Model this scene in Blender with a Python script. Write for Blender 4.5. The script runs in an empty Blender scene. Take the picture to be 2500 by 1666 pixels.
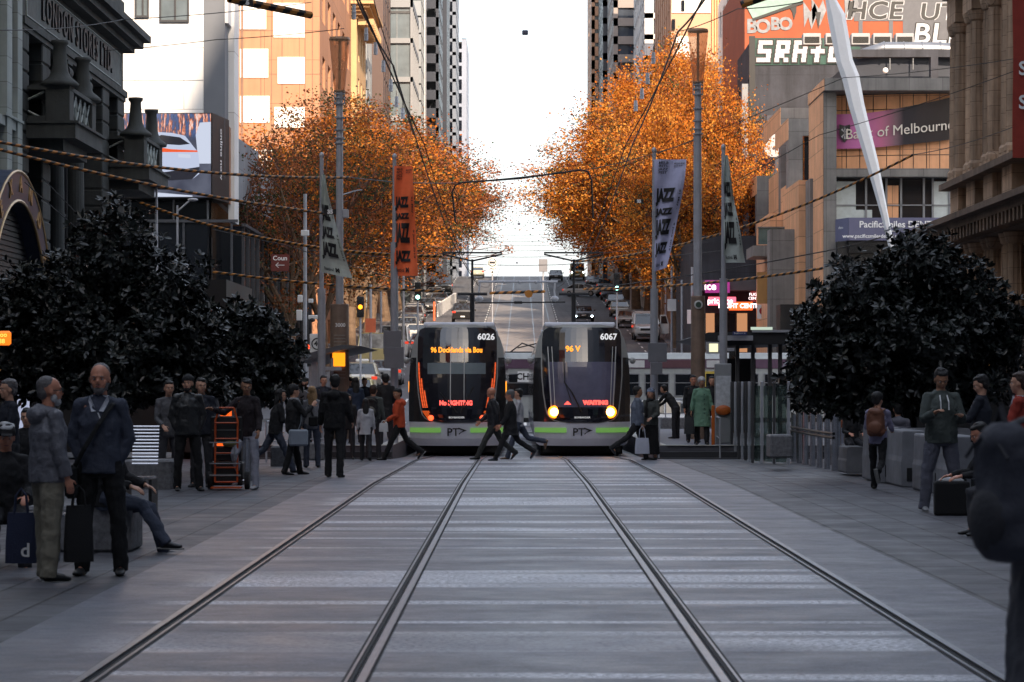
import bpy, bmesh, math, random
from mathutils import Vector, Matrix, noise
R=math.radians
SC=bpy.context.scene; COL=SC.collection
F=6375.0; CX=1262.0; CY=940.0; CH=1.6
# ---------------- camera, world, sun ----------------
cd=bpy.data.cameras.new('camera'); cam=bpy.data.objects.new('camera',cd); COL.objects.link(cam)
cam.location=(0,0,CH); cam.rotation_euler=(R(90),0,0)
cd.sensor_width=36; cd.lens=36*F/2500; cd.shift_x=(1250-CX)/2500; cd.shift_y=(CY-833)/2500
cd.clip_start=.1; cd.clip_end=5000
cd.dof.use_dof=True; cd.dof.focus_distance=68; cd.dof.aperture_fstop=8.5
SC.camera=cam
SUN_EL=32; SUN_AZ=17     # azimuth: degrees to the right of straight behind the camera
W=bpy.data.worlds.new('World'); SC.world=W; W.use_nodes=True
nt=W.node_tree; nt.nodes.clear()
out=nt.nodes.new('ShaderNodeOutputWorld'); bg=nt.nodes.new('ShaderNodeBackground')
sky=nt.nodes.new('ShaderNodeTexSky'); sky.sky_type='NISHITA'; sky.sun_disc=False
sky.sun_elevation=R(SUN_EL); sky.sun_rotation=R(180-SUN_AZ); sky.air_density=1.3; sky.dust_density=3.0; sky.ozone_density=1.5
mixw=nt.nodes.new('ShaderNodeMix'); mixw.data_type='RGBA'; mixw.inputs[0].default_value=.55; mixw.inputs[7].default_value=(4.0,4.25,4.8,1)   # thin bright overcast veil over the clear sky
nt.links.new(sky.outputs[0],mixw.inputs[6]); nt.links.new(mixw.outputs[2],bg.inputs[0]); nt.links.new(bg.outputs[0],out.inputs[0]); bg.inputs[1].default_value=.15
sl=bpy.data.lights.new('sun','SUN'); sl.energy=4.2; sl.angle=R(.6); sl.color=(1,.80,.60)
so=bpy.data.objects.new('sun',sl); COL.objects.link(so); so.location=(20,-60,60)
_d=Vector((math.sin(R(SUN_AZ))*math.cos(R(SUN_EL)),-math.cos(R(SUN_AZ))*math.cos(R(SUN_EL)),math.sin(R(SUN_EL))))
so.rotation_euler=(-_d).to_track_quat('-Z','Y').to_euler()
SC.view_settings.view_transform='Standard'; SC.view_settings.look='None'; SC.view_settings.exposure=1.15; SC.view_settings.gamma=1
SC.render.engine='CYCLES'; SC.cycles.max_bounces=6; SC.cycles.diffuse_bounces=3; SC.cycles.glossy_bounces=3; SC.cycles.transparent_max_bounces=8
SC.cycles.use_adaptive_sampling=True; SC.cycles.adaptive_threshold=.02; SC.cycles.use_denoising=True
SC.cycles.sample_clamp_indirect=6
# ---------------- helpers ----------------
def g(y):     # ground height along the street: level mall, a dip at the crossing, then the hill
    pts=[(-500,0),(42,0),(60,-.13),(70,-.33),(85,-.45),(105,-.5),(120,-.25),(135,.75),(196,4.86),(281,10.6),(353,16.2),(385,17.6),(420,18.2),(3000,18.2)]
    for (a,b),(c,d) in zip(pts,pts[1:]):
        if y<=c: return b+(d-b)*(y-a)/(c-a)
    return 18.2
def xo(y): return .14+max(0,y-120)*.0022      # middle of the tram tracks
def P(px,py,Y): return Vector(((px-CX)*Y/F,Y,CH-(py-CY)*Y/F))
def PX(px,Y): return (px-CX)*Y/F
def PZ(py,Y): return CH-(py-CY)*Y/F
M={}
def mat(name,c,rough=.7,metal=0,var=.12,scale=3,bump=0,spec=.5,emit=None,es=1,alpha=None,bscale=None,coat=0,trans=0,dirt=0):
    if name in M: return M[name]
    m=bpy.data.materials.new(name); m.use_nodes=True; t=m.node_tree; b=t.nodes['Principled BSDF']
    c=tuple(c)[:3]; b.inputs['Roughness'].default_value=rough; b.inputs['Metallic'].default_value=metal
    b.inputs['Specular IOR Level'].default_value=spec; b.inputs['Base Color'].default_value=c+(1,)
    if coat: b.inputs['Coat Weight'].default_value=coat; b.inputs['Coat Roughness'].default_value=.08
    if trans: b.inputs['Transmission Weight'].default_value=trans
    if emit: b.inputs['Emission Color'].default_value=tuple(emit)+(1,); b.inputs['Emission Strength'].default_value=es
    tc=t.nodes.new('ShaderNodeTexCoord')
    if var>0 or bump>0:
        n=t.nodes.new('ShaderNodeTexNoise'); n.inputs['Scale'].default_value=scale; n.inputs['Detail'].default_value=6; n.inputs['Roughness'].default_value=.65
        t.links.new(tc.outputs['Object'],n.inputs['Vector'])
        if var>0:
            r=t.nodes.new('ShaderNodeMapRange'); r.inputs['From Min'].default_value=.3; r.inputs['From Max'].default_value=.7
            r.inputs['To Min'].default_value=1-var; r.inputs['To Max'].default_value=1+var
            t.links.new(n.outputs['Fac'],r.inputs['Value'])
            v=t.nodes.new('ShaderNodeVectorMath'); v.operation='SCALE'; v.inputs[0].default_value=c
            t.links.new(r.outputs[0],v.inputs['Scale']); t.links.new(v.outputs[0],b.inputs['Base Color'])
        if bump>0:
            n2=t.nodes.new('ShaderNodeTexNoise'); n2.inputs['Scale'].default_value=bscale or scale*8; n2.inputs['Detail'].default_value=4
            t.links.new(tc.outputs['Object'],n2.inputs['Vector'])
            bp=t.nodes.new('ShaderNodeBump'); bp.inputs['Strength'].default_value=bump; bp.inputs['Distance'].default_value=.02
            t.links.new(n2.outputs['Fac'],bp.inputs['Height']); t.links.new(bp.outputs[0],b.inputs['Normal'])
    M[name]=m; return m
class MB:
    def __init__(s): s.v=[]; s.f=[]; s.mi=[]; s.sm=[]; s.m=0; s.smooth=False
    def add(s,vs,fs):
        o=len(s.v); s.v+= [tuple(v) for v in vs]
        for f in fs: s.f.append(tuple(i+o for i in f)); s.mi.append(s.m); s.sm.append(s.smooth)
        return s
    def box(s,x0,x1,y0,y1,z0,z1):
        return s.add([(x0,y0,z0),(x1,y0,z0),(x1,y1,z0),(x0,y1,z0),(x0,y0,z1),(x1,y0,z1),(x1,y1,z1),(x0,y1,z1)],
            [(3,2,1,0),(4,5,6,7),(0,1,5,4),(1,2,6,5),(2,3,7,6),(3,0,4,7)])
    def bbox(s,x0,x1,y0,y1,z0,z1,b=.02):   # box with chamfered edges
        X=(x0,x1);Y=(y0,y1);Z=(z0,z1); b=min(b,abs(x1-x0)/3,abs(y1-y0)/3,abs(z1-z0)/3)
        vs=[];idx={}
        for i in(0,1):
            for j in(0,1):
                for k in(0,1):
                    sx,sy,sz=(1-2*i)*b,(1-2*j)*b,(1-2*k)*b
                    for ax in range(3):
                        p=[X[i]+sx,Y[j]+sy,Z[k]+sz]; p[ax]=(X[i],Y[j],Z[k])[ax]
                        idx[i,j,k,ax]=len(vs); vs.append(tuple(p))
        fs=[]
        for ax in range(3):
            a,c=[q for q in range(3) if q!=ax]
            for e in(0,1):
                q=[]
                for (u,w) in((0,0),(1,0),(1,1),(0,1)):
                    t=[0,0,0]; t[ax]=e; t[a]=u; t[c]=w; q.append(idx[t[0],t[1],t[2],ax])
                fs.append(tuple(q))
            for u in(0,1):
                for w in(0,1):
                    t0=[0,0,0]; t0[a]=u; t0[c]=w; t1=t0[:]; t1[ax]=1
                    fs.append((idx[(*t0,a)],idx[(*t1,a)],idx[(*t1,c)],idx[(*t0,c)]))
        for i in(0,1):
            for j in(0,1):
                for k in(0,1): fs.append(tuple(idx[i,j,k,ax] for ax in range(3)))
        return s.add(vs,fs)
    def quad(s,a,b,c,d): return s.add([a,b,c,d],[(0,1,2,3)])
    def poly(s,pts): return s.add(pts,[tuple(range(len(pts)))])
    def prism(s,pts,d):      # polygon + extrusion vector
        n=len(pts); d=Vector(d); a=[Vector(p) for p in pts]
        return s.add(a+[p+d for p in a],[tuple(range(n))[::-1],tuple(range(n,2*n))]+[(i,(i+1)%n,(i+1)%n+n,i+n) for i in range(n)])
    def tube(s,path,rad,n=8,cap=True,ell=None,up=None):
        path=[Vector(p) for p in path]; L=len(path)
        if not hasattr(rad,'__len__'): rad=[rad]*L
        vs=[];fs=[]; prev=None
        for i,p in enumerate(path):
            d=(path[min(i+1,L-1)]-path[max(i-1,0)])
            if d.length<1e-9: d=Vector((0,0,1))
            d.normalize()
            if up is not None: a=Vector(up)
            elif prev is None: a=Vector((1,0,0)) if abs(d.x)<.8 else Vector((0,1,0))
            else: a=prev
            a=(a-d*a.dot(d)); 
            if a.length<1e-6: a=d.orthogonal()
            a.normalize(); prev=a; b=d.cross(a)
            r=rad[i]; rx,ry=(r if hasattr(r,'__len__') else (r,r))
            for k in range(n):
                t=2*math.pi*k/n; vs.append(p+a*math.cos(t)*rx+b*math.sin(t)*ry)
        for i in range(L-1):
            for k in range(n):
                k2=(k+1)%n; fs.append((i*n+k,i*n+k2,(i+1)*n+k2,(i+1)*n+k))
        if cap: fs+=[tuple(range(n))[::-1],tuple(range((L-1)*n,L*n))]
        return s.add(vs,fs)
    def cyl(s,a,b,r,r2=None,n=12): return s.tube([a,b],[r,r if r2 is None else r2],n)
    def lathe(s,c,prof,n=16,ax='z'):    # prof: (r,h)
        c=Vector(c); vs=[];fs=[]
        for r,h in prof:
            for k in range(n):
                t=2*math.pi*k/n; u,w=r*math.cos(t),r*math.sin(t)
                vs.append(c+Vector({'z':(u,w,h),'y':(u,h,w),'x':(h,u,w)}[ax]))
        for i in range(len(prof)-1):
            for k in range(n):
                k2=(k+1)%n; fs.append((i*n+k,i*n+k2,(i+1)*n+k2,(i+1)*n+k))
        fs+=[tuple(range(n))[::-1],tuple(range((len(prof)-1)*n,len(prof)*n))]
        return s.add(vs,fs)
    def ell(s,c,r,n=12,m=8,mx=None):
        c=Vector(c); vs=[];fs=[]
        for i in range(m+1):
            ph=math.pi*i/m
            for k in range(n):
                t=2*math.pi*k/n; v=Vector((r[0]*math.sin(ph)*math.cos(t),r[1]*math.sin(ph)*math.sin(t),r[2]*math.cos(ph)))
                if mx is not None: v=mx@v
                vs.append(c+v)
        for i in range(m):
            for k in range(n):
                k2=(k+1)%n; fs.append((i*n+k,(i+1)*n+k,(i+1)*n+k2,i*n+k2))
        return s.add(vs,fs)
    def xf(s,mx):
        s.v=[tuple(mx@Vector(v)) for v in s.v]; return s
    def build(s,name,ms,parent=None,smooth=None,bevel=0):
        me=bpy.data.meshes.new(name); me.from_pydata(s.v,[],s.f)
        if not isinstance(ms,(list,tuple)): ms=[ms]
        for m in ms: me.materials.append(m)
        me.polygons.foreach_set('material_index',s.mi)
        me.polygons.foreach_set('use_smooth',[smooth]*len(s.f) if smooth is not None else s.sm)
        me.validate(); me.update()
        o=bpy.data.objects.new(name,me); COL.objects.link(o)
        if parent: o.parent=parent
        if bevel:
            b=o.modifiers.new('bevel','BEVEL'); b.width=bevel; b.segments=2; b.limit_method='ANGLE'
        return o
def tag(o,label=None,cat=None,group=None,kind=None):
    if label: o['label']=label
    if cat: o['category']=cat
    if group: o['group']=group
    if kind: o['kind']=kind
    return o
def thing(name,label,cat,loc=(0,0,0),rz=0,group=None):
    o=bpy.data.objects.new(name,None); COL.objects.link(o); o.location=loc; o.rotation_euler=(0,0,rz); o.empty_display_size=.3
    return tag(o,label,cat,group)
def kids(o): return [c for c in COL.objects if c.parent==o]
def dup(root,loc=None,rz=None,label=None,group=None):
    ks=kids(root); r=root.copy(); COL.objects.link(r)
    if loc is not None: r.location=loc
    if rz is not None: r.rotation_euler=(0,0,rz)
    if label: r['label']=label
    if group: r['group']=group
    for k in ks:
        c=k.copy(); COL.objects.link(c); c.parent=r
        for q in kids(k):
            d=q.copy(); COL.objects.link(d); d.parent=c
    return r
def inst(o,parent,loc=None):       # another copy of one part under the same thing
    c=o.copy(); COL.objects.link(c); c.parent=parent
    if loc is not None: c.location=loc
    return c
def text_mesh(s,size,bold=0,extrude=.0,align='CENTER',shear=0,xs=1,spacing=1,res=3):
    cu=bpy.data.curves.new('t','FONT'); cu.body=s; cu.size=size; cu.offset=bold; cu.extrude=extrude; cu.align_x=align; cu.align_y='CENTER'; cu.shear=shear; cu.space_character=spacing; cu.resolution_u=res
    o=bpy.data.objects.new('t',cu); COL.objects.link(o); dg=bpy.context.evaluated_depsgraph_get()
    me=bpy.data.meshes.new_from_object(o.evaluated_get(dg)); COL.objects.unlink(o); bpy.data.objects.remove(o)
    if xs!=1:
        for v in me.vertices: v.co.x*=xs
    return me
def text(s,size,m,org,ux,uz,parent=None,name='lettering',fn=None,**k):   # lettering laid on a plane: ux along the line, uz up
    me=text_mesh(s,size,**k); ux=Vector(ux).normalized(); uz=Vector(uz).normalized(); un=ux.cross(uz); org=Vector(org)
    for v in me.vertices:
        v.co=org+ux*v.co.x+uz*v.co.y+un*v.co.z
        if fn: v.co=fn(v.co)
    me.materials.clear(); me.materials.append(m)
    o=bpy.data.objects.new(name,me); COL.objects.link(o)
    if parent: o.parent=parent
    return o
def wall_grid(mb,O,U,V,us,vs,hole,depth=.25,skip=None):     # a wall sheet with real openings; returns the openings
    O=Vector(O);U=Vector(U);V=Vector(V);N=U.cross(V).normalized()   # N points to the outside
    hs=[]
    for i in range(len(us)-1):
        for j in range(len(vs)-1):
            a,b,c,d=us[i],us[i+1],vs[j],vs[j+1]
            q=[O+U*a+V*c,O+U*b+V*c,O+U*b+V*d,O+U*a+V*d]
            if hole(i,j):
                r=[p-N*depth for p in q]
                for k in range(4): mb.quad(q[k],q[(k+1)%4],r[(k+1)%4],r[k])
                hs.append((a,b,c,d,i,j))
            else: mb.quad(*q)
    return hs
def windows(parent,O,U,V,hs,depth,fm,gm,nx=1,nz=1,fr=.06,name='window',pane=True,maxn=95,varm=None):
    # each opening gets its own frame (part) and pane (sub-part)
    O=Vector(O);U=Vector(U);V=Vector(V);N=U.cross(V).normalized(); cache={}
    for q,(a,b,c,d,i,j) in enumerate(hs[:maxn]):
        w,h=round(b-a,2),round(d-c,2); key=(w,h)
        o=O+U*a+V*c-N*(depth-.02)
        if key not in cache:
            f=MB()
            def bar(u0,u1,v0,v1):
                p=[U*u0+V*v0,U*u1+V*v0,U*u1+V*v1,U*u0+V*v1]; f.prism([x for x in p],N*.07)
            bar(0,fr,0,h);bar(w-fr,w,0,h);bar(fr,w-fr,0,fr);bar(fr,w-fr,h-fr,h)
            for k in range(1,nx): bar(w*k/nx-fr/2,w*k/nx+fr/2,fr,h-fr)
            for k in range(1,nz): bar(fr,w-fr,h*k/nz-fr*.4,h*k/nz+fr*.4) if nx==1 else [bar(w*m/nx+fr/2 if m else fr,w*(m+1)/nx-(fr/2 if m<nx-1 else fr),h*k/nz-fr*.4,h*k/nz+fr*.4) for m in range(nx)]
            fo=f.build(name,fm,parent); fo.location=o
            g_=MB().quad(U*.0,U*w,U*w+V*h,V*h)
            go=g_.build('pane',gm,fo); go.location=N*.005
            cache[key]=(fo,go)
        else:
            fo0,go0=cache[key]; fo=fo0.copy(); COL.objects.link(fo); fo.parent=parent; fo.location=o
            go=go0.copy(); COL.objects.link(go); go.parent=fo
            if varm: go.data=go.data
X_=Vector((1,0,0));Y_=Vector((0,1,0));Z_=Vector((0,0,1))
# ---------------- ground, road, tracks ----------------
def nodes(m): 
    t=m.node_tree; return t,t.nodes['Principled BSDF'],t.nodes.new('ShaderNodeTexCoord')
def nn(t,k,**kw):
    n=t.nodes.new(k)
    for a,b in kw.items():
        if a in n.inputs: n.inputs[a].default_value=b
        else: setattr(n,a,b)
    return n
def ramp(t,src,stops):
    r=t.nodes.new('ShaderNodeValToRGB'); cr=r.color_ramp
    while len(cr.elements)<len(stops): cr.elements.new(.5)
    for e,(p,c) in zip(cr.elements,stops): e.position=p; e.color=(c if hasattr(c,'__len__') else (c,c,c))[:3]+(1,) if hasattr(c,'__len__') else (c,c,c,1)
    t.links.new(src,r.inputs[0]); return r.outputs[0]
def mulc(t,a,b,mode='MULTIPLY',fac=1):
    x=t.nodes.new('ShaderNodeMix'); x.data_type='RGBA'; x.blend_type=mode; x.inputs[0].default_value=fac
    for i,v in((6,a),(7,b)):
        if isinstance(v,tuple): x.inputs[i].default_value=v+(1,)
        else: t.links.new(v,x.inputs[i])
    return x.outputs[2]
def mapping(t,tc,sc,src='Object'):
    m=t.nodes.new('ShaderNodeMapping'); m.inputs['Scale'].default_value=sc; t.links.new(tc.outputs[src],m.inputs[0]); return m.outputs[0]
def noi(t,vec,scale,det=5,rough=.6):
    n=nn(t,'ShaderNodeTexNoise',Scale=scale,Detail=det,Roughness=rough); t.links.new(vec,n.inputs['Vector']); return n.outputs['Fac']
def bumpn(t,b,h,st=.3,dist=.01):
    p=nn(t,'ShaderNodeBump',Strength=st,Distance=dist); t.links.new(h,p.inputs['Height']); t.links.new(p.outputs[0],b.inputs['Normal'])
# concrete track bed with worn streaks across it
mt=mat('track_concrete',(.17,.17,.20),.5,var=0); t,b,tc=nodes(mt)
v1=mapping(t,tc,(1,1,1)); base=ramp(t,noi(t,v1,.6),[(.3,(.105,.108,.130)),(.7,(.155,.158,.188))])
fine=ramp(t,noi(t,v1,45,3),[(.3,.68),(.7,1.3)]); c=mulc(t,base,fine); c=mulc(t,c,ramp(t,noi(t,v1,7,5,.75),[(.36,.80),(.62,1.16)])); vo=nn(t,'ShaderNodeTexVoronoi',Scale=.9); t.links.new(v1,vo.inputs['Vector']); c=mulc(t,c,ramp(t,vo.outputs['Distance'],[(.02,.5),(.045,1.)]))
stv=mapping(t,tc,(.016,.50,1)); sn=noi(t,stv,1.25,1.2,.35); sa=nn(t,'ShaderNodeMath',operation='SUBTRACT'); t.links.new(sn,sa.inputs[0]); sa.inputs[1].default_value=.5; sb=nn(t,'ShaderNodeMath',operation='ABSOLUTE'); t.links.new(sa.outputs[0],sb.inputs[0]); st=ramp(t,sb.outputs[0],[(.022,1.),(.040,0.)]); st2=ramp(t,noi(t,mapping(t,tc,(.22,.35,1)),1,2),[(.36,.2),(.52,1.)]); st=mulc(t,st,st2)
br=ramp(t,noi(t,mapping(t,tc,(16,26,22)),1.3,6,.85),[(.44,.0),(.54,1.)])
# streaks only between the outer rails
sx=nn(t,'ShaderNodeSeparateXYZ'); t.links.new(tc.outputs['Object'],sx.inputs[0])
ab=nn(t,'ShaderNodeMath',operation='ABSOLUTE'); t.links.new(sx.outputs[0],ab.inputs[0])
edge=nn(t,'ShaderNodeMapRange'); edge.inputs['From Min'].default_value=2.75; edge.inputs['From Max'].default_value=2.3; t.links.new(ab.outputs[0],edge.inputs[0])
e1=mulc(t,st,br); e2=mulc(t,e1,edge.outputs[0])
x=nn(t,'ShaderNodeMix',data_type='RGBA'); t.links.new(e2,x.inputs[0]); t.links.new(c,x.inputs[6]); x.inputs[7].default_value=(.74,.75,.80,1)
dk=ramp(t,noi(t,mapping(t,tc,(.7,1,1)),.6,6,.65),[(.3,.78),(.6,1.08)])
t.links.new(mulc(t,x.outputs[2],dk),b.inputs['Base Color'])
rr=ramp(t,noi(t,mapping(t,tc,(.8,1.2,1)),1.5,6,.7),[(.3,.36),(.7,.58)]); t.links.new(rr,b.inputs['Roughness'])
bumpn(t,b,noi(t,v1,60,4),.35,.005); b.inputs['Specular IOR Level'].default_value=.26
# bluestone paving slabs
mp=mat('bluestone_paving',(.08,.08,.1),.5,var=0); t,b,tc=nodes(mp)
v=mapping(t,tc,(1,1,1)); sp=nn(t,'ShaderNodeSeparateXYZ'); t.links.new(v,sp.inputs[0]); cb=nn(t,'ShaderNodeCombineXYZ'); t.links.new(sp.outputs[1],cb.inputs[0]); t.links.new(sp.outputs[0],cb.inputs[1])
bk=nn(t,'ShaderNodeTexBrick'); bk.offset=.5
for k_,v_ in(('Scale',1.0),('Mortar Size',.016),('Brick Width',1.0),('Row Height',.5),('Mortar Smooth',.3),('Bias',.1)): bk.inputs[k_].default_value=v_
bk.inputs['Color1'].default_value=(.066,.066,.076,1); bk.inputs['Color2'].default_value=(.090,.090,.102,1); bk.inputs['Mortar'].default_value=(.014,.014,.017,1)
t.links.new(cb.outputs[0],bk.inputs['Vector'])
c=mulc(t,bk.outputs[0],ramp(t,noi(t,v,.9,6,.7),[(.3,.72),(.7,1.3)])); c=mulc(t,c,ramp(t,noi(t,v,38,3),[(.3,.8),(.7,1.2)]))
gum=nn(t,'ShaderNodeTexVoronoi',Scale=1.3); t.links.new(v,gum.inputs['Vector']); c=mulc(t,c,ramp(t,gum.outputs['Distance'],[(.035,.45),(.05,1.)]))
t.links.new(c,b.inputs['Base Color']); b.inputs['Specular IOR Level'].default_value=.25; t.links.new(ramp(t,noi(t,v,1.4,5),[(.3,.42),(.7,.68)]),b.inputs['Roughness'])
bh=mulc(t,bk.outputs['Fac'],(1.,1.,1.)); inv=nn(t,'ShaderNodeInvert'); t.links.new(bh,inv.inputs['Color']); bumpn(t,b,inv.outputs[0],.5,.006)
# asphalt
ma=mat('asphalt',(.055,.055,.06),.75,var=0); t,b,tc=nodes(ma); v=mapping(t,tc,(1,1,1))
c=mulc(t,ramp(t,noi(t,v,.25,6,.7),[(.3,(.065,.068,.078)),(.7,(.11,.11,.122))]),ramp(t,noi(t,v,30,3),[(.3,.75),(.7,1.3)]))
c=mulc(t,c,ramp(t,noi(t,mapping(t,tc,(1.6,.05,1)),1.,4),[(.35,.75),(.6,1.15)]))
t.links.new(c,b.inputs['Base Color']); bumpn(t,b,noi(t,v,70,3),.3,.006)
mk=mat('footpath_stone',(.10,.10,.11),.6,var=.2,scale=2,bump=.2)
mpaint=mat('road_paint',(.62,.62,.6),.6,var=.3,scale=4)
mkerb=mat('kerb_stone',(.16,.16,.17),.6,var=.25,scale=3,bump=.2)
msteel=mat('rail_steel',(.17,.18,.205),.36,metal=.6,var=.25,scale=5)
mgroove=mat('rail_groove',(.012,.012,.014),.8,var=.2)
YS=[-60,0,10,20,30,42,51,60,65,70,77,85,95,105,112,120,127,135,150,165,180,196,210,225,240,260,281,300,320,340,353,370,385,400,420,520,900,3000]
def sheet(name,xa,xb,y0,y1,dz,m,label=None):
    ys=[y0]+[y for y in YS if y0<y<y1]+[y1]; mb=MB()
    for a,b in zip(ys,ys[1:]):
        f=lambda x,y: (x(y) if callable(x) else x)
        mb.quad((f(xa,a),a,g(a)+dz),(f(xb,a),a,g(a)+dz),(f(xb,b),b,g(b)+dz),(f(xa,b),b,g(b)+dz))
    o=mb.build(name,m); o['kind']='structure'; return o
sheet('ground',-900,900,-60,3000,-.02,ma)
sheet('mall_paving',-15.5,-3.2,-60,99,.0,mp); sheet('mall_paving',3.45,15.5,-60,99,.0,mp)
sheet('track_bed',-3.2,3.45,-60,112,.0,mt)
mt2=mat('hill_track_concrete',(.20,.185,.18),.6,var=.25,scale=.8,bump=.2)
sheet('road',-11,11,118,520,.0,ma)
sheet('tram_track_bed',lambda y:xo(y)-3.05,lambda y:xo(y)+3.05,122,430,.004,mt2)
for s in(-1,1):
    mb=MB(); ys=[122]+[y for y in YS if 122<y<520]+[520]
    for a,b_ in zip(ys,ys[1:]):
        x0,x1=sorted((s*11.0,s*11.3))
        mb.quad((x0,a,g(a)+.14),(x1,a,g(a)+.14),(x1,b_,g(b_)+.14),(x0,b_,g(b_)+.14))
        mb.quad((s*11.0,a,g(a)-.02),(s*11.0,b_,g(b_)-.02),(s*11.0,b_,g(b_)+.14),(s*11.0,a,g(a)+.14))
    mb.quad((s*11.0,122,g(122)-.2),(s*15,122,g(122)-.2),(s*15,122,g(122)+.14),(s*11.0,122,g(122)+.14))
    o=mb.build('kerb',mkerb); o['kind']='structure'
    sheet('footpath',*( (11.3,17) if s>0 else (-17,-11.3)),122,520,.136,mk)
# rails: head, groove and inner lip, slightly proud of the concrete
def rail(x0,side,y0,y1,lab,near=True):
    ys=[y0]+[y for y in YS if y0<y<y1]+[y1]; mb=MB()
    def strip(a,b_,dz,mi):
        mb.m=mi
        for p,q in zip(ys,ys[1:]):
            xa=lambda y:(xo(y) if not near else .14)+x0+a; xb=lambda y:(xo(y) if not near else .14)+x0+b_
            mb.quad((xa(p),p,g(p)+dz),(xb(p),p,g(p)+dz),(xb(q),q,g(q)+dz),(xa(q),q,g(q)+dz))
    if near:
        for a,b_,dz,mi in((-.082,-.068,.006,1),(-.068,-.020,.014,0),(-.020,.030,.005,1),(.030,.046,.010,0),(.046,.064,.006,1)):
            a,b_=(a,b_) if side>0 else (-b_,-a); strip(a,b_,dz,mi)
        mb.m=0
        for p,q in zip(ys,ys[1:]):   # side of the running head
            x=.14+x0; mb.quad((x,p,g(p)+.004),(x,q,g(q)+.004),(x,q,g(q)+.016),(x,p,g(p)+.016))
    else: strip(-.035,.035,.012,0)
    o=mb.build('tram_rail',[msteel,mgroove]); tag(o,lab,'rail')
    return o
names=['outer rail of the left track','inner rail of the left track','inner rail of the right track','outer rail of the right track']
for (x,s),n_ in zip(((-2.455,1),(-1.02,-1),(1.02,1),(2.455,-1)),names):
    rail(x,s,-20,116,'worn steel grooved '+n_+' set in the mall concrete')
    rail(x,s,122,425,'thin bright '+n_+' climbing the far hill',near=False)['group']='rails on the far hill'
# lane lines and dashes on the hill
mb=MB()
def dash(x,y0,y1,w=.1):
    mb.quad((xo(y0)+x-w/2,y0,g(y0)+.009),(xo(y0)+x+w/2,y0,g(y0)+.009),(xo(y1)+x+w/2,y1,g(y1)+.009),(xo(y1)+x-w/2,y1,g(y1)+.009))
y=124
while y<400:
    for x in(-5.9,5.9,-8.7,8.7): dash(x,y,y+2.2,.12)
    dash(-3.2,y,y+3,.1) ; dash(3.2,y,y+3,.1)
    y+=3.01 if 0 else 5.2
for yy in(196,281): pass
mb.build('lane_marking',mpaint)['kind']='structure'
# granite planter kerb lines: stop line & crossing lines at the intersection
mb=MB(); 
for k in range(26): mb.quad((-9+.7*k,119.3,g(119.3)+.01),(-8.65+.7*k,119.3,g(119.3)+.01),(-8.65+.7*k,121.6,g(121.6)+.01),(-9+.7*k,121.6,g(121.6)+.01))
mb.build('crosswalk_marking',mpaint)['kind']='structure'
# raised tram stop platforms either side
mplat=mat('platform_asphalt',(.10,.10,.12),.6,var=.2,scale=3,bump=.2); mtact=mat('platform_edge',(.45,.44,.40),.6,var=.2)
for s,n_ in((-1,'left'),(1,'right')):
    mb=MB(); x0,x1=(1.74+1.42,8.2); x0+=.14*s; 
    a,b_=sorted((s*x0,s*x1)); z0=g(80)-.4; 
    mb.box(a,b_,63.5,97,-1.2,.12); o=mb.build('platform',mplat); o['kind']='structure'
    mb=MB(); e=s*x0; mb.box(min(e,e+s*.35),max(e,e+s*.35),63.5,97,.12,.135); mb.box(min(e+s*.35,e+s*5),max(e+s*.35,e+s*5),63.45,63.75,.12,.134)
    mb.build('platform_edge',mtact)['kind']='structure'
    mb=MB(); 
    for k in range(2):   # steps / ramp face at the near end
        mb.box(a,b_,62.6+.45*k,63.49,-1.0,-.16+.14*k)
    mb.build('platform_step',mat('step_dark',(.03,.03,.035),.7))['kind']='structure'
# ---------------- buildings ----------------
mstone_d=mat('dark_render',(.046,.052,.052),.8,var=.25,scale=1.2,bump=.3,bscale=14)
mstone_l=mat('painted_render',(.33,.37,.36),.75,var=.15,scale=1,bump=.2,bscale=10)
mglass=mat('dark_glass',(.012,.014,.018),.05,var=0,spec=.8)
mglass2=mat('tower_glass',(.05,.06,.08),.04,var=.3,scale=.15,spec=1,bump=.05,bscale=.4)
mglassw=mat('pale_glass',(.14,.17,.19),.05,var=.3,scale=.3,spec=1,bump=.05,bscale=.5)
mframe=mat('window_frame',(.03,.03,.035),.5,var=0)
mframel=mat('pale_window_frame',(.22,.225,.24),.5,var=0)
mwhite=mat('white_panel',(.74,.73,.72),.55,var=.06,scale=.3)
morange=mat('tan_panel',(.40,.19,.10),.7,var=.07,scale=.25)
mgreyp=mat('grey_panel',(.26,.28,.31),.6,var=.1,scale=.4)
mtan=mat('tan_stone',(.78,.39,.20),.6,var=.12,scale=.9)
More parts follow.
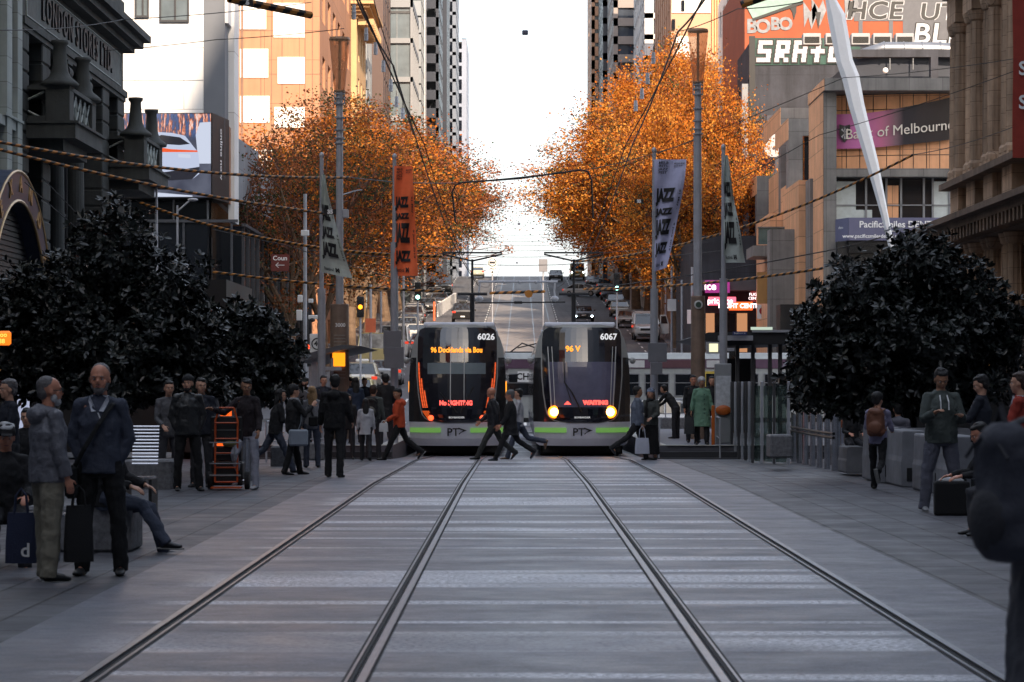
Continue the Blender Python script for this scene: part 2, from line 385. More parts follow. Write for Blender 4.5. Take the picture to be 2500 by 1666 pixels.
def weather(m,bw=0,bh=0,mo=.02,st=.25):      # panel joints and rain streaks that belong to the wall itself
    t=m.node_tree; b=t.nodes['Principled BSDF']; src=b.inputs['Base Color'].links[0].from_socket; tc=t.nodes.new('ShaderNodeTexCoord'); c=src
    if bw:
        sp=nn(t,'ShaderNodeSeparateXYZ'); t.links.new(tc.outputs['Object'],sp.inputs[0]); ad=nn(t,'ShaderNodeMath',operation='ADD'); t.links.new(sp.outputs[0],ad.inputs[0]); t.links.new(sp.outputs[1],ad.inputs[1])
        cb=nn(t,'ShaderNodeCombineXYZ'); t.links.new(ad.outputs[0],cb.inputs[0]); t.links.new(sp.outputs[2],cb.inputs[1]); bk=nn(t,'ShaderNodeTexBrick'); bk.offset=.0 if bw<2.5 else .5
        for k_,v_ in(('Scale',1.0),('Mortar Size',mo),('Brick Width',bw),('Row Height',bh),('Mortar Smooth',.2)): bk.inputs[k_].default_value=v_
        bk.inputs['Color1'].default_value=(.9,.9,.9,1); bk.inputs['Color2'].default_value=(1.06,1.06,1.06,1); bk.inputs['Mortar'].default_value=(.5,.48,.47,1); t.links.new(cb.outputs[0],bk.inputs['Vector']); c=mulc(t,c,bk.outputs[0])
    v=mapping(t,tc,(1.3,1.3,.09)); c=mulc(t,c,ramp(t,noi(t,v,1.2,6,.7),[(.32,1-st*1.4),(.6,1+st*.3)])); c=mulc(t,c,ramp(t,noi(t,mapping(t,tc,(1,1,1)),.35,5,.7),[(.35,1-st),(.6,1.)]))
    t.links.new(c,b.inputs['Base Color'])
weather(mstone_d,0,0,.02,.3); weather(mstone_l,2.2,.75,.012,.15); weather(morange,2.4,3.0,.02,.08); weather(mgreyp,2.4,1.6,.02,.2); weather(mtan,1.1,1.3,.02,.12); weather(mwhite,3.2,3.0,.02,.06)
mblack=mat('black_paint',(.01,.01,.011),.5,var=0)
mwtxt=mat('white_lettering',(.8,.8,.8),.5,var=0)
mbtxt=mat('black_lettering',(.012,.012,.014),.6,var=0)
mconc=mat('dark_concrete',(.042,.044,.056),.85,var=.25,scale=.5,bump=.3,bscale=6); weather(mconc,4,2.1,.012,.3)
mroof=mat('roof_felt',(.08,.08,.085),.9,var=.2)
def lin(a,b,n): return [a+(b-a)*k/n for k in range(n+1)]
def grid_edges(L,n,win,off=None):      # edges alternating pier, window, pier ...
    p=(L-n*win)/(n+1); e=[0]
    for k in range(n): e+= [e[-1]+p, e[-1]+p+win]
    return e+[L]
def block(name,label,cat,x0,x1,y0,y1,z0,z1,wm,street=None,front=None,fm=None,gm=None,group=None,roof=True,split=None):
    """box building: 'street' and 'front' = (bays, win width, floors, win height, sill, nx, nz) for the side facing the street / the camera"""
    t=thing(name,label,cat,((x0+x1)/2,(y0+y1)/2,z0),0,group); O=Vector(t.location)
    fm=fm or mframe; gm=gm or mglass; mb=MB(); side=1 if x1<0 else -1      # the street is at +x for left blocks
    xs=(x1 if side>0 else x0); H=z1-z0; k=[]
    def face(o,U,L,spec):
        if not spec: mb.quad(o,o+U*L,o+U*L+Z_*H,o+Z_*H); return
        n,ww,fl,wh,sill,nx,nz=spec; fh=H/fl; us=grid_edges(L,n,ww); vs=[0]
        for q in range(fl): vs+=[fh*q+sill,fh*q+sill+wh]
        vs.append(H)
        h=wall_grid(mb,o,U,Z_,us,vs,lambda i,j:i%2==1 and j%2==1,.3)
        k.append((o,U,h,nx,nz))
    if side>0: face(Vector((x1,y0,z0))-O,Y_,y1-y0,street)
    else: face(Vector((x0,y1,z0))-O,-Y_,y1-y0,street)
    face(Vector((x0,y0,z0))-O,X_,x1-x0,front)
    a=Vector((x0,y0,z0))-O;L,D=x1-x0,y1-y0
    mb.quad(a+Y_*D+X_*L,a+Y_*D,a+Y_*D+Z_*H,a+Y_*D+X_*L+Z_*H)
    bx=a.x if side>0 else a.x+L
    mb.quad((bx,a.y,0),(bx,a.y+D,0),(bx,a.y+D,H),(bx,a.y,H))
    mb.build('wall',wm,t)
    if roof:
        r=MB(); r.box(a.x+.2,a.x+L-.2,a.y+.2,a.y+D-.2,H-.6,H-.35); r.build('roof',mroof,t)
    for o,U,h,nx,nz in k: windows(t,o,U,Z_,h,.3,fm,gm,nx,nz,maxn=48)
    return t
# ---- London Stores ----
def ionic(mb,x,y,z,s=1):   # scrolled capital
    for dy in(-.3,.3):
        for k,r in enumerate((.26,.19,.12,.06)):
            mb.cyl((x-.34*s,y+dy*s,z),(x+.36*s+.03*k,y+dy*s,z),r*s,n=18)
    for dx in(-.3,.3):
        for k,r in enumerate((.26,.19,.12)): mb.cyl((x+dx*s,y-.40*s-.03*k,z),(x+dx*s,y+.38*s,z),r*s,n=18)
    mb.box(x-.5*s,x+.5*s,y-.5*s,y+.5*s,z+.28*s,z+.42*s)
t=thing('department_store','dark green rendered department store with lattice balconies and raised name across the frieze','building',(-15,89,0))
def T(v): return v
FX=-15.0; Y0,Y1=79.0,99.8; o_=Vector(t.location)
wall=MB()
def wb(*a): wall.box(a[0]-o_.x,a[1]-o_.x,a[2]-o_.y,a[3]-o_.y,a[4],a[5])
wb(-30,FX-1.2,Y0,Y1,0,34)                         # back wall behind piers
wb(FX-1.21,FX-.05,Y0,Y1,12.75,14.3)               # frieze
wb(FX-1.2,FX+.12,Y0,Y1,12.55,12.78); wb(FX-1.2,FX+.05,Y0,Y1,12.40,12.56)
wb(FX-1.2,FX+.35,Y0,Y1+.3,14.3,14.5); wb(FX-1.2,FX+.65,Y0,Y1+.6,14.5,14.75); wb(FX-1.2,FX+.9,Y0,Y1+.8,14.75,15.0)
wb(FX-1.2,FX,Y0,Y1,15.0,16.2); wb(FX-1.2,FX-.3,Y0,Y1,4.1,4.9)
wall.build('wall',mstone_d,t)
def pier(ya,yb,x=FX,z0=0,z1=12.4,xb=FX-1.21):
    pm=MB(); z=z0
    while z<z1:
        zz=min(z+.62,z1); pm.bbox(xb-o_.x,x-o_.x,ya-o_.y,yb-o_.y,z+.03,zz-.02,.04); pm.box(xb-o_.x,x-.05-o_.x,ya+.04-o_.y,yb-.04-o_.y,z-.02,z+.03); z=zz
    pm.build('pier',mstone_d,t)
for a,b in((79.0,80.3),(82.6,84.0),(94.6,96.1),(98.2,99.8)): pier(a,b)
for a,b in((79.0,80.3),(81.6,83.0),(84.4,85.6),(88,89.2),(91.4,92.4),(95,96.2),(98.2,99.8)): pier(a,b,FX-.1,15.0,30)
for y in(86.9,90.9):
    c=MB(); c.lathe((FX-.35-o_.x,y-o_.y,5),[(.36,0),(.36,.2),(.30,.3),(.29,3),(.25,6.9),(.3,7.0)],18)
    ionic(c,FX-.30-o_.x,y-o_.y,12.0,.88); c.build('column',mstone_d,t,smooth=False)
def balcony(ya,yb,xa,xb,zb):
    b=MB(); B=lambda *a: b.box(a[0]-o_.x,a[1]-o_.x,a[2]-o_.y,a[3]-o_.y,a[4],a[5])
    B(xa,xb+.2,ya-.15,yb+.15,zb,zb+.45); B(xa,xb+.3,ya-.22,yb+.22,zb+.45,zb+.53)
    B(xa,xb-.25,ya+.3,yb-.3,zb-.35,zb)
    b.bbox(xb-.75-o_.x,xb-o_.x,ya-o_.y,ya+.75-o_.y,zb+.53,zb+1.5); b.bbox(xb-.75-o_.x,xb-o_.x,yb-.75-o_.y,yb-o_.y,zb+.53,zb+1.5)
    B(xa,xb,ya,yb,zb+1.5,zb+1.62); B(xa,xb-.6,ya+.02,ya+.2,zb+.53,zb+.7)
    po=b.build('balcony',mstone_d,t)
    l=MB(); r=.035
    def latt(p0,d,L,h,n):
        for k in range(n):
            u=L/n
            a=p0+d*u*k; c=a+d*u
            l.cyl(a,c+Z_*h,r,n=4); l.cyl(a+Z_*h,c,r,n=4); l.cyl(a,a+Z_*h,r,n=4)
    latt(Vector((xb-.1-o_.x,ya+.8-o_.y,zb+.6)),Y_,yb-ya-1.6,.85,4); l.build('lattice',mstone_l,po); l=MB(); latt(Vector((xa-o_.x,ya+.1-o_.y,zb+.6)),X_,xb-xa-.8,.85,1)
    l.build('lattice',mstone_l,po)
    for yy in(ya+.37,yb-.37):
        u=MB(); u.lathe((xb-.37-o_.x,yy-o_.y,zb+1.62),[(.58,0),(.6,.08),(.52,.16),(.34,.3),(.26,.5),(.22,.9),(.2,1.25),(.27,1.33),(.27,1.42)],14); u.build('pedestal',mstone_d,po,smooth=True)
balcony(80,85,FX-1.2,-13.7,9.15); balcony(96,100.9,FX-1.2,-13.7,9.15-0)
for (ya,yb,za,zb) in((80.3,82.6,5,12.4),(84,86.3,5,12.4),(87.5,90.3,5,12.4),(91.5,94.6,5,12.4),(96.1,98.2,5,12.4),(84,94.6,.2,4.0),(80.3,82.6,15.3,20),(83,84.4,15.3,20),(85.6,88,15.3,20),(89.2,91.4,15.3,20),(92.4,95,15.3,20),(96.2,98.2,15.3,20)):
    f=MB(); x=FX-1.15-o_.x; a,b=ya-o_.y,yb-o_.y
    for y in(a,(a+b)/2-.05,b-.1): f.box(x,x+.12,y,y+.1,za,zb)
    for z in(za,za+(zb-za)*.35,za+(zb-za)*.7,zb-.1): f.box(x,x+.10,a+.1,b-.1,z,z+.08)
    fo=f.build('window',mframe,t); MB().quad((x+.02,a,za),(x+.02,b,za),(x+.02,b,zb),(x+.02,a,zb)).build('pane',mglass,fo)
fz=MB(); fz.box(FX-.06-o_.x,FX-.03-o_.x,80.08-o_.y,98.92-o_.y,12.97,14.09); fz.build('frieze',mat('frieze_render',(.12,.13,.127),.8,var=.3,scale=2,bump=.3),t)
text('LONDON STORES LTD.',1.18,mbtxt,(FX+.0-o_.x,89.6-o_.y,13.52),(0,1,0),(0,0,1),t,bold=.02,extrude=.03,xs=.96,spacing=1.25)
fr=MB()
for a,b,c,d in((80,99,12.92,12.96),(80,99,14.1,14.14),(80,80.06,12.96,14.1),(98.94,99,12.96,14.1)): fr.box(FX-.05-o_.x,FX-.01-o_.x,a-o_.y,b-o_.y,c,d)
fr.build('frieze_border',mstone_l,t)
# ---- pale building beside it, with the arch ----
t=thing('arcade_building','pale grey rendered building with slim pilasters at the left edge beside the dark store','building',(-16,72,0)); o_=Vector(t.location)
b=MB(); b.box(-14,.8,-14,6.98,0,30)
for y in(-3,1,4.6,6.2): b.box(.8,1.05,y,y+.75,0,30)
for z in(4.4,9.2,13.5,18): b.box(.8,1.0,-14,6.98,z,z+.28); b.box(.8,1.1,4.2,6.98,z+.28,z+.36)
b.build('wall',mstone_l,t)
for z in(6,10.6,14.8):
    f=MB(); f.box(.80,.88,5.4,6.1,z,z+2.2); f.build('window',mglass,t)
t=thing('arched_shopfront','navy arched entrance with gilt capital letters over a black roller shutter','shopfront',(-14.6,73.6,0))
a=MB(); n=28; R0,R1=4.5,5.35; zc=2.3
def arc(r,x): return [(x,r*math.cos(math.pi*k/n),zc+r*math.sin(math.pi*k/n)) for k in range(n+1)]
p0,p1,q0,q1=arc(R0,0),arc(R1,0),arc(R0,.6),arc(R1,.6)
for k in range(n):
    a.quad(q0[k],q0[k+1],q1[k+1],q1[k]); a.quad(p1[k],q1[k],q1[k+1],p1[k+1]); a.quad(q0[k],p0[k],p0[k+1],q0[k+1]); a.quad(p0[k],p1[k],p1[k+1],p0[k+1])
for s in(-1,1): a.box(0,.6,min(s*R0,s*R1),max(s*R0,s*R1),0,zc)
mnavy=mat('navy_paint',(.022,.032,.07),.35,var=.1); mgold=mat('gilt',(.45,.30,.14),.35,metal=.6,var=.1)
a.build('arch',mnavy,t)
tr=MB()
for r in(R0-.02,R1-.04,):
    for k in range(n):
        x=.6; A=(x,r*math.cos(math.pi*k/n),zc+r*math.sin(math.pi*k/n)); B=(x,r*math.cos(math.pi*(k+1)/n),zc+r*math.sin(math.pi*(k+1)/n)); tr.cyl(A,B,.045,n=6)
tr.build('arch_trim',mgold,t)
word='ALEXANDRA'
for k,ch in enumerate(word):
    if ch==' ': continue
    ang=math.pi*(1-(k+1.2)/(len(word)+1.4)); ny=(0,math.cos(math.pi-ang),math.sin(math.pi-ang)); 
    aa=math.pi-ang; c=Vector((.62,(R0+R1)/2*-math.cos(aa),zc+(R0+R1)/2*math.sin(aa)))
    up=Vector((0,-math.cos(aa),math.sin(aa))); text(ch,.62,mgold,c,up.cross(X_)*1,up,t,bold=.012,extrude=.02)
s=MB(); zz=0
while zz<zc+R0-.2:
    w=R0-.02 if zz<zc else math.sqrt(max(.01,(R0-.03)**2-(zz-zc)**2)); s.box(.05,.16,-w,w,zz,zz+.11); s.box(.05,.10,-w,w,zz+.11,zz+.15); zz+=.15
s.build('roller_shutter',mat('shutter_black',(.016,.017,.02),.45,var=.2),t)
# ---- unseen blocks: right and rear ones added to shade the mall, left lines it ----
mbk=mat('shade_block_wall',(.24,.21,.19),.8,var=.15,scale=.2)
block('offframe_block','tall brown block added unseen behind the camera to shade the mall','building',-46,46,-85,-52,0,78,mbk,None,None)
block('offframe_block','grey tower added unseen on the right to shade the mall','building',17.0,46,-50,55,0,86,mgreyp,None,None)
block('offframe_block','stone office block on the left of the mall','building',-48,-17.0,-50,57,0,30,mgreyp,None,None)
# ---- corner building with the big screen (left, beyond the crossing) ----
YB=125.0
t=thing('corner_building','pale concrete corner building with dark ground floors, carrying the big screen','building',(-14.2,YB,0)); b=MB()
zr0,zr1=PZ(585,YB)+0,PZ(262,YB)
sx0=PX(300,YB)+14.2
b.box(-34,-.6,1.0,54,0,11.2)                # dark lower mass
b.build('wall',mblack,t)
c=MB()                                        # white upper box facing the camera
xe=PX(497,YB+2)+14.2
c.box(-34,xe,2,7,11.6,19.2)
c.prism([(xe+1.2,2,19.2),(-34,2,19.2),(-34,2,30),(xe+1.2,2,30)],(0,5,0)); c.build('upper_wall',mwhite,t)
d=MB(); x5,x6=PX(497,YB+2)+14.2,PX(549,YB+2)+14.2
d.prism([(x5+.01,1.98,11.6),(x6,1.98,11.6),(x6,1.98,30),(x5+.01,1.98,30)],(0,5,0)); d.build('grey_wall',mat('grey_render',(.13,.14,.16),.6,var=.08,scale=.4),t)
w=MB(); x7=PX(570,YB+4)+14.2; w.box(x6,x7+.1,3.5,5.5,9.6,30); w.build('white_pier',mwhite,t)
for xa,xb,za,zb in((330,364,-30,44),(390,462,-30,55)):
    f=MB(); A,B=PX(xa,YB+2)+14.2,PX(xb,YB+2)+14.2; z0_,z1_=PZ(zb,YB+2),PZ(za,YB+2)
    for q in(A,(A+B)/2,B-.08): f.box(q,q+.08,1.86,1.97,z0_,z1_)
    f.box(A,B,1.87,1.96,z0_,z0_+.1); f.box(A,B,1.87,1.96,z1_-.1,z1_)
    fo=f.build('window',mframe,t); MB().quad((A,1.93,z0_),(B,1.93,z0_),(B,1.93,z1_),(A,1.93,z1_)).build('pane',mglassw,fo)
# joints
j=MB()
for z in(13.2,16.4,): j.box(-34,xe,1.985,1.999,z,z+.03)
for x in(-20,-14,-8.9,-6.5): j.box(x,x+.03,1.98,1.99,11.6,19)
j.build('panel_joint',mgreyp,t)
# glazed storeys of the lower mass, street side
gl=MB(); gl.quad((-.55,1,4.0),(-.55,50,4.6),(-.55,50,8.9),(-.55,1,10.6)); gl.build('shop_glazing',mat('tree_reflect_glass',(.06,.035,.02),.12,var=.6,scale=2,spec=.9,bump=.9,bscale=5),t)  # brown mottling stands in for orange trees reflected in the glass
gl=MB(); gl.quad((-34,.95,4.2),(-.6,.95,4.2),(-.6,.95,10.8),(-34,.95,10.8)); gl.build('shop_glazing',mglass,t)
for x in(-12,-9.6,-7.1,-4.5,-2.4,-.75): m_=MB(); m_.box(x,x+.08,.88,.94,2,10.8); m_.build('mullion',mframel,t)
for y in lin(1,50,14): m_=MB(); m_.box(-.55,-.50,y,y+.07,4.2,8.7); m_.build('mullion',mframe,t)
# boxed glass storefront (projecting bay at first-floor level)
bx=MB(); zA,zB=PZ(748,133),PZ(540,133)
bx.box(-.6,.7,3,46,2.2,PZ(553,128)); bx.box(-5.2,-.61,.0,.9,2.2,PZ(553,128)); bo=bx.build('glass_bay',mglass,t)
mm=MB()
for y in lin(3.4,45.6,17): mm.box(.7,.8,y-.09,y+.09,2.2,PZ(553,128))
for x in(-5.2,-3.4,-1.8,.5): mm.box(x,x+.1,-.08,0,2.2,PZ(553,128))
mm.box(-5.3,.85,-.12,0,PZ(553,128),PZ(553,128)+.14); mm.box(.7,.9,3,46,PZ(553,128),PZ(553,128)+.14); mm.build('bay_frame',mat('bay_frame_dark',(.05,.052,.06),.5,var=.1),bo)
# sloped concrete parapet along the street
pr=MB(); zt=lambda px,py,y:PZ(py,y)
pts=[(130.4,322,478),(145,372,520),(145.1,405,521),(156,440,545),(167,470,570),(178,492,590)]
X0=-.17
for (ya,ta,ba),(yb,tb,bb) in zip(pts,pts[1:]):
    za,zb_,zc_,zd=PZ(ta,ya),PZ(tb,yb),PZ(ba,ya),PZ(bb,yb)
    pr.prism([(X0,ya-YB,zc_),(X0,yb-YB-.03,zd),(X0,yb-YB-.03,zb_),(X0,ya-YB,za)],(-.35,0,0))
pr.build('parapet',mgreyp,t)
# ---- the screen ----
t=thing('billboard_screen','large lit screen showing the rear of a silver car, on the corner building','billboard',(PX(410,YB-.5),YB-.5,PZ(370,YB-.5)))
S=YB-.5; ox,oz=t.location.x,t.location.z
def q2(px,py,d=0): return Vector((PX(px,S)-ox,-d,PZ(py,S)-oz))
f=MB(); f.box(q2(190,0).x,q2(517,0).x,0,1.0,q2(0,484).z,q2(0,276).z)
# black fascia seen along the street, with the brown end panel
A=q2(517,276);B=q2(517,484); f.prism([(A.x+.02,0,A.z),(A.x+.45,3.4,A.z),(A.x+.45,3.4,B.z),(A.x+.02,0,B.z)],(-.6,.3,0)); f.build('casing',mblack,t)
f=MB(); f.prism([(A.x+.46,3.45,A.z-.3),(A.x+.52,5.6,A.z-.5),(A.x+.52,5.6,B.z-.1),(A.x+.46,3.45,B.z)],(-.4,.3,0)); f.build('end_panel',mat('rust_panel',(.30,.15,.09),.6),t)
text('online now',.55,mwtxt,(A.x+.26,1.7,(A.z+B.z)/2+.2),(0,0,-1),(.125,.99,0),t,bold=.01)
ms=mat('screen_picture',(.02,.02,.03),.3,var=0); tt,bb,tc=nodes(ms)
v=mapping(tt,tc,(5,1,.8)); n1=noi(tt,v,1.2,4,.7); c1=ramp(tt,n1,[(.30,(.015,.02,.05)),(.42,(.08,.14,.32)),(.5,(.06,.06,.09)),(.56,(.9,.28,.12)),(.62,(.95,.8,.75)),(.7,(.05,.05,.08))])
sz=nn(tt,'ShaderNodeSeparateXYZ'); tt.links.new(tc.outputs['Object'],sz.inputs[0])
r_=nn(tt,'ShaderNodeMapRange'); r_.inputs['From Min'].default_value=.9; r_.inputs['From Max'].default_value=.5; tt.links.new(sz.outputs[2],r_.inputs[0])
c2=mulc(tt,ramp(tt,noi(tt,mapping(tt,tc,(.5,1,.5)),1,3),[(.4,(.04,.045,.07)),(.6,(.10,.11,.15))]),(1.,1.,1.))
x=nn(tt,'ShaderNodeMix',data_type='RGBA'); tt.links.new(r_.outputs[0],x.inputs[0]); tt.links.new(c1,x.inputs[6]); tt.links.new(c2,x.inputs[7])
tt.links.new(x.outputs[2],bb.inputs['Emission Color']); bb.inputs['Emission Strength'].default_value=.45
MB().quad(q2(192,482,.03),q2(515,482,.03),q2(515,278,.03),q2(192,278,.03)).build('screen',ms,t)
def em(n,c,s=.8): return mat(n,(0.01,0.01,0.01),.4,var=0,emit=c,es=s)
def pic(pts,m,d,name='picture_detail'): MB().poly([q2(a,b,d) for a,b in pts][::-1]).build(name,m,t)
pic([(190,470),(190,463),(330,466),(470,478),(470,481),(190,481)],em('pic_white',(.34,.37,.45)),.05)
pic([(488,300),(515,298),(515,400),(485,400),(478,330)],em('pic_white',(.34,.37,.45)),.045)
body=em('pic_silver',(.26,.29,.38),.9)
pic([(360,325),(385,323),(420,325),(452,332),(470,355),(484,372),(487,400),(487,425),(470,438),(440,440),(400,442),(372,442),(352,425),(345,395),(348,360)],body,.055)
pic([(372,338),(395,330),(440,336),(464,352),(440,355),(375,351)],em('pic_glass',(.008,.008,.014)),.06)
pic([(352,362),(400,362),(418,365),(482,368),(483,372),(420,372),(395,372),(352,370)],em('pic_red',(.5,.06,.01)),.06)
pic([(435,376),(465,378),(466,387),(436,385)],em('pic_white',(.34,.37,.45)),.06)
pic([(375,425),(487,408),(487,420),(470,438),(440,440),(400,442),(380,438)],em('pic_glass',(.008,.008,.014)),.06)
# ---- tan-orange panelled building, side wall facing the camera ----
t=block('panelled_building','tall sunlit orange and tan panelled building left of the street','building',-36,-13.6,180,214,3,58,morange,(6,2.6,12,2.2,1.1,2,2),None)
j=MB(); o_=Vector(t.location)
for z in range(5,56,3): j.box(-36-o_.x,-13.6-o_.x,179.985-o_.y,179.998-o_.y,z-o_.z,z+.04-o_.z)
for px in(588,636,662,688,744,762): x=PX(px,180)-o_.x; j.box(x,x+.05,179.97-o_.y,179.982-o_.y,0,55)
j.box(PX(589,180)-o_.x,PX(594,180)-o_.x,179.9-o_.y,179.96-o_.y,0,55); j.build('panel_joint',mat('joint_brown',(.22,.12,.08),.8),t)
sm=mat('white_wall_panel',(.85,.80,.74),.5,var=.03)  # pale patches on the orange wall: light thrown back by windows, painted on
for (xa,xb,ya,yb) in((586,655,120,190),(678,744,140,205),(586,658,235,300),(670,744,262,312),(586,650,-12,72),(668,744,8,92),(586,664,365,408)):
    m=MB(); m.box(PX(xa,180)-o_.x,PX(xb,180)-o_.x,179.93-o_.y,179.97-o_.y,PZ(yb,180)-o_.z,PZ(ya,180)-o_.z); m.build('pale_patch',sm,t)
# ---- next buildings on the left going up the hill ----
t=block('corniced_building','sunlit cream corniced corner building above the left trees','building',-24,-13.2,215,228,5,PZ(45,215),mat('cream_stucco',(.52,.33,.16),.7,var=.1,scale=.4),(3,1.5,7,2.4,.6,1,2),(5,1.2,7,2.4,.6,1,2))
o_=Vector(t.location); H=PZ(45,215)-5
c=MB()
for k in range(5): c.box(-5.5-.3*k,5.5+.35*k,-6.6-.35*k,6.6,H+.25*k,H+.25*k+.25)
for y in range(12): c.box(5.5,6.8,-6.2+y*1.05,-5.8+y*1.05,H-.5,H)
c.build('cornice',mat('cream_stucco',(.7,.5,.3)),t)
def tower(lab,pa,pb,Y,D,top,m,st,fr_,fm=None,gm=None):
    X0,X1=PX(pa,Y),PX(pb,Y)
    if X0<0: xa,xb=X1-18,X1
    else: xa,xb=X0,X0+18
    z=PZ(top,Y); return block('office_tower',lab,'building',xa,xb,Y,Y+D,g(Y)-1,z,m,st,fr_,fm,gm,'towers along the hill')
mbrown=mat('brown_granite',(.085,.05,.042),.5,var=.15,scale=.2); mdk=mat('dark_curtain',(.03,.035,.05),.3,var=.2,scale=.1)
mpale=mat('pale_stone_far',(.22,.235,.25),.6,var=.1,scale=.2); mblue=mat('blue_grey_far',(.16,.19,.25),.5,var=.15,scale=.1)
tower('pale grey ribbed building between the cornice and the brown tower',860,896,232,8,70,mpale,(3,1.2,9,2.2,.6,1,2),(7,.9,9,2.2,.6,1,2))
tower('brown granite tower with narrow dark joints',896,936,245,14,-140,mbrown,(4,1.2,14,2.4,.5,1,1),None)
tower('glass corner building with large mirrored panes left of the white pylon',936,1008,262,16,18,mframel,(6,2.3,8,4.4,.3,1,1),(6,2.7,8,4.4,.3,2,1),mframel,mglassw)
tower('slim grey tower with small windows behind the glass corner',1008,1028,282,10,-150,mpale,(4,1.3,22,2,.6,1,1),(8,1.2,22,2,.6,1,1))
tower('plain white concrete pylon building on the left skyline',1028,1037,292,5,-150,mwhite,None,None)
tower('dark glazed tower with copper coloured reflections',1037,1071,300,16,-150,mdk,(5,2.4,20,3.2,.3,1,1),(7,2.2,20,3.2,.3,1,1),mframe,mglass2)
tower('dark tower with white vertical fins',1071,1091,325,14,-150,mdk,(9,.7,1,120,.3,1,1),(14,.6,1,120,.3,1,1),mframel,mpale)
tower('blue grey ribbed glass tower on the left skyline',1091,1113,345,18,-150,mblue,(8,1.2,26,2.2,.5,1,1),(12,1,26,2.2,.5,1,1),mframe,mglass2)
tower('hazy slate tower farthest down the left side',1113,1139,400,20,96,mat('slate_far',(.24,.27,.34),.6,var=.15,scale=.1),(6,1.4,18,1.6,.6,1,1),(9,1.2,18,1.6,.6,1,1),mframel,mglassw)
# ---- right side towers ----
mpeach=mat('peach_render',(.50,.29,.18),.7,var=.07,scale=.3)
tower('slender copper tinted glass tower at the right edge of the sky',1444,1474,345,20,-150,mat('copper_far',(.66,.36,.22),.4,var=.3,scale=.15),(8,1.4,26,2,.5,1,1),(14,.8,26,3,.4,1,1),mframel,mglassw)
tower('dark glass tower right of the copper one',1472,1500,325,18,-150,mdk,(5,2,20,3,.4,1,1),(6,2.2,20,3,.4,1,1),mframe,mglass2)
tower('grey brown glass tower with mirrored facades',1498,1562,300,20,-150,mat('taupe_far',(.30,.25,.23),.4,var=.3,scale=.12),(7,2,20,3,.4,1,1),(7,2,20,3,.4,1,1),mframe,mglass2)
tower('black banded tower behind the right trees',1560,1576,280,12,-150,mdk,(4,2,16,3.4,.5,1,1),(6,2,16,3.4,.5,1,1),mframel,mglass2)
tower('white office tower crossed by dark diagonal braces',1574,1640,255,24,-150,mwhite,(8,2.2,18,2.6,.5,1,1),(6,2,18,2.6,.5,1,1),mframe,mglass2)
t=tower('sunlit peach tower with vertical ribs above the right trees',1638,1850,222,26,-150,mpeach,(7,1.3,16,2.2,.6,1,2),None)
o_=Vector(t.location); b=MB()
for k in range(5): x=PX(1738+k*6.5,222)-o_.x; b.box(x,x+.12,221.8-o_.y,221.99-o_.y,PZ(130,222)-o_.z,50)
b.build('rib',mat('orange_rib',(.75,.36,.16),.6,var=.05),t)
b=MB(); b.box(PX(1640,222)-o_.x,PX(1735,222)-o_.x,221.9-o_.y,221.98-o_.y,PZ(32,222)-o_.z,55); b.box(PX(1650,222)-o_.x,PX(1700,222)-o_.x,221.9-o_.y,221.98-o_.y,PZ(190,222)-o_.z,PZ(90,222)-o_.z); b.build('pale_patch',sm,t)
for px,py in((1663,14),(1640,60),):
    b=MB(); b.box(PX(px,222)-o_.x,PX(px+8,222)-o_.x,221.8-o_.y,221.89-o_.y,PZ(py+14,222)-o_.z,PZ(py-12,222)-o_.z); b.build('window',mglass,t)
# white lightwell / side building right of the peach tower
block('side_building','narrow white sunlit wall beside the graffitied building','building',PX(1792,200),PX(1822,200)+8,200,216,3,PZ(-60,200),mwhite,(4,1.4,8,2,.8,1,1),None)
# ---- orange graffitied building ----
YG=186
mor=mat('orange_paint',(.30,.065,.022),.75,var=.15,scale=.6)
t=block('graffiti_building','orange walled building with silver and black graffiti beneath a pale green beam','building',PX(1818,YG),40,YG,YG+20,3,PZ(-70,YG),mor,None,None)
o_=Vector(t.location)
def gq(px,py,d=.05): return Vector((PX(px,YG)-o_.x,YG-d-o_.y,PZ(py,YG)-o_.z))
msil=mat('silver_spray',(.20,.205,.22),.6,var=.3,scale=2); mgc=mat('grey_paint',(.11,.11,.12),.8,var=.1); mmint=mat('mint_paint',(.22,.32,.29),.6,var=.15)
def gp(pts,m,d=.05,name='graffiti'): return MB().poly([gq(a,b,d) for a,b in pts][::-1]).build(name,m,t)
gp([(2085,-60),(2330,-60),(2330,52),(2085,52)],mgc,.03,'grey_band')
for x in(2096,2170): gp([(x,52),(x+10,52),(x+10,95),(x,95)],mgc,.035,'grey_band')
gp([(1820,12),(1960,-40),(1960,6),(1840,50)],mmint,.08,'painted_beam'); gp([(1818,8),(1960,-45),(1960,-34),(1818,16)],mblack,.09,'painted_beam'); gp([(1836,46),(1960,2),(1960,10),(1838,52)],mblack,.085,'painted_beam')
for (x,y,s,st) in((1852,66,46,'BO'),(1908,60,42,'BO')): text(st,s*YG/F*1.0,msil,gq(x,y),X_,Z_,t,'graffiti',bold=.05,spacing=.8)
for x,y in((1975,38),(1995,30),(2075,15)):
    gp([(x-14,y-34),(x+4,y-8),(x+14,y-30),(x+22,y-4),(x+6,y+34),(x-2,y+4),(x-12,y+30)],msil); 
gp([(1920,8),(1945,-2),(1944,30),(1938,50),(1934,30)],mblack,.06); gp([(1990,30),(2004,30),(1998,72)],mblack,.06)
def bubble(st,px,py,size,xs,inner,outl,Yy,org,un,parent,name='graffiti',shear=.12):
    text(st,size,outl,org+Vector(un)*.0,X_,Z_,parent,name,bold=size*.05,xs=xs,shear=shear,spacing=1.05)
    text(st,size,inner,org+Vector(un)*.03,X_,Z_,parent,name,bold=size*.018,xs=xs,shear=shear,spacing=1.05)
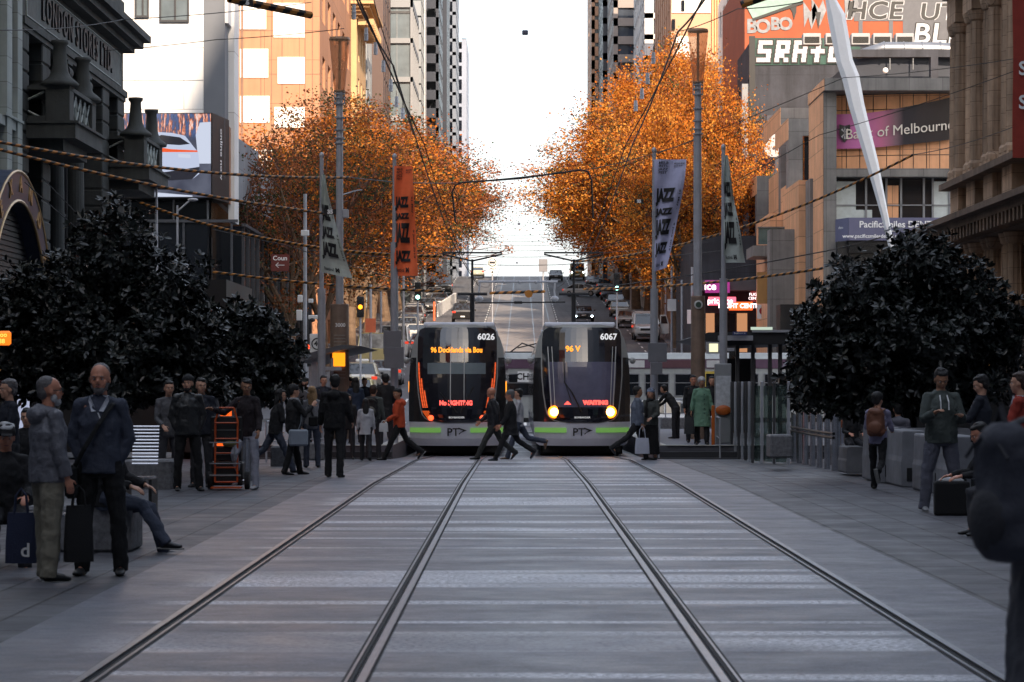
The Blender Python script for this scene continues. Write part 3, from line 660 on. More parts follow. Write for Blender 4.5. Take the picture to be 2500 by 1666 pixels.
mgw=mat('white_spray',(.42,.42,.44),.7,var=.08)
bubble('HCE',0,0,1.75,1.15,mblack,mgw,YG,gq(2133,28),(0,-1,0),t); bubble('UT',0,0,1.7,1.2,mblack,mgw,YG,gq(2290,32),(0,-1,0),t)
# ---- dark grey building with the white capital graffiti ----
YS_=171
t=block('grey_building','dark grey blank wall building with white and green graffiti letters along its top','building',PX(1838,YS_),40,YS_,YS_+12,3,PZ(93,YS_),mconc,(3,2,4,1.6,1.4,1,1),None)
o_=Vector(t.location); sq=lambda px,py,d=.05: Vector((PX(px,YS_)-o_.x,YS_-d-o_.y,PZ(py,YS_)-o_.z))
MB().poly([sq(1842,160),(sq(2100,157)),(sq(2100,94)),sq(1842,94)]).build('graffiti_ground',mat('green_spray',(.03,.075,.06),.8,var=.3,scale=1.2),t)

for k_,(gl,px_) in enumerate((('S',1866),('R',1910),('A',1953),('+',1996),('O',2040))):
    G={'S':['111','100','111','001','111'],'R':['111','101','111','110','101'],'A':['111','101','111','101','101'],'+':['010','010','111','010','010'],'O':['111','101','101','101','111']}[gl]
    for m2,gr,dd in((mbtxt,.09,.06),(mgw,0,.08)):
        b=MB(); cw,chh=.30,.285
        for r_i in range(5):
            for c_i in range(3):
                if G[r_i][c_i]=='1':
                    c_=sq(px_,126,dd)+Vector(((c_i-1)*cw+.04*(2-r_i),-.004*(r_i*3+c_i),(2-r_i)*chh)); b.box(c_.x-cw/2-gr,c_.x+cw/2+gr,c_.y,c_.y+.02,c_.z-chh/2-gr,c_.z+chh/2+gr)
        b.build('graffiti',m2,t)

b=MB(); b.box(sq(1838,0).x-.25,sq(1843,0).x,-6.2,-5.98,-12,PZ(93,YS_)-o_.z+.1); b.build('downpipe',mblack,t)
b=MB(); b.box(sq(1838,0).x-.7,sq(1838,0).x-.02,-6,-5.0,PZ(205,YS_)-o_.z-8,PZ(205,YS_)-o_.z); b.build('sign_panel',mframel,t)
MB().poly([sq(1872,282),sq(1920,282),sq(1920,440),sq(1872,440)][::-1]).build('patch',mat('dark_patch',(.06,.06,.075),.8),t)
text('&',2.6,mgw,sq(1898,350,.08),X_,Z_,t,'graffiti',bold=.12); 
# ---- rooftop terrace, ducts and condensers behind the bank ----
YT=156
t=thing('roof_terrace','dark roof terrace with grey parapet, silver duct and air conditioners behind the bank','building',(PX(2100,YT),YT,10)); o_=Vector(t.location)
tq=lambda px,py,d=0: Vector((PX(px,YT)-o_.x,d,PZ(py,YT)-o_.z))
b=MB(); A,B=tq(2095,195),tq(2360,140); b.box(A.x,B.x,0,14,0,A.z); b.box(A.x-.4,B.x,-.1,.5,B.z,B.z+.45); b.box(tq(2272,0).x,tq(2290,0).x,-.1,.6,A.z,B.z); b.build('wall',mconc,t)
b=MB(); b.box(A.x,B.x,2.5,14,A.z,B.z+.3); b.build('recess',mdk,t)
b=MB(); b.ell(tq(2160,174,-.3),(.17,.17,.17)); b.build('dish',mwtxt,t)
mgalv=mat('galvanised',(.24,.25,.27),.35,metal=.7,var=.2,scale=2)
for i,(xa,xb) in enumerate(((1960,2005),(2015,2060),(2078,2125),(2131,2178),(2186,2232))):
    u=thing('air_conditioner','white rooftop condenser unit %s in the row below the graffiti'%('farthest left','second from left','in the middle','second from right','farthest right')[i] if 0 else ['leftmost white condenser unit on the roof','white condenser unit just right of the leftmost one','middle white condenser unit of the roof row','white condenser unit just left of the rightmost one','rightmost white condenser unit on the roof'][i],'condenser',(PX((xa+xb)/2,YT+4),YT+4,PZ(110,YT+4)),0,'rooftop condensers')
    w=(xb-xa)*YT/F; b=MB(); b.bbox(-w/2,w/2,0,.8,0,.72,.04); b.build('casing',mat('condenser_white',(.30,.30,.31),.5),u)
    b=MB(); b.box(-w/2+.1,w/2-.1,-.03,-.005,.12,.50); 
    for k in range(9): b.box(-w/2+.1,w/2-.1,-.05,-.03,.14+.04*k,.155+.04*k)
    b.build('grille',mblack,u)
d=thing('roof_duct','long silver ventilation duct running across the roof','duct',(PX(2205,YT+2),YT+2,PZ(122,YT+2))); b=MB()
b.tube([(-2.8,0,-.3),(-1.2,0,.05),(0,0,.05),(2.2,0,0),(3.6,0,-.1),(4.2,.5,-.1)],[.25,.42,.42,.45,.45,.45],14)
for x in(-1.2,0,1.1,2.2,3.2): b.tube([(x,0,.03),(x+.06,0,.03)],[.48,.48],14)
b.build('duct',mgalv,d,smooth=True); b=MB(); 
for x in(-.8,.6,2,3.4): b.cyl((x,0,-.4),(x,0,-1.2),.04,n=6)
b.build('support',mgalv,d)
gt=thing('graffiti_board','white outlined graffiti letters on a board above the duct','graffiti',(PX(2280,YT+5),YT+5,PZ(85,YT+5))); b=MB(); b.box(-1.9,2.5,.02,.12,-.8,.9); b.build('board',mgc,gt)
bubble('BLE',0,0,1.75,1.1,mgw,mbtxt,YT,Vector((.2,-.02,0)),(0,-1,0),gt,'lettering')
# ---- bank building ----
YK=126
t=thing('bank_building','tan stone bank building with grey framed bays and a curved sign panel','building',(14.7,YK,0)); o_=Vector(t.location)
bq=lambda px,py,d=0: Vector((PX(px,YK)-o_.x,d,PZ(py,YK)-o_.z))
zt=PZ(196,YK)
L=bq(2008,0).x; Rr=bq(2360,0).x; i0=bq(2041,0).x
b=MB(); b.box(L+.03,i0,-.2,5.95,0,PZ(226,YK)-.01); b.box(L,Rr,-.9,6,PZ(226,YK),zt); 
fo=b.build('frame',mat('grey_stone',(.20,.19,.18),.6,var=.2,scale=.6),t)
b=MB(); # concave curved tan wall behind
n=10
def cy(u): return 1.2-1.0*math.sin(math.pi*min(1,u*1.1)*.5)
for k in range(n):
    u0,u1=k/n,(k+1)/n; x0_,x1_=i0+(Rr-i0)*u0,i0+(Rr-i0)*u1
    for za,zb_ in((PZ(415,YK),PZ(227,YK)),):
        m_=5
        for q in range(m_):
            c0,c1=za+(zb_-za)*q/m_,za+(zb_-za)*(q+1)/m_; e=.02
            b.quad((x0_+e,cy(u0),c0+e),(x1_-e,cy(u1),c0+e),(x1_-e,cy(u1),c1-e),(x0_+e,cy(u0),c1-e))
    
b.build('panel_wall',mtan,t)
b=MB(); b.box(L-.03,L-.005,-.85,6,PZ(226,YK)+.02,zt-.02); b.box(L+.0,L+.025,-.15,5.9,4,PZ(226,YK)-.05); b.build('sunlit_side_sheet',mtan,t)  # tan sheet on the frame's street side: sunlit tone put into the colour
b=MB(); b.box(i0,Rr,1.3,6,0,PZ(227,YK)); b.box(i0,Rr,-.1,1.2,PZ(432,YK),PZ(412,YK)); b.build('wall',mat('grey_stone',(.3,.31,.32)),t)
b=MB(); b.quad((i0,.9,PZ(538,YK)),(Rr,.9,PZ(538,YK)),(Rr,.9,PZ(432,YK)),(i0,.9,PZ(432,YK))); wo=b.build('window',mglass,t)
b=MB()
for px in(2041,2120,2170,2206,2262,2284,2325): x=bq(px,0).x; b.box(x-.05,x+.05,.8,.89,PZ(538,YK),PZ(432,YK))
b.box(i0,Rr,.8,.89,PZ(500,YK),PZ(497,YK)); b.build('frame',mframel,wo)
for (xa,xb,top,m) in((2044,2095,440,mat('white_blind',(.5,.55,.55),.8)),(2095,2135,510,mat('white_blind',(.5,.55,.55))),(2284,2325,440,mat('white_blind',(.5,.55,.55))),(2172,2200,450,mtan)):
    b=MB(); b.box(bq(xa,0).x,bq(xb,0).x,.86,.895,PZ(536,YK),PZ(top,YK)); b.build('blind',m,t)
weather(mat('grey_stone',(.2,.2,.2)),1.6,1.5,.015,.25)
# curved sign
mpk=mat('sign_gradient',(.3,.1,.2),.25,var=0); tt,bb,tc=nodes(mpk); sx_=nn(tt,'ShaderNodeSeparateXYZ'); tt.links.new(tc.outputs['Object'],sx_.inputs[0])
mr=nn(tt,'ShaderNodeMapRange'); mr.inputs['From Min'].default_value=i0; mr.inputs['From Max'].default_value=Rr-1; tt.links.new(sx_.outputs[0],mr.inputs[0])
tt.links.new(ramp(tt,mr.outputs[0],[(0,(.32,.07,.22)),(.22,(.55,.16,.40)),(.42,(.50,.14,.25)),(.55,(.20,.12,.14)),(.62,(.04,.035,.04)),(1,(.035,.03,.03))]),bb.inputs['Base Color']); bb.inputs['Coat Weight'].default_value=.6
sg=thing('bank_sign','curved pink to black sign with a shield emblem and raised white name','sign',(14.7,YK,0)); b=MB(); s0,s1=.02,.97
def sgz(u): return PZ(352,YK)+(PZ(330,YK)-PZ(352,YK))*0+.55*max(0,u-.35)**1.3
xs0=bq(2046,0).x; xs1=bq(2322,0).x
sy=lambda x:(cy((x-i0)/(Rr-i0))-.28)
for k in range(20):
    a0,a1=xs0+(xs1-xs0)*k/20,xs0+(xs1-xs0)*(k+1)/20; zf=lambda x:(.12+1.0*max(0,(x-xs0)/(xs1-xs0)-.2)**1.4)
    lo=PZ(363,YK); hi=PZ(281,YK)
    p=[(a0,sy(a0),lo+zf(a0)*.5),(a1,sy(a1),lo+zf(a1)*.5),(a1,sy(a1),hi+zf(a1)),(a0,sy(a0),hi+zf(a0))]
    b.prism(p,(0,.12,0))
b.build('panel',mpk,sg)
def sfn(co):
    x=co.x; return Vector((x,sy(x)-.05+co.y,co.z+.45*max(0,(x-xs0)/(xs1-xs0)-.1)**1.3))
text('Bank of Melbourne',.70,mat('cream_letter',(.75,.68,.6),.5,var=0),(bq(2198,0).x,0,PZ(326,YK)),X_,Z_,sg,'lettering',fn=sfn,bold=.0,extrude=.02,xs=.95)
b=MB(); c0=bq(2067,322); sh=[(-.26,.42),(0,.36),(.26,.42),(.26,0),(.16,-.28),(0,-.45),(-.16,-.28),(-.26,0)]
b.prism([(c0.x+x,sy(c0.x)-.08,c0.z+z) for x,z in sh][::-1],(0,.07,0)); eo=b.build('shield',mblack,sg)
b=MB()
for a in(45,135,225,315,90,270): b.poly([(c0.x,sy(c0.x)-.09,c0.z),(c0.x+.22*math.cos(R(a-12)),sy(c0.x)-.09,c0.z+.3*math.sin(R(a-12))),(c0.x+.22*math.cos(R(a+12)),sy(c0.x)-.09,c0.z+.3*math.sin(R(a+12)))])
b.build('star',mat('emblem_grey',(.35,.35,.38),.4),eo)
# dental sign
dn=thing('dental_sign','slate purple dental sign band with white lettering under the bank windows','sign',(14.7,YK,0)); b=MB()
mdn=mat('slate_purple',(.12,.12,.20),.6,var=.06); b.box(bq(2066,0).x,Rr-.4,-1.0,-.02,PZ(590,YK),PZ(535,YK)); b.prism([(bq(2038,0).x,-.2,PZ(592,YK)),(bq(2066,0).x-.01,-1,PZ(590,YK)),(bq(2066,0).x-.01,-1,PZ(535,YK)),(bq(2038,0).x,-.2,PZ(537,YK))],(0,.15,0)); b.build('panel',mdn,dn)
text('PacificSmiles DENTAL',.44,mwtxt,(bq(2192,0).x,-1.02,PZ(552,YK)),X_,Z_,dn,'lettering',bold=.008); text('www.pacificsmilesdental.com.au',.25,mwtxt,(bq(2132,0).x,-1.02,PZ(580,YK)),X_,Z_,dn,'lettering',bold=.004)
b=MB(); b.tube([(bq(2150+5*k,0).x,-1.03,PZ(566+2*math.sin(math.pi*k/8),YK)) for k in range(9)],[.004+.02*math.sin(math.pi*k/8) for k in range(9)],5); b.build('smile_mark',mwtxt,dn)
text('dental',.2,mwtxt,(bq(2052,0).x,-.62,PZ(558,YK)),(1,-1.2,0),Z_,dn,'lettering')
b=MB(); z=PZ(615,YK)
for k in range(9): b.box(bq(2066,0).x,Rr-.6,-.95,-.8,PZ(612,YK)+.06*k-.15,PZ(612,YK)+.06*k-.11)
b.box(bq(2040,0).x,Rr-.6,-.75,.5,2.9,PZ(592,YK)); b.build('louvre',mblack,t)
# stepped framed bays up the street
gs=mat('grey_stone',(.3,.31,.32))
def bay(px0,px1,ptop,Yn,Yf):
    xl=PX(px0,Yn)-o_.x; z=PZ(ptop,Yn); b=MB(); b.box(xl,xl+6,Yn-YK,Yn-YK+.5,z-.9,z); b.box(xl,xl+.75,Yn-YK,Yn-YK+1.2,0,z-.9); b.build('bay_frame',gs,t)
    b=MB(); b.box(xl-.02,xl+.0,Yn-YK,Yf-YK,z-1.1,z+.02); b.box(xl,xl+6,Yn-YK+.51,Yf-YK,z-.5,z); b.box(xl+.3,xl+6,Yn-YK+1,Yf-YK,0,z-3.2); b.build('bay_wall',mtan,t)  # includes a thin tan sheet colouring the frame's street side as sunlit
    b=MB(); b.box(xl+.9,xl+6,Yn-YK+.6,Yn-YK+1,z-4.4,z-.9); b.build('bay_glass',mglass,t)
bay(1906,2008,264,146,156); bay(1848,1906,430,160,170); bay(1925,2008,290,138,145)
b=MB()
for (xa,xb,ya,yb,Yn,m) in((1950,1990,200+240,940,132,0),(1880,1925,520,940,140,0)):
    b.box(PX(xa,Yn)-o_.x,PX(xb,Yn)-o_.x+3,Yn-YK,Yn-YK+8,0,PZ(ya,Yn))
b.build('pier',mtan,t)
b=MB(); Yn=139; b.box(PX(1852,Yn)-o_.x,PX(1972,Yn)-o_.x,Yn-YK,Yn-YK+.15,PZ(597,Yn),PZ(557,Yn)); b.build('balustrade',mat('green_glass',(.10,.14,.13),.1,var=.2,spec=.8),t)
b=MB(); b.box(PX(1850,Yn)-o_.x,PX(1972,Yn)-o_.x,Yn-YK-.05,Yn-YK+.2,PZ(557,Yn),PZ(554,Yn)); b.box(PX(1838,Yn)-o_.x,PX(1972,Yn)-o_.x,Yn-YK-.3,Yn-YK+4,PZ(626,Yn),PZ(600,Yn)); b.build('balcony',gs,t)
for px,py in((1942,598),(1912,628)):
    f=MB(); x,z=PX(px,137)-o_.x,PZ(py+52,137); w=.62; f.box(x,x+.06,10.9,11,z,z+1.15); f.box(x+w-.06,x+w,10.9,11,z,z+1.15); f.box(x,x+w,10.88,10.99,z,z+.06); f.box(x,x+w,10.88,10.99,z+.38,z+.43); f.box(x,x+w,10.88,10.99,z+1.09,z+1.15)
    fo=f.build('window',mwtxt,t); MB().quad((x,10.95,z),(x+w,10.95,z),(x+w,10.95,z+1.15),(x,10.95,z+1.15)).build('pane',mglass,fo)
# ochre shop panels and lower grey piers behind the platform shelter
b=MB()
for xa,xb in((1848,1880),(1940,1972)): b.box(PX(xa,136)-o_.x,PX(xb,136)-o_.x,9.8,10,PZ(742,136),PZ(665,136))
b.build('ochre_cladding',mat('ochre_panel',(.42,.20,.06),.6,var=.1),t)
b=MB(); b.box(PX(1880,134)-o_.x,PX(1940,134)-o_.x,8,9.5,0,PZ(560,134)); b.box(PX(1972,131)-o_.x,PX(2010,131)-o_.x,4,7,0,PZ(440,131)); b.build('pier',gs,t)
b=MB(); b.box(PX(1900,130)-o_.x,Rr,3,5,0,PZ(745,130)); b.build('dark_shopfront',mblack,t)
# ---- shops further up on the right ----
t=thing('shop_row','row of shops under a dark awning with magenta and orange lit fascias','building',(13,150,g(150))); o_=Vector(t.location); Yn=150
hq=lambda px,py: Vector((PX(px,Yn)-o_.x,0,PZ(py,Yn)-o_.z))
b=MB(); b.box(hq(1700,0).x,hq(1860,0).x,.3,19,-.5,hq(0,575).z); b.build('wall',mconc,t)
b=MB(); b.box(hq(1700,0).x,hq(1852,0).x,-1.6,.3,hq(0,712).z,hq(0,686).z); b.build('awning',mat('awning_grey',(.07,.07,.08),.6),t)
def sgn(n,xa,xb,ya,yb,c,s,m2=None): 
    b=MB(); A,B=hq(xa,yb),hq(xb,ya); b.box(A.x,B.x,-1.9,-1.7,A.z,B.z); return b.build(n,em(m2 or n+'_'+str(xa),c,s),t)
sgn('magenta_sign',1716,1775,688,718,(.35,.03,.22),.5); sgn('pink_sign',1724,1790,728,748,(1,.12,.18),1.0); sgn('orange_sign',1774,1830,740,760,(1,.12,.02),.9)
sgn('red_sign',1826,1848,714,740,(.25,.02,.02),.4)
text('ice',.6,em('sign_white',(1,.8,.8),1.4),hq(1728,703)+Vector((0,-1.93,0)),X_,Z_,t,'lettering',bold=.01); text('priceline',.42,em('sign_white',(1,.8,.8)),hq(1752,738)+Vector((0,-1.93,0)),X_,Z_,t,'lettering',bold=.01)
text('FLIGHT CENTRE',.36,em('sign_white',(1,.8,.8)),hq(1800,750)+Vector((0,-1.93,0)),X_,Z_,t,'lettering',bold=.01,xs=.95); text('FLIGHT\nCENTRE',.22,em('sign_white',(1,.8,.8)),hq(1837,727)+Vector((0,-1.93,0)),X_,Z_,t,'lettering')
for xa,xb in((1724,1745),(1748,1765),(1770,1795),(1800,1825)):
    b=MB(); b.box(hq(xa,0).x,hq(xb,0).x,.18,.28,hq(0,860).z,hq(0,765).z); b.build('shop_window',em('shop_glow',(.9,.42,.2),.28) if xa in(1724,1800) else mglass,t)
t=thing('blade_sign','narrow slate blue vertical blade sign with pale lettering','sign',(PX(1863,146),146,PZ(713,146))); b=MB(); b.box(-.32,.32,-.1,.1,-.62,.62); b.build('panel',mdn,t); text('BUSINESS\nCENTRE',.13,mwtxt,(0,-.11,.28),X_,Z_,t,'lettering'); text('8300 1800',.12,mwtxt,(0,-.11,-.12),X_,Z_,t,'lettering',bold=.004)
t=thing('post_sign','white framed sign with a red roundel below the blade sign','sign',(PX(1863,145),145,PZ(762,145))); b=MB(); b.box(-.33,.33,-.05,.05,-.38,.40); b.build('panel',mwtxt,t); b=MB(); b.lathe((0,-.07,.05),[(.22,0),(.22,.01)],20,'y'); b.build('roundel',mat('sign_red',(.35,.02,.03),.5,var=0),t)
# ---- post office, right edge ----
msand=mat('sandstone',(.50,.335,.22),.8,var=.25,scale=.8,bump=.35,bscale=10); mdarkstone=mat('dark_sandstone',(.15,.10,.07),.85,var=.3,scale=1.2,bump=.3,bscale=10)  # cornice sandstone is a darker brown than the walls
t=thing('post_office','tall sandstone classical building with paired columns and heavy cornices at the right edge','building',(14.0,84,0)); o_=Vector(t.location); b=MB()
XL=14.0-o_.x
def ring(x,ya,yb,z0,z1,mb): mb.box(XL-x,XL+14,ya-x-84,yb+x-84,z0,z1)
b.box(XL+.6,XL+14,-26,.6,0,30)
def colpair(y,z0,z1):
    b.box(XL+.1,XL+.7,y-.75-84,y+.75-84,z0-1.9,z0); b.box(XL,XL+.7,y-.85-84,y+.85-84,z0-.22,z0); b.box(XL,XL+.7,y-.85-84,y+.85-84,z0-2.1,z0-1.9)
    b.box(XL,XL+.7,y-.8-84,y+.8-84,z1,z1+.9)
for y in(84.2,81.2,78.2,75.2): 
    colpair(y,8.3,13.2); colpair(y,.9+1.2,6.0)
b.build('wall',msand,t)
for y in(84.2,81.2,78.2,75.2):
    for z0,z1 in((8.3,13.2),(2.1,6.0)):
        c=MB()
        for dy in(-.4,.4):
            c.lathe((XL+.28,y+dy-84,z0),[(.33,0),(.33,.15),(.26,.25),(.25,(z1-z0)*.4),(.21,z1-z0-.35),(.28,z1-z0-.3),(.36,z1-z0-.02)],16)
            for k in range(6): a=k*math.pi/3; c.cyl((XL+.28+.25*math.cos(a),y+dy-84+.25*math.sin(a),z0+.3),(XL+.28+.21*math.cos(a),y+dy-84+.21*math.sin(a),z1-.4),.035,n=5)
        c.build('column',msand,t)
c=MB()
for z0,h,x in((6.0,.35,.25),(6.35,.2,.7),(6.55,.18,1.0),(7.9,.2,.25),(14.1,.35,.15),(14.45,.25,.5),(14.7,.2,.9),(16,.2,.2)): ring(x,60,84.9,z0,z0+h,c)
for k in range(44): c.box(XL-.7,XL-.2,-24.8+k*.56-84*0,-24.55+k*.56,6.0,6.35)
c.build('cornice',mdarkstone,t)
for y in(82.7,79.7,76.7):
    f=MB(); f.box(XL+.5,XL+.62,y-.5-84,y+.5-84,8.6,12.2); fo=f.build('window',mglass,t); f=MB(); 
    for a,b_,c_,d in((y-.62,y-.5,8.5,12.3),(y+.5,y+.62,8.5,12.3),(y-.7,y+.7,12.3,12.55),(y-.7,y+.7,8.3,8.5),(y-.04,y+.04,8.6,12.2)): f.box(XL+.42,XL+.64,a-84,b_-84,c_,d)
    f.build('frame',msand,fo)
weather(msand,.9,.45,.01,.35); weather(mdarkstone,0,0,.01,.3)
# red banner
t=thing('vertical_banner','long red vertical banner with pale lettering hung at the top right edge','banner',(PX(2478,58),58,PZ(60,58))); b=MB()
n=14; pts=[]
for k in range(n):
    z0,z1=3.2-k*.44,3.2-(k+1)*.44
    for j in range(4):
        f=lambda jj,z:(-.06*0+(-.05)+jj*.2-(.1 if z<-.0 else 0)*0,.05*math.sin(z*2+jj),z)
        b.quad(f(j,z1),f(j+1,z1),f(j+1,z0),f(j,z0))
b.build('cloth',mat('banner_red',(.30,.035,.02),.8,var=.15),t,smooth=True)
for z,s,q in((1.5,'S','.'),(-1.0,'S','.'),(-1.75,'S','.')): text(s,.42,mwtxt,(.16,-.09,z),Z_ if 0 else X_,Z_,t,'lettering',bold=.01)
# leaning white mast
t=thing('leaning_mast','giant leaning white spindle shaped mast in front of the bank','sculpture',(PX(2150,118),118,0)); b=MB()
pp=[(2010,-60,20),(2028,0,26),(2042,40,44),(2062,150,41),(2077,190,43),(2092,260,38),(2130,400,30),(2162,535,17),(2180,620,14)]
path=[(PX(x,118)-PX(2150,118),0,PZ(y,118)) for x,y,w in pp]; 
b.tube(path,[(w/2*118/F,.22) for x,y,w in pp],6,up=(1,0,0)); b.build('mast',mat('white_steel',(.75,.75,.76),.35,var=.05),t)
# ---------------- trees ----------------
import numpy as np
def leafmat(name,c,tr=.35,gloss=.0,var=.35,rough=.5):
    if name in M: return M[name]
    m=bpy.data.materials.new(name); m.use_nodes=True; t=m.node_tree; b=t.nodes['Principled BSDF']; o=t.nodes['Material Output']
    ge=t.nodes.new('ShaderNodeNewGeometry'); n=t.nodes.new('ShaderNodeMapRange'); n.inputs['To Min'].default_value=1-var; n.inputs['To Max'].default_value=1+var
    t.links.new(ge.outputs['Random Per Island'],n.inputs[0]); v=t.nodes.new('ShaderNodeVectorMath'); v.operation='SCALE'; v.inputs[0].default_value=c; t.links.new(n.outputs[0],v.inputs['Scale'])
    t.links.new(v.outputs[0],b.inputs['Base Color']); b.inputs['Roughness'].default_value=rough; b.inputs['Specular IOR Level'].default_value=gloss
    if tr:
        tl=t.nodes.new('ShaderNodeBsdfTranslucent'); t.links.new(v.outputs[0],tl.inputs[0]); mx=t.nodes.new('ShaderNodeMixShader'); mx.inputs[0].default_value=tr
        t.links.new(b.outputs[0],mx.inputs[1]); t.links.new(tl.outputs[0],mx.inputs[2]); t.links.new(mx.outputs[0],o.inputs[0])
    M[name]=m; return m
def leaf_mesh(name,cen,nor,siz,mi,ms,asp=.55,fold=.25,axis=None,seed=0,shape6=False):
    rs=np.random.RandomState(seed); n=len(cen)
    nor=nor/np.linalg.norm(nor,axis=1,keepdims=True)
    if axis is None: axis=rs.normal(size=(n,3))
    a=axis-nor*(axis*nor).sum(1,keepdims=True); a/=np.linalg.norm(a,axis=1,keepdims=True)+1e-9; b=np.cross(nor,a)
    s=siz[:,None]
    if shape6:   # pointed oval leaf folded along the midrib, two quads
        co=np.stack([cen-a*s*.5,cen-a*s*.15+b*s*asp*.5+nor*s*fold*.5,cen+a*s*.22+b*s*asp*.42+nor*s*fold*.4,cen+a*s*.5,cen+a*s*.22-b*s*asp*.42+nor*s*fold*.4,cen-a*s*.15-b*s*asp*.5+nor*s*fold*.5],1).reshape(-1,3)
        base=np.arange(n)[:,None]*6; loops=np.concatenate([base+np.array([0,1,2,3]),base+np.array([0,3,4,5])],1).reshape(-1); npoly=2*n; mi=np.repeat(mi,2)
    else:
        co=np.stack([cen-a*s*.5,cen+b*s*asp*.5,cen+a*s*.5+nor*s*fold,cen-b*s*asp*.5],1).reshape(-1,3); loops=np.arange(4*n); npoly=n
    me=bpy.data.meshes.new(name); me.vertices.add(len(co)); me.vertices.foreach_set('co',co.astype(np.float32).ravel())
    me.loops.add(len(loops)); me.loops.foreach_set('vertex_index',loops.astype(np.int32)); me.polygons.add(npoly)
    me.polygons.foreach_set('loop_start',(np.arange(npoly)*4).astype(np.int32)); me.polygons.foreach_set('material_index',mi.astype(np.int32))
    for m in ms: me.materials.append(m)
    me.update(calc_edges=True); return me
mbark=mat('plane_bark',(.13,.085,.055),.9,var=.35,scale=3,bump=.5,bscale=12); mtwig=mat('twig_bark',(.10,.045,.03),.85,var=.2)
L1=leafmat('leaf_orange',(.50,.155,.025)); L2=leafmat('leaf_amber',(.58,.25,.05)); L3=leafmat('leaf_rust',(.24,.085,.04)); L4=leafmat('leaf_olive',(.06,.068,.035)); L5=leafmat('leaf_grey_green',(.028,.036,.03),tr=.15)
def make_tree(H,rx,rz,zc,mix,seed,nclump=260,per=150,ls=.165,sparse=1.0,trunk_r=.32,fork=3.2):
    rnd=random.Random(seed); rs=np.random.RandomState(seed)
    tr=MB(); tw=MB(); tips=[]
    lean=Vector((rnd.uniform(-.3,.3),rnd.uniform(-.3,.3),fork)); tr.tube([(0,0,-.6),(0,0,.3),lean*.5,lean],[trunk_r*1.25,trunk_r*1.05,trunk_r*.9,trunk_r*.85],10)
    def branch(p,d,L,r,lev):
        pts=[p]; q=p.copy(); dd=d.copy()
        for k in range(4):
            dd=(dd+Vector((rnd.uniform(-.22,.22),rnd.uniform(-.22,.22),rnd.uniform(-.02,.18)))).normalized(); q=q+dd*L/4; pts.append(q.copy())
        r=max(r,.045); (tr if lev<2 else tw).tube(pts,[r,r*.85,r*.7,r*.55,r*.4],6 if lev<2 else 4,cap=False)
        if lev>=3: tips.append(q); return
        for k in range(3 if lev<2 else 3):
            b=pts[rnd.choice((2,3,4))]; nd=(dd*.8+Vector((rnd.gauss(0,.6),rnd.gauss(0,.6),rnd.gauss(.15,.4)))).normalized(); branch(b,nd,L*.66,r*.5,lev+1)
    for k in range(6):
        a=k*2*math.pi/6+rnd.uniform(-.3,.3); d=Vector((math.cos(a)*.55,math.sin(a)*.55,1)).normalized(); branch(lean,d,(H-fork)*.38,trunk_r*.55,0)
    tm=tr.build('trunk',mbark); tm.data.materials.append(mtwig)
    wm=tw.build('twigs',mtwig)
    # leaf clumps through an uneven crown volume
    C=[]
    while len(C)<nclump:
        v=rs.normal(size=3); v/=np.linalg.norm(v); r=rs.uniform(.25,1)**.6
        p=np.array([v[0]*rx*r,v[1]*rx*r,zc+v[2]*rz*r])
        w=1+.34*noise.noise(Vector((v[0]*1.7+seed,v[1]*1.7,v[2]*1.7)))*2
        p[:2]*=w; 
        if p[2]>zc: p[:2]*=1-.28*((p[2]-zc)/rz)**2
        C.append(p)
    C=np.array(C); T=np.array([[t.x,t.y,t.z] for t in tips]); 
    ok=(np.abs(T[:,0])<rx*1.15)&(T[:,2]<zc+rz*1.1); C=np.concatenate([C,T[ok][:int(nclump*.8)]])
    n=len(C); N=n*per; ci=np.repeat(np.arange(n),per); R_=rs.uniform(.4,1.05,n)*rx*.135*sparse
    cen=C[ci]+rs.normal(size=(N,3))*R_[ci][:,None]*np.array([1,1,.8])
    nor=rs.normal(size=(N,3))+np.array([0,0,.5]); siz=rs.uniform(.6,1.3,N)*ls
    bias=rs.dirichlet(np.array(mix)*1.6+.01,n); cum=np.cumsum(bias,1); mi=(rs.rand(N)[:,None]>cum[ci]).sum(1).clip(0,4)
    me=leaf_mesh('crown',cen,nor,siz,mi,[L1,L2,L3,L4,L5],asp=.75,seed=seed)
    cr=bpy.data.objects.new('crown',me); COL.objects.link(cr)
    tw_=wm; tm.parent=None
    root=thing('plane_tree','tree','tree'); tm.parent=root; cr.parent=root; wm.parent=cr; return root
tr_r=[make_tree(19,6.2,8.2,12.2,(.34,.32,.26,.06,.02),11),make_tree(19,6.0,8.4,12.0,(.34,.26,.26,.12,.02),12)]
tr_l=[make_tree(18,5.8,7.0,11.5,(.24,.08,.42,.22,.04),21,nclump=210,per=85,sparse=1.0),make_tree(18,5.6,7.2,11.4,(.34,.12,.38,.13,.03),22,nclump=230,per=95)]
tr_s=make_tree(16,4.3,6.2,10.0,(.10,.02,.50,.34,.04),31,nclump=120,per=48,sparse=1.1,trunk_r=.38,fork=3.6)
tr_d=make_tree(16,5.2,6.5,10,(.05,.01,.18,.22,.54),41,nclump=130,per=60,ls=.2,sparse=1.2)
used=set()
def put(base,x,y,s,rz,lab,sx=1):
    b=base
    if id(b) not in used: used.add(id(b)); o=b
    else: o=dup(b)
    o.location=(x,y,g(y)+.1); o.rotation_euler=(0,0,rz); o.scale=(s*sx,s*sx,s); tag(o,lab,'tree','autumn street trees'); return o
G_='autumn street trees'
put(tr_r[0],11.4,166,.98,.3,'nearest glowing orange plane tree on the right, behind the right light pole',.80)
put(tr_r[1],11.2,184,1.08,2.1,'tallest orange plane tree on the right, leaning over the road',.92)
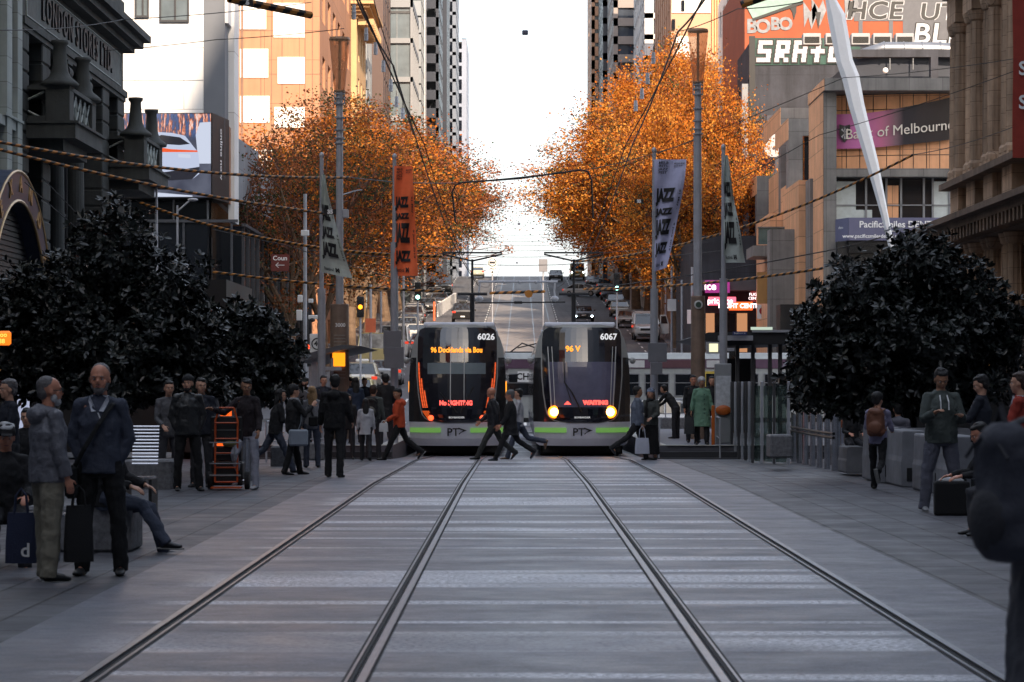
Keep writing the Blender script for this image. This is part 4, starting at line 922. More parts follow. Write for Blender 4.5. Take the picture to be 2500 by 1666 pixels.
put(tr_r[0],10.9,206,1.05,4.0,'third orange plane tree up the right kerb',1.3)
put(tr_r[1],11.6,230,1.0,5.1,'fourth orange plane tree up the right kerb',1.5)
put(tr_r[0],11.7,256,.95,1.1,'fifth amber plane tree up the right kerb',1.5)
put(tr_r[1],11.8,282,.9,.4,'sixth amber plane tree up the right kerb',1.5)
put(tr_d,11.8,308,.95,1.4,'dark sparse tree near the brow of the hill, nearer one on the right',1.5)
put(tr_d,11.8,338,.95,2.9,'dark sparse tree at the brow of the hill, farther one on the right',1.5)
put(tr_s,-11.9,140,.97,.0,'sparse brown tree with a crooked trunk beside the left light pole')
put(tr_l[0],-11.6,158,.92,1.0,'rusty brown plane tree just right of the left light pole',1.15)
put(tr_l[1],-11.5,180,.96,2.2,'rust and orange plane tree behind the orange banner',1.35)
put(tr_l[0],-11.5,203,1.0,3.6,'third rusty plane tree up the left kerb',1.45)
put(tr_l[1],-11.5,228,.98,4.8,'fourth rusty plane tree up the left kerb',1.5)
put(tr_l[0],-11.5,252,.95,.7,'fifth rusty plane tree up the left kerb',1.55)
put(tr_l[1],-11.5,278,.9,5.7,'sixth rusty plane tree up the left kerb',1.55)
put(tr_d,-11.5,304,.95,4.4,'dark sparse tree near the brow of the hill, nearer one on the left',1.5)
put(tr_d,-11.5,335,.95,5.5,'dark sparse tree at the brow of the hill, farther one on the left',1.5)
put(tr_d,-11,372,.9,.5,'low dark tree beyond the brow on the left',1.4); put(tr_d,12.2,372,.9,3.5,'low dark tree beyond the brow on the right',1.4)
# ---- evergreen planter trees in the mall ----
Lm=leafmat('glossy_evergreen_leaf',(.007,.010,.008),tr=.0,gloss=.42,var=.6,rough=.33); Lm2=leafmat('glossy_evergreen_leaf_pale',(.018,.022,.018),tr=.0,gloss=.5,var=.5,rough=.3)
mbk2=mat('grey_bark',(.045,.04,.036),.9,var=.3,scale=4,bump=.4)
def bush(lab,Y,lobes,base,n,seed,ls=.135):
    rs=np.random.RandomState(seed); rnd=random.Random(seed); bx=PX(base,Y); root=thing('evergreen_tree',lab,'tree',(bx,Y,g(Y)),0,'evergreen trees in the mall'); oz=g(Y)
    Ls=[(np.array([PX(a,Y)-bx,dy,PZ(b,Y)-oz]),np.array([rx*Y/F,rx*Y/F*.85,rz*Y/F])) for a,b,rx,rz,dy in lobes]
    w=np.array([np.prod(r)**.8 for c,r in Ls]); w/=w.sum(); k=rs.choice(len(Ls),n,p=w)
    v=rs.normal(size=(n,3)); v/=np.linalg.norm(v,axis=1,keepdims=True); r=rs.uniform(.2,1,n)**.42
    nz=np.array([noise.noise(Vector((x[0]*2.6+seed,x[1]*2.6,x[2]*2.6))) for x in v]); r=r*(1+.42*nz)+np.where(rs.rand(n)<.06,rs.uniform(0,.16,n),0)
    c=np.array([Ls[i][0] for i in k])+v*r[:,None]*np.array([Ls[i][1] for i in k])
    m=7; ci=np.repeat(np.arange(n),m); up=v*.8+np.array([0,0,.55])+rs.normal(size=(n,3))*.35; up/=np.linalg.norm(up,axis=1,keepdims=True)
    U=up[ci]; ran=rs.normal(size=(n*m,3)); rad=ran-U*(ran*U).sum(1,keepdims=True); rad/=np.linalg.norm(rad,axis=1,keepdims=True)
    ax=rad*.85+U*rs.uniform(-.1,.9,n*m)[:,None]; ax/=np.linalg.norm(ax,axis=1,keepdims=True); s=rs.uniform(.7,1.25,n*m)*ls
    cen=c[ci]+ax*s[:,None]*.55; nor=U-ax*(ax*U).sum(1,keepdims=True)+rs.normal(size=(n*m,3))*.15
    me=leaf_mesh('crown',cen,nor,s,(rs.rand(n*m)<.3).astype(int),[Lm,Lm2],asp=.42,fold=.12,axis=ax,seed=seed,shape6=True)
    cr=bpy.data.objects.new('crown',me); COL.objects.link(cr); cr.parent=root
    t=MB(); top=Vector((0,0,1.5))
    t.tube([(0,0,0),(.02,0,.8),top],[.10,.08,.075],8)
    for c_,r_ in Ls:
        for q in range(3):
            e=Vector(c_)+Vector((rnd.uniform(-.5,.5)*r_[0],rnd.uniform(-.5,.5)*r_[1],rnd.uniform(-.3,.5)*r_[2])); t.tube([top*rnd.uniform(.8,1),(top+e)/2+Vector((rnd.uniform(-.15,.15),0,.1)),e],[.045,.03,.012],5)
    t.build('trunk',mbk2,root); return root
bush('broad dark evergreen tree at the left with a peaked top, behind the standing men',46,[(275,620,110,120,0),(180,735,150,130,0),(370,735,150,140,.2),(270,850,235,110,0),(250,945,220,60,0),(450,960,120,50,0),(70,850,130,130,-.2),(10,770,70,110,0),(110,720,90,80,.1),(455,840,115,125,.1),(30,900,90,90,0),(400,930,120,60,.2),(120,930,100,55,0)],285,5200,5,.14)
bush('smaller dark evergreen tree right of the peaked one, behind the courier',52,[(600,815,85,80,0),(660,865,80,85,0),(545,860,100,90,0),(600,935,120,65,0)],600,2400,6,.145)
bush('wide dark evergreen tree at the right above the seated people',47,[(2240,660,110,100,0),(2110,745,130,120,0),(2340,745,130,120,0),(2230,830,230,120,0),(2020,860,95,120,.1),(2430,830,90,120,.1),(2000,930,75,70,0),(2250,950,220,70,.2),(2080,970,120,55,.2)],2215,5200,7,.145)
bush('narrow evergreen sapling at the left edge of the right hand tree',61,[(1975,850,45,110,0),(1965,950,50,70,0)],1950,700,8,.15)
# ---------------- trams ----------------
mtb=mat('tram_silver',(.80,.82,.92),.38,var=.06,scale=2,coat=.3); mtg=mat('tram_black_glass',(.012,.012,.02),.06,var=0,spec=.7,coat=1)
mts=mat('tram_shoulder_grey',(.36,.37,.36),.35,var=.1,coat=.3); mgr=mat('tram_green',(.30,.62,.16),.5,var=0,emit=(.3,.7,.15),es=.12); mund=mat('underframe_black',(.008,.008,.009),.7,var=0)
mled=em('led_amber',(1,.30,.02),.95); mledr=em('led_red',(1,.09,.07),1.1); mleddim=em('led_orange',(1,.13,.03),.6); mhl=em('headlight_warm',(1,.40,.07),12); mhl2=em('headlight_halo',(1,.24,.01),1.6)
mrl=em('tail_red',(1,.07,.02),1.7); mwht2=mat('number_white',(.8,.8,.8),.5,var=0,emit=(1,1,1),es=.25)
mint=mat('windscreen_sky_tone',(.13,.125,.19),.12,var=.25,scale=1.2,coat=1)  # mauve tone stands in for sky reflected in the windscreen
mdark=mat('cab_dark',(.02,.02,.028),.1,var=.2,coat=1)
TR=[(.30,1.16),(.36,1.24),(.5,1.29),(.95,1.32),(1.6,1.325),(2.2,1.315),(2.7,1.28),(3.05,1.22),(3.25,1.16),(3.4,1.05),(3.5,.92),(3.57,.72),(3.6,.5)]
def hw(z):
    for (a,x),(b,y) in zip(TR,TR[1:]):
        if z<=b: return x+(y-x)*(z-a)/(b-a)
    return TR[-1][1]
def yf(x,z):
    y=.75*(min(1,abs(x)/1.34))**2.7
    if z>1.0: y+=.62*((z-1)/2.6)**1.9
    else: y+=.22*((1-z)/.7)**2
    return y
def patch(mb,zs,d,nx=14):     # zs: (z, x left, x right); a sheet following the tram's front, d proud of it
    for (za,l0,r0),(zb,l1,r1) in zip(zs,zs[1:]):
        for k in range(nx):
            P4=[]
            for z,l,r,kk in((za,l0,r0,k),(za,l0,r0,k+1),(zb,l1,r1,k+1),(zb,l1,r1,k)):
                x=l+(r-l)*kk/nx; P4.append((x,yf(x,z)-d,z))
            mb.quad(*P4)
    return mb
def fine(zs,step=.12):
    o=[zs[0]]
    for a,b in zip(zs,zs[1:]):
        n=max(1,int(abs(b[0]-a[0])/step))
        for k in range(1,n+1): o.append(tuple(a[i]+(b[i]-a[i])*k/n for i in range(3)))
    return o
def tram(lab,x,num,front):
    t=thing('tram',lab,'tram',(x,70.6,g(70.6)-.02),0,'trams standing in the mall'); b=MB(); N=18; L=33.0
    rows=[]
    for z,h in TR:
        r=[(-h,L,z),(-h,11.2,z),(-h,10.6,z)]+[(-h+2*h*k/N,yf(-h+2*h*k/N,z),z) for k in range(N+1)]+[(h,10.6,z),(h,11.2,z),(h,L,z)]; rows.append(r)
    n=len(rows[0])
    for a,c in zip(rows,rows[1:]):
        b.m=0 if a[0][2]<.95 else 2 if a[0][2]<2.6 else 1
        for k in range(n-1): b.quad(a[k],a[k+1],c[k+1],c[k])
    b.poly(rows[-1][::-1]); 
    bo=b.build('body',[mtb,mts,mat('tram_side_black',(.03,.031,.034),.15,var=0,coat=.8)],t,smooth=True)
    # side glazing bands, doors
    for s in(-1,1):
        for (ya,yb) in((1.35,2.3),(2.5,4.1),(4.3,10.4),(11.4,20.8),(21.6,32.5)):
            w=MB()
            for za,zb in((1.15,1.8),(1.8,2.3),(2.3,2.95)): w.quad((s*(hw(za)+.012),ya,za),(s*(hw(za)+.012),yb,za),(s*(hw(zb)+.012),yb,zb),(s*(hw(zb)+.012),ya,zb))
            w.build('side_window',mtg,t)
        w=MB()
        for y0 in(10.6,20.9): w.quad((s*1.335,y0,.4),(s*1.335,y0+.6,.4),(s*1.30,y0+.6,3.1),(s*1.30,y0,3.1))
        w.build('gangway_bellows',mund,t)
        m=MB(); 
        for z in(2.62,):
            m.ell((s*1.40,.95,z),(.085,.07,.09)); m.cyl((s*1.3,1.1,z+.05),(s*1.4,.98,z),.03)
        m.build('mirror',mts,t,smooth=True)
    u=MB(); u.box(-1.12,1.12,.95,L-.5,.06,.34); u.box(-1.05,1.05,.6,1.0,.12,.34); u.build('underframe',mund,t)
    # black mask with a U shaped lower edge
    mask=[(.93,-.36,.42),(.96,-.58,.62),(1.0,-.74,.78),(1.06,-.84,.87),(1.15,-.92,.945),(1.3,-.965,.985),(1.7,-1.03,1.03),(2.2,-1.075,1.075),(2.8,-1.085,1.085),(3.2,-1.08,1.08),(3.38,-1.06,1.06),(3.46,-1.02,1.02),(3.52,-.9,.9)]
    out=[(z-.015 if i<4 else z,l-.035,r+.035) for i,(z,l,r) in enumerate(mask)]
    patch(MB(),fine(out,.1),.006).build('front_trim',mtb if 0 else mwht2 if 0 else mts,t,smooth=True)
    patch(MB(),fine(mask,.1),.014).build('front_mask',mtg,t,smooth=True)
    patch(MB(),fine([(1.35,-.80,.80),(1.7,-.88,.88),(2.3,-.93,.93),(2.58,-.93,.93)]),.022).build('windscreen',mint if front else mdark,t,smooth=True)
    if not front: patch(MB(),fine([(2.25,-.80,.78),(2.55,-.80,.78)]),.026).build('sun_blind',mat('blind_grey',(.16,.20,.22),.6,var=.1),t,smooth=True)
    # mullion highlights / window posts
    for xx,w_ in(((-.17,.012),(.20,.01)) if not front else ((-.93,.014),(.93,.014),(-.82,.01),(.84,.01))):
        patch(MB(),fine([(1.35,xx*(.9 if front else 1)-w_,xx*(.9 if front else 1)+w_),(3.0,xx-w_,xx+w_)]),.03,1).build('post',mat('post_white',(.6,.6,.58),.4),t)
    for a,c in((-1.29,-.43),(.37,1.29)):
        patch(MB(),[(.66,a,c),(.70,a,c),(.76,a,c),(.79,a,c)],.012).build('green_stripe',mgr,t)
    pf=lambda q: Vector((q.x,yf(q.x,q.z)-.03+q.y,q.z))
    text('PT',.30,mbtxt,(-.10,0,.665),X_,Z_,t,'logo',fn=pf,bold=.004)
    c=MB(); c.poly([pf(Vector((.05,0,.80))),pf(Vector((.05,0,.76))),pf(Vector((.17,0,.715))),pf(Vector((.28,0,.72)))]); c.poly([pf(Vector((.28,0,.72))),pf(Vector((.17,0,.715))),pf(Vector((.06,0,.60))),pf(Vector((.06,0,.64)))])
    c.build('logo',mbtxt,t)
    text(num,.235,mwht2,(.79 if not front else .73,0,3.26),X_,Z_,t,'fleet_number',fn=pf,bold=.006)
    text('BOMBARDIER',.07,mwht2,(0,0,1.07),X_,Z_,t,'maker_plate',fn=pf)
    if front:
        text('96 V',.21,mled,(-.08-.17,0,2.93),X_,Z_,t,'destination_display',fn=pf,bold=.008)
        text('WAITING',.155,mledr,(.36,0,1.47),X_,Z_,t,'red_display',fn=pf,bold=.012); c=MB(); c.poly([pf(Vector(v)) for v in((-.5,0,1.42),(-.3,0,1.42),(-.4,0,1.52))]); c.build('red_display',mledr,t)
        for s in(-1,1):
            h=MB(); h.lathe((s*.76,yf(.76,1.22)-.05,1.22),[(.115,0),(.10,-.03),(.06,-.045),(.001,-.05)][::-1],20,'y'); h.build('headlight',mhl,t,smooth=True)
            h=MB(); 
            h.lathe((s*.76,yf(.76,1.22)-.035,1.22),[(.116,.0),(.12,-.02),(.165,-.012),(.17,.0)],24,'y')
            h.build('indicator_ring',mhl2,t)  # emissive ring stands in for the glow around the headlight
        w=MB(); w.tube([pf(Vector((-.02+.0,-.04,1.22))),pf(Vector((-.28,-.05,1.75))),pf(Vector((-.50,-.05,2.05)))],[.022,.018,.012],6); w.tube([pf(Vector((-.50,-.06,2.6))),pf(Vector((-.48,-.06,2.05))),pf(Vector((-.30,-.06,1.5)))],.012,6); w.build('wiper',mblack,t)
    else:
        text('96 Docklands via Bou',.20,mled,(-.01,0,2.90),X_,Z_,t,'destination_display',fn=pf,bold=.007,xs=.80)
        text('No LIGHTING',.17,mledr,(-.02,0,1.46),X_,Z_,t,'red_display',fn=pf,bold=.010,xs=.85)
        for s in(-1,1):
            d=MB()
            for k in range(34):
                u=k/33; z=2.55-1.2*u; xx=1.045-.10*u**2.2-.03*u; n_=1 if u<.35 else 2 if u<.62 else 3
                for q in range(n_):
                    x2=s*(xx-.055*q); p=pf(Vector((x2,0,z))); d.box(p.x-.017,p.x+.017,p.y-.012,p.y,p.z-.011,p.z+.011)
            d.build('led_strip',mleddim,t)
            d=MB()
            for k in range(9):
                for q in range(4):
                    u=k/8; p=pf(Vector((s*(.92-.16*u-.05*q),0,1.24-.22*u+.0*q)));
                    if q<4-k//2: d.box(p.x-.02,p.x+.02,p.y-.012,p.y,p.z-.01,p.z+.01)
            d.build('indicator',em('indicator_amber',(1,.14,.02),.35),t)
            h=MB(); h.lathe((s*.70,yf(.7,1.06)-.05,1.06),[(.001,-.04),(.06,-.03),(.075,0)],14,'y'); h.build('tail_light',mrl,t,smooth=True)
            for yy in(1.2,1.45): h=MB(); h.box(s*1.33-.02,s*1.33+.02,yy,yy+.05,1.75-.2*(yy-1.2)*2,2.05-.2*(yy-1.2)*2); h.build('side_indicator',mled,t)
        w=MB(); w.tube([pf(Vector((.02,-.04,1.2))),pf(Vector((-.45,-.05,1.75)))],[.02,.012],6); w.tube([pf(Vector((.1,-.04,1.2))),pf(Vector((.45,-.05,1.9)))],[.02,.012],6); w.build('wiper',mblack,t)
    # roof gear, pantograph mast
    for ya,yb in((3,9),(13,20)): r=MB(); r.bbox(-1.0,1.0,ya,yb,3.6,3.72,.03); r.build('roof_box',mtb,t)
    return t
tram('silver tram 6026 seen from behind with red light strips','' and 0 or -1.63,'6026',False)
tram('silver tram 6067 facing the camera with two blazing orange headlights',1.77,'6067',True)
# older trams crossing in the side street
mzt=mat('old_tram_cream',(.34,.355,.35),.5,var=.15,coat=.2); mzp=mat('old_tram_purple',(.11,.06,.10),.5,var=.1)
def oldtram(lab,xa,xb,Y,z0,num=None,end=None):
    t=thing('old_tram',lab,'tram',((xa+xb)/2,Y,z0),0,'older trams in the cross street'); h=(xb-xa)/2; b=MB()
    b.prism([(-h,0,.35),(h,0,.35),(h,0,2.1),(h-.25,0,3.0),(-h+.25,0,3.0),(-h,0,2.1)],(0,2.5,0)); b.build('body',mzt,t,bevel=.06)
    r=MB(); r.prism([(-h+.25,.05,3.0),(h-.25,.05,3.0),(h-.5,.3,3.28),(-h+.5,.3,3.28)],(0,2.4,0)); r.build('roof',mzt,t,bevel=.05)
    s=MB(); s.box(-h+.2,h-.2,-.03,-.004,2.62,3.0); s.build('advert_band',mzp,t)
    s=MB(); s.box(-h+.2,h-.2,-.04,-.004,.38,.55); s.build('skirt',mund,t)
    x=-h+.9; k=0
    while x<h-1.6:
        if k%5==3: 
            d=MB(); d.box(x,x+1.05,-.03,.0,.5,2.5); do=d.build('door',mat('door_yellow',(.5,.36,.06),.5),t); MB().box(x+.08,x+.97,-.04,-.03,.6,2.4).build('door_glass',mglass,do)
        else:
            d=MB(); d.bbox(x,x+1.05,-.03,.02,1.45,2.42,.01); do=d.build('window_frame',mframel,t); 
            q=MB(); q.box(x+.05,x+1.0,-.04,-.03,1.5,2.0); q.box(x+.05,x+1.0,-.04,-.03,2.04,2.37); q.build('pane',mglass,do)
        x+=1.25; k+=1
    return t
zc_=g(112)+.05
t=oldtram('cream and purple older tram crossing behind the right tram and its platform',3.2,19.5,109.5,zc_)
for s,x,c in(('SILVER',-6.6,(.6,.35,.3)),('CITY SALE',-4.2,(.6,.6,.6)),('TODAY',1.5,(.6,.6,.6))): pass
for x,w,c in((-6.9,.9,(.55,.55,.55)),(-5.3,1.5,(.10,.04,.05)),(-3.4,1.0,(.5,.5,.5)),(2.2,1.6,(.3,.26,.27))):
    MB().box(x,x+w,-.045,-.031,2.66,2.96).build('advert_panel',mat('advert_%d'%int(x*10),c,.6),t)
t=oldtram('cream older tram glimpsed in the gap between the two silver trams',-3.9,1.95,109.5,zc_)
b=MB(); b.box(1.0,1.9,-.05,-.042,2.05,2.5); b.build('destination_board',mwtxt,t); text('CHIEF',.38,mbtxt,(1.45,-.055,2.27),X_,Z_,t,'lettering',bold=.01)
b=MB(); b.tube([(.6,1.2,3.25),(1.2,1.2,3.7),(1.9,1.2,3.45)],.035,6); b.tube([(1.0,1.2,3.5),(2.1,1.2,3.75)],.03,6); b.cyl((.4,1.2,3.3),(2.4,1.2,3.3),.05); b.build('pantograph',mblack,t)
# ---------------- cars ----------------
mty=mat('tyre',(.012,.012,.013),.85,var=.1); mrim=mat('wheel_rim',(.35,.35,.37),.35,metal=.8,var=.1); mpl=mat('number_plate',(.6,.6,.62),.5,var=0)
mhw=em('headlamp_white',(.75,.9,1),10); mho=mat('headlamp_off',(.45,.47,.5),.15,var=0); mtl=mat('tail_lamp',(.35,.015,.01),.3,var=0,emit=(1,.08,.03),es=.35)
mcg=mat('car_glass',(.015,.018,.022),.05,var=0,spec=.9,coat=.5)
KIND={'sedan':dict(L=4.6,W=1.8,H=1.45,body=[(0,.55,.62),(.15,.32,.72),(1.2,.28,.90),(1.5,.28,.93),(3.7,.28,.98),(4.45,.34,.95),(4.6,.5,.82)],cab=[(1.25,.90,.90),(2.0,.92,1.40),(2.5,.92,1.45),(3.3,.95,1.42),(4.15,.96,.99)]),
 'hatch':dict(L=4.2,W=1.76,H=1.5,body=[(0,.55,.64),(.15,.32,.74),(1.0,.28,.92),(3.9,.28,1.0),(4.12,.34,.98),(4.2,.5,.85)],cab=[(1.0,.92,.92),(1.75,.94,1.43),(2.4,.94,1.5),(3.5,.97,1.44),(4.08,.98,1.0)]),
 'suv':dict(L=4.8,W=1.9,H=1.8,body=[(0,.6,.8),(.12,.38,.92),(1.15,.34,1.08),(4.55,.34,1.14),(4.75,.4,1.1),(4.8,.6,.95)],cab=[(1.15,1.08,1.08),(1.85,1.1,1.68),(2.5,1.1,1.78),(4.1,1.12,1.74),(4.65,1.13,1.15)]),
 'van':dict(L=5.2,W=1.95,H=2.25,body=[(0,.55,.85),(.12,.32,1.0),(.9,.3,1.22),(5.1,.3,1.3),(5.2,.4,1.25)],cab=[(.75,1.2,1.2),(1.6,1.25,2.05),(2.2,1.28,2.22),(4.9,1.28,2.25),(5.12,1.28,1.3)])}
def car(lab,kind,c,x,y,head,lights=False,taxi=False,group=None,rack=False,rot=0):
    """head 'c' = coming to the camera, 'a' = going away"""
    K=KIND[kind]; rz=(0 if head=='c' else math.pi)+rot; L,W=K['L'],K['W']
    t=thing('parked_car' if not lights else 'car',lab,'car',(x,y,g(y)+.01),rz,group)
    cm=mat('car_paint_%s'%('_'.join('%02d'%int(v*100) for v in c)),c,.28,var=.04,metal=.1,coat=.8)
    def loft(secs,wf,name,m,n=1,close=True):
        b=MB(); rings=[]
        for (yy,z0,z1) in secs:
            w=wf(yy); h=z1-z0; rings.append([(-w*.94,yy-L/2,z0),(-w,yy-L/2,z0+h*.25),(-w,yy-L/2,z0+h*.72),(-w*.90,yy-L/2,z1),(0,yy-L/2,z1+.015),(w*.90,yy-L/2,z1),(w,yy-L/2,z0+h*.72),(w,yy-L/2,z0+h*.25),(w*.94,yy-L/2,z0)])
        q=len(rings[0])
        for a,d in zip(rings,rings[1:]):
            for k in range(q): b.quad(a[k],a[(k+1)%q],d[(k+1)%q],d[k])
        b.poly(rings[0][::-1]); b.poly(rings[-1]); return b.build(name,m,t,smooth=False,bevel=.03)
    def wf(yy): u=abs(yy/L-.5)*2; return W/2*(1-.10*u**4)
    loft(K['body'],wf,'body',cm)
    # cabin: glass house and painted roof
    cb=K['cab']; b=MB(); rg=[]
    for yy,z0,z1 in cb:
        w0=W/2*.93; w1=W/2*(.93-.17*(z1-z0)/.55); w1=max(w1,W/2*.70) if kind!='van' else W/2*(.93-.10*(z1-z0)/.9)
        rg.append([(-w0,yy-L/2,z0-.02),(-w1,yy-L/2,z1-.05),(w1,yy-L/2,z1-.05),(w0,yy-L/2,z0-.02)])
    for a,d in zip(rg,rg[1:]):
        for k in range(3): b.quad(a[k],a[k+1],d[k+1],d[k])
    b.build('glass',mcg,t)
    b=MB(); rr=[r for r,cc in zip(rg,cb) if cc[2]-cc[1]>.3]
    for a,d in zip(rr,rr[1:]):
        b.add([Vector(a[1])+Vector((-.01,0,-.05)),Vector(a[1])+Vector((.03,0,.05)),Vector(a[2])+Vector((-.03,0,.05)),Vector(a[2])+Vector((.01,0,-.05)),Vector(d[1])+Vector((-.01,0,-.05)),Vector(d[1])+Vector((.03,0,.05)),Vector(d[2])+Vector((-.03,0,.05)),Vector(d[2])+Vector((.01,0,-.05))],[(0,1,5,4),(1,2,6,5),(2,3,7,6),(0,3,2,1),(4,5,6,7)])
    # pillars
    for r0,r1 in((rg[0],rg[1]),(rg[-1],rg[-2])):
        for k,kk in((0,1),(3,2)): b.cyl(r0[k],r1[kk],.045,n=5)
    mid=rg[2]; 
    for k,kk in((0,1),(3,2)): b.cyl(Vector(mid[k]),Vector(mid[kk]),.04,n=5)
    if kind=='van':
        for s in(-1,1): w=W/2*.95; b.box(min(s*w,s*(w-.08)),max(s*w,s*(w-.08)),2.4-L/2,4.9-L/2,1.25,2.1)
    b.build('roof',cm,t)
    ws=[]
    for yy in(L*.19,L*.80):
        for s in(-1,1):
            w=MB(); w.lathe((0,0,0),[(.20,-.09),(.31,-.10),(.33,-.07),(.33,.07),(.31,.10),(.20,.09)],18,'x'); wo=w.build('wheel',mty,t,smooth=False); wo.location=(s*(W/2-.1),yy-L/2,.33)
            r=MB(); r.lathe((0,0,0),[(.02,s*.095),(.19,s*.10),(.20,s*.085)],12,'x'); r.build('rim',mrim,wo)
    zb=K['body'][1][2]
    for s in(-1,1):
        h=MB(); h.bbox(s*W*.39-.2,s*W*.39+.17,-L/2-.01+.02,-L/2+.2,zb-.2,zb-.04,.03); h.build('headlight',mho,t)
        if lights: h=MB(); h.ell((s*W*.39,-L/2-.01,zb-.13 if kind!='sedan' else zb-.26),(.09,.05,.08),10,6); h.build('lamp',mhw,t)
        h=MB(); zr=K['body'][-2][2]; h.bbox(s*W*.40-.17,s*W*.40+.14,L/2-.16,L/2+.015,zr-.26,zr-.08,.03); h.build('tail_light',mtl,t)
        m=MB(); m.ell((s*(W/2+.07),-L/2+L*.36 if kind!='van' else -L/2+1.1,cb[0][2]+.12),(.10,.06,.07),8,6); m.build('mirror',cm if not taxi else mblack,t)
    gr_=MB(); gr_.bbox(-W*.26,W*.26,-L/2-.02,-L/2+.06,zb-.30,zb-.12,.02); gr_.bbox(-W*.36,W*.36,-L/2+.0,-L/2+.08,.34,.46,.02); gr_.build('grille',mblack,t)
    for yy in(-L/2-.035,L/2+.01): p=MB(); p.box(-.19,.19,yy,yy+.025,.50,.61); p.build('number_plate',mpl,t)
    if taxi: p=MB(); p.bbox(-.35,.35,-.1,.1,K['H']-.0,K['H']+.15,.04); p.build('roof_sign',mwtxt if taxi!=2 else mblack,t)
    if rack:
        p=MB(); 
        for s in(-.55,.55): p.cyl((s,-.9,K['H']+.06),(s,1.1,K['H']+.06),.03)
        for q in(-.8,.2,1.0): p.cyl((-.6,q,K['H']+.08),(.6,q,K['H']+.08),.03)
        p.build('roof_rack',mrim,t)
    return t
yel=(.52,.46,.20); cream=(.55,.47,.24); wh=(.62,.62,.62); sil=(.33,.34,.36); bla=(.012,.012,.014); nav=(.03,.035,.05)
def cx(px,Y): return PX(px,Y)
def cr(lab,kind,c,px,Y,h,**k): return car(lab,kind,c,PX(px,Y),Y,h,**k)
LK='cars on the left kerb'
cr('cream taxi van seen from behind, largest vehicle of the left queue','van',cream,916,161,'a')
cr('white van seen from behind beyond the cream taxi van','van',wh,966,171,'a')
cr('pale yellow taxi wagon with roof sign left of the orange banner pole','suv',(.55,.5,.4),884,139,'a',taxi=1)
cr('cream taxi hatchback nearest above the waiting crowd','hatch',cream,874,130.5,'a',taxi=1)
cr('silver sedan at the lights beside the taxi wagon','sedan',sil,945,147,'a')
cr('silver wagon with a roof rack parked on the left kerb','suv',sil,1010,222,'c',rack=True,group=LK)
cr('silver sedan parked in front of the roof rack wagon','sedan',(.30,.32,.34),1002,213,'c',group=LK)
cr('grey hatchback nearest on the left kerb of the hill','hatch',(.20,.21,.22),994,205,'c',group=LK)
cr('dark sedan parked up the left kerb behind the rack wagon','sedan',nav,1016,238,'c',group=LK)
cr('grey sedan with bright lamps farther up the left kerb','sedan',(.15,.16,.18),1044,250,'c',group=LK)
cr('dark van highest on the left kerb','van',(.06,.065,.07),1084,298,'c',group=LK)
cr('black sport utility taxi driving up the hill, left lane','suv',bla,1131,226,'a',taxi=2)
cr('pale taxi sedan waiting under the tram lane sign at the hilltop','sedan',(.5,.5,.4),1166,348,'a',taxi=1)
cr('dark sedan with round white headlamps coming down the right lane','sedan',(.02,.022,.03),1424,229,'c',lights=True)
cr('silver sedan pulling across the right lane','sedan',(.45,.46,.48),1425,292,'c',rot=R(58))
cr('dark blue hatchback parked on the right kerb beside the silver sedan','hatch',(.05,.06,.09),1486,283,'c')
cr('grey hatchback parked above the dark blue one on the right','hatch',(.14,.15,.17),1476,306,'c')
cr('cream minibus with glaring headlights near the hilltop','van',(.5,.42,.2),1409,342,'c',lights=True)
cr('dark sedan beside the minibus near the hilltop','sedan',(.04,.045,.05),1357,338,'c')
cr('pale silver hatchback parked at the right kerb above the white van','hatch',(.42,.43,.42),1530,219,'c')
v=cr('white delivery van with its side door open at the right kerb','van',(.68,.68,.66),1576,197,'c')
d=MB(); d.prism([(1.0,-1.5,.5),(1.65,-2.0,.5),(1.65,-2.0,1.25),(1.45,-1.85,1.9),(1.0,-1.5,1.9)],(.03,.06,0)); do=d.build('door',mat('car_paint_68_68_66',(.68,.68,.66)),v); d=MB(); d.prism([(1.08,-1.58,1.25),(1.55,-1.94,1.25),(1.42,-1.84,1.8),(1.08,-1.58,1.8)],(.0,-.03,0)); d.build('door_glass',mcg,do)
for i,(c_,px,Y,h,kd,lb) in enumerate((((.16,.17,.18),1034,178,'a','sedan','grey sedan queuing just left of the left tram roof'),((.5,.5,.5),1022,192,'a','hatch','white hatchback queuing ahead of the grey sedan'),((.05,.05,.06),1074,262,'a','sedan','black sedan climbing between the barrier and the sport utility taxi'),((.3,.31,.33),1448,318,'c','sedan','silver sedan high on the hill left of the parked hatchbacks'),((.02,.02,.025),1502,262,'c','sedan','black sedan parked on the right kerb below the blue hatchback'),((.4,.38,.3),1512,240,'c','hatch','beige hatchback parked on the right kerb between sedan and silver hatchback'),((.1,.1,.11),1062,282,'c','hatch','charcoal hatchback parked below the dark van'))): cr(lb,kd,c_,px,Y,h)
car('white hatchback crossing behind the woman in the blue beanie','hatch',(.55,.56,.58),PX(1638,106),106,'c',rot=R(90))
# ---------------- street furniture ----------------
mpole=mat('galvanised_pole',(.40,.41,.45),.4,metal=.2,var=.15,scale=3); mpoled=mat('weathered_lit_pole',(.24,.17,.13),.45,metal=.2,var=.3,scale=2); mamber=mat('lantern_mesh',(.38,.22,.13),.45,var=.15)  # pole base: weathered brown with warm orange light put into the tone
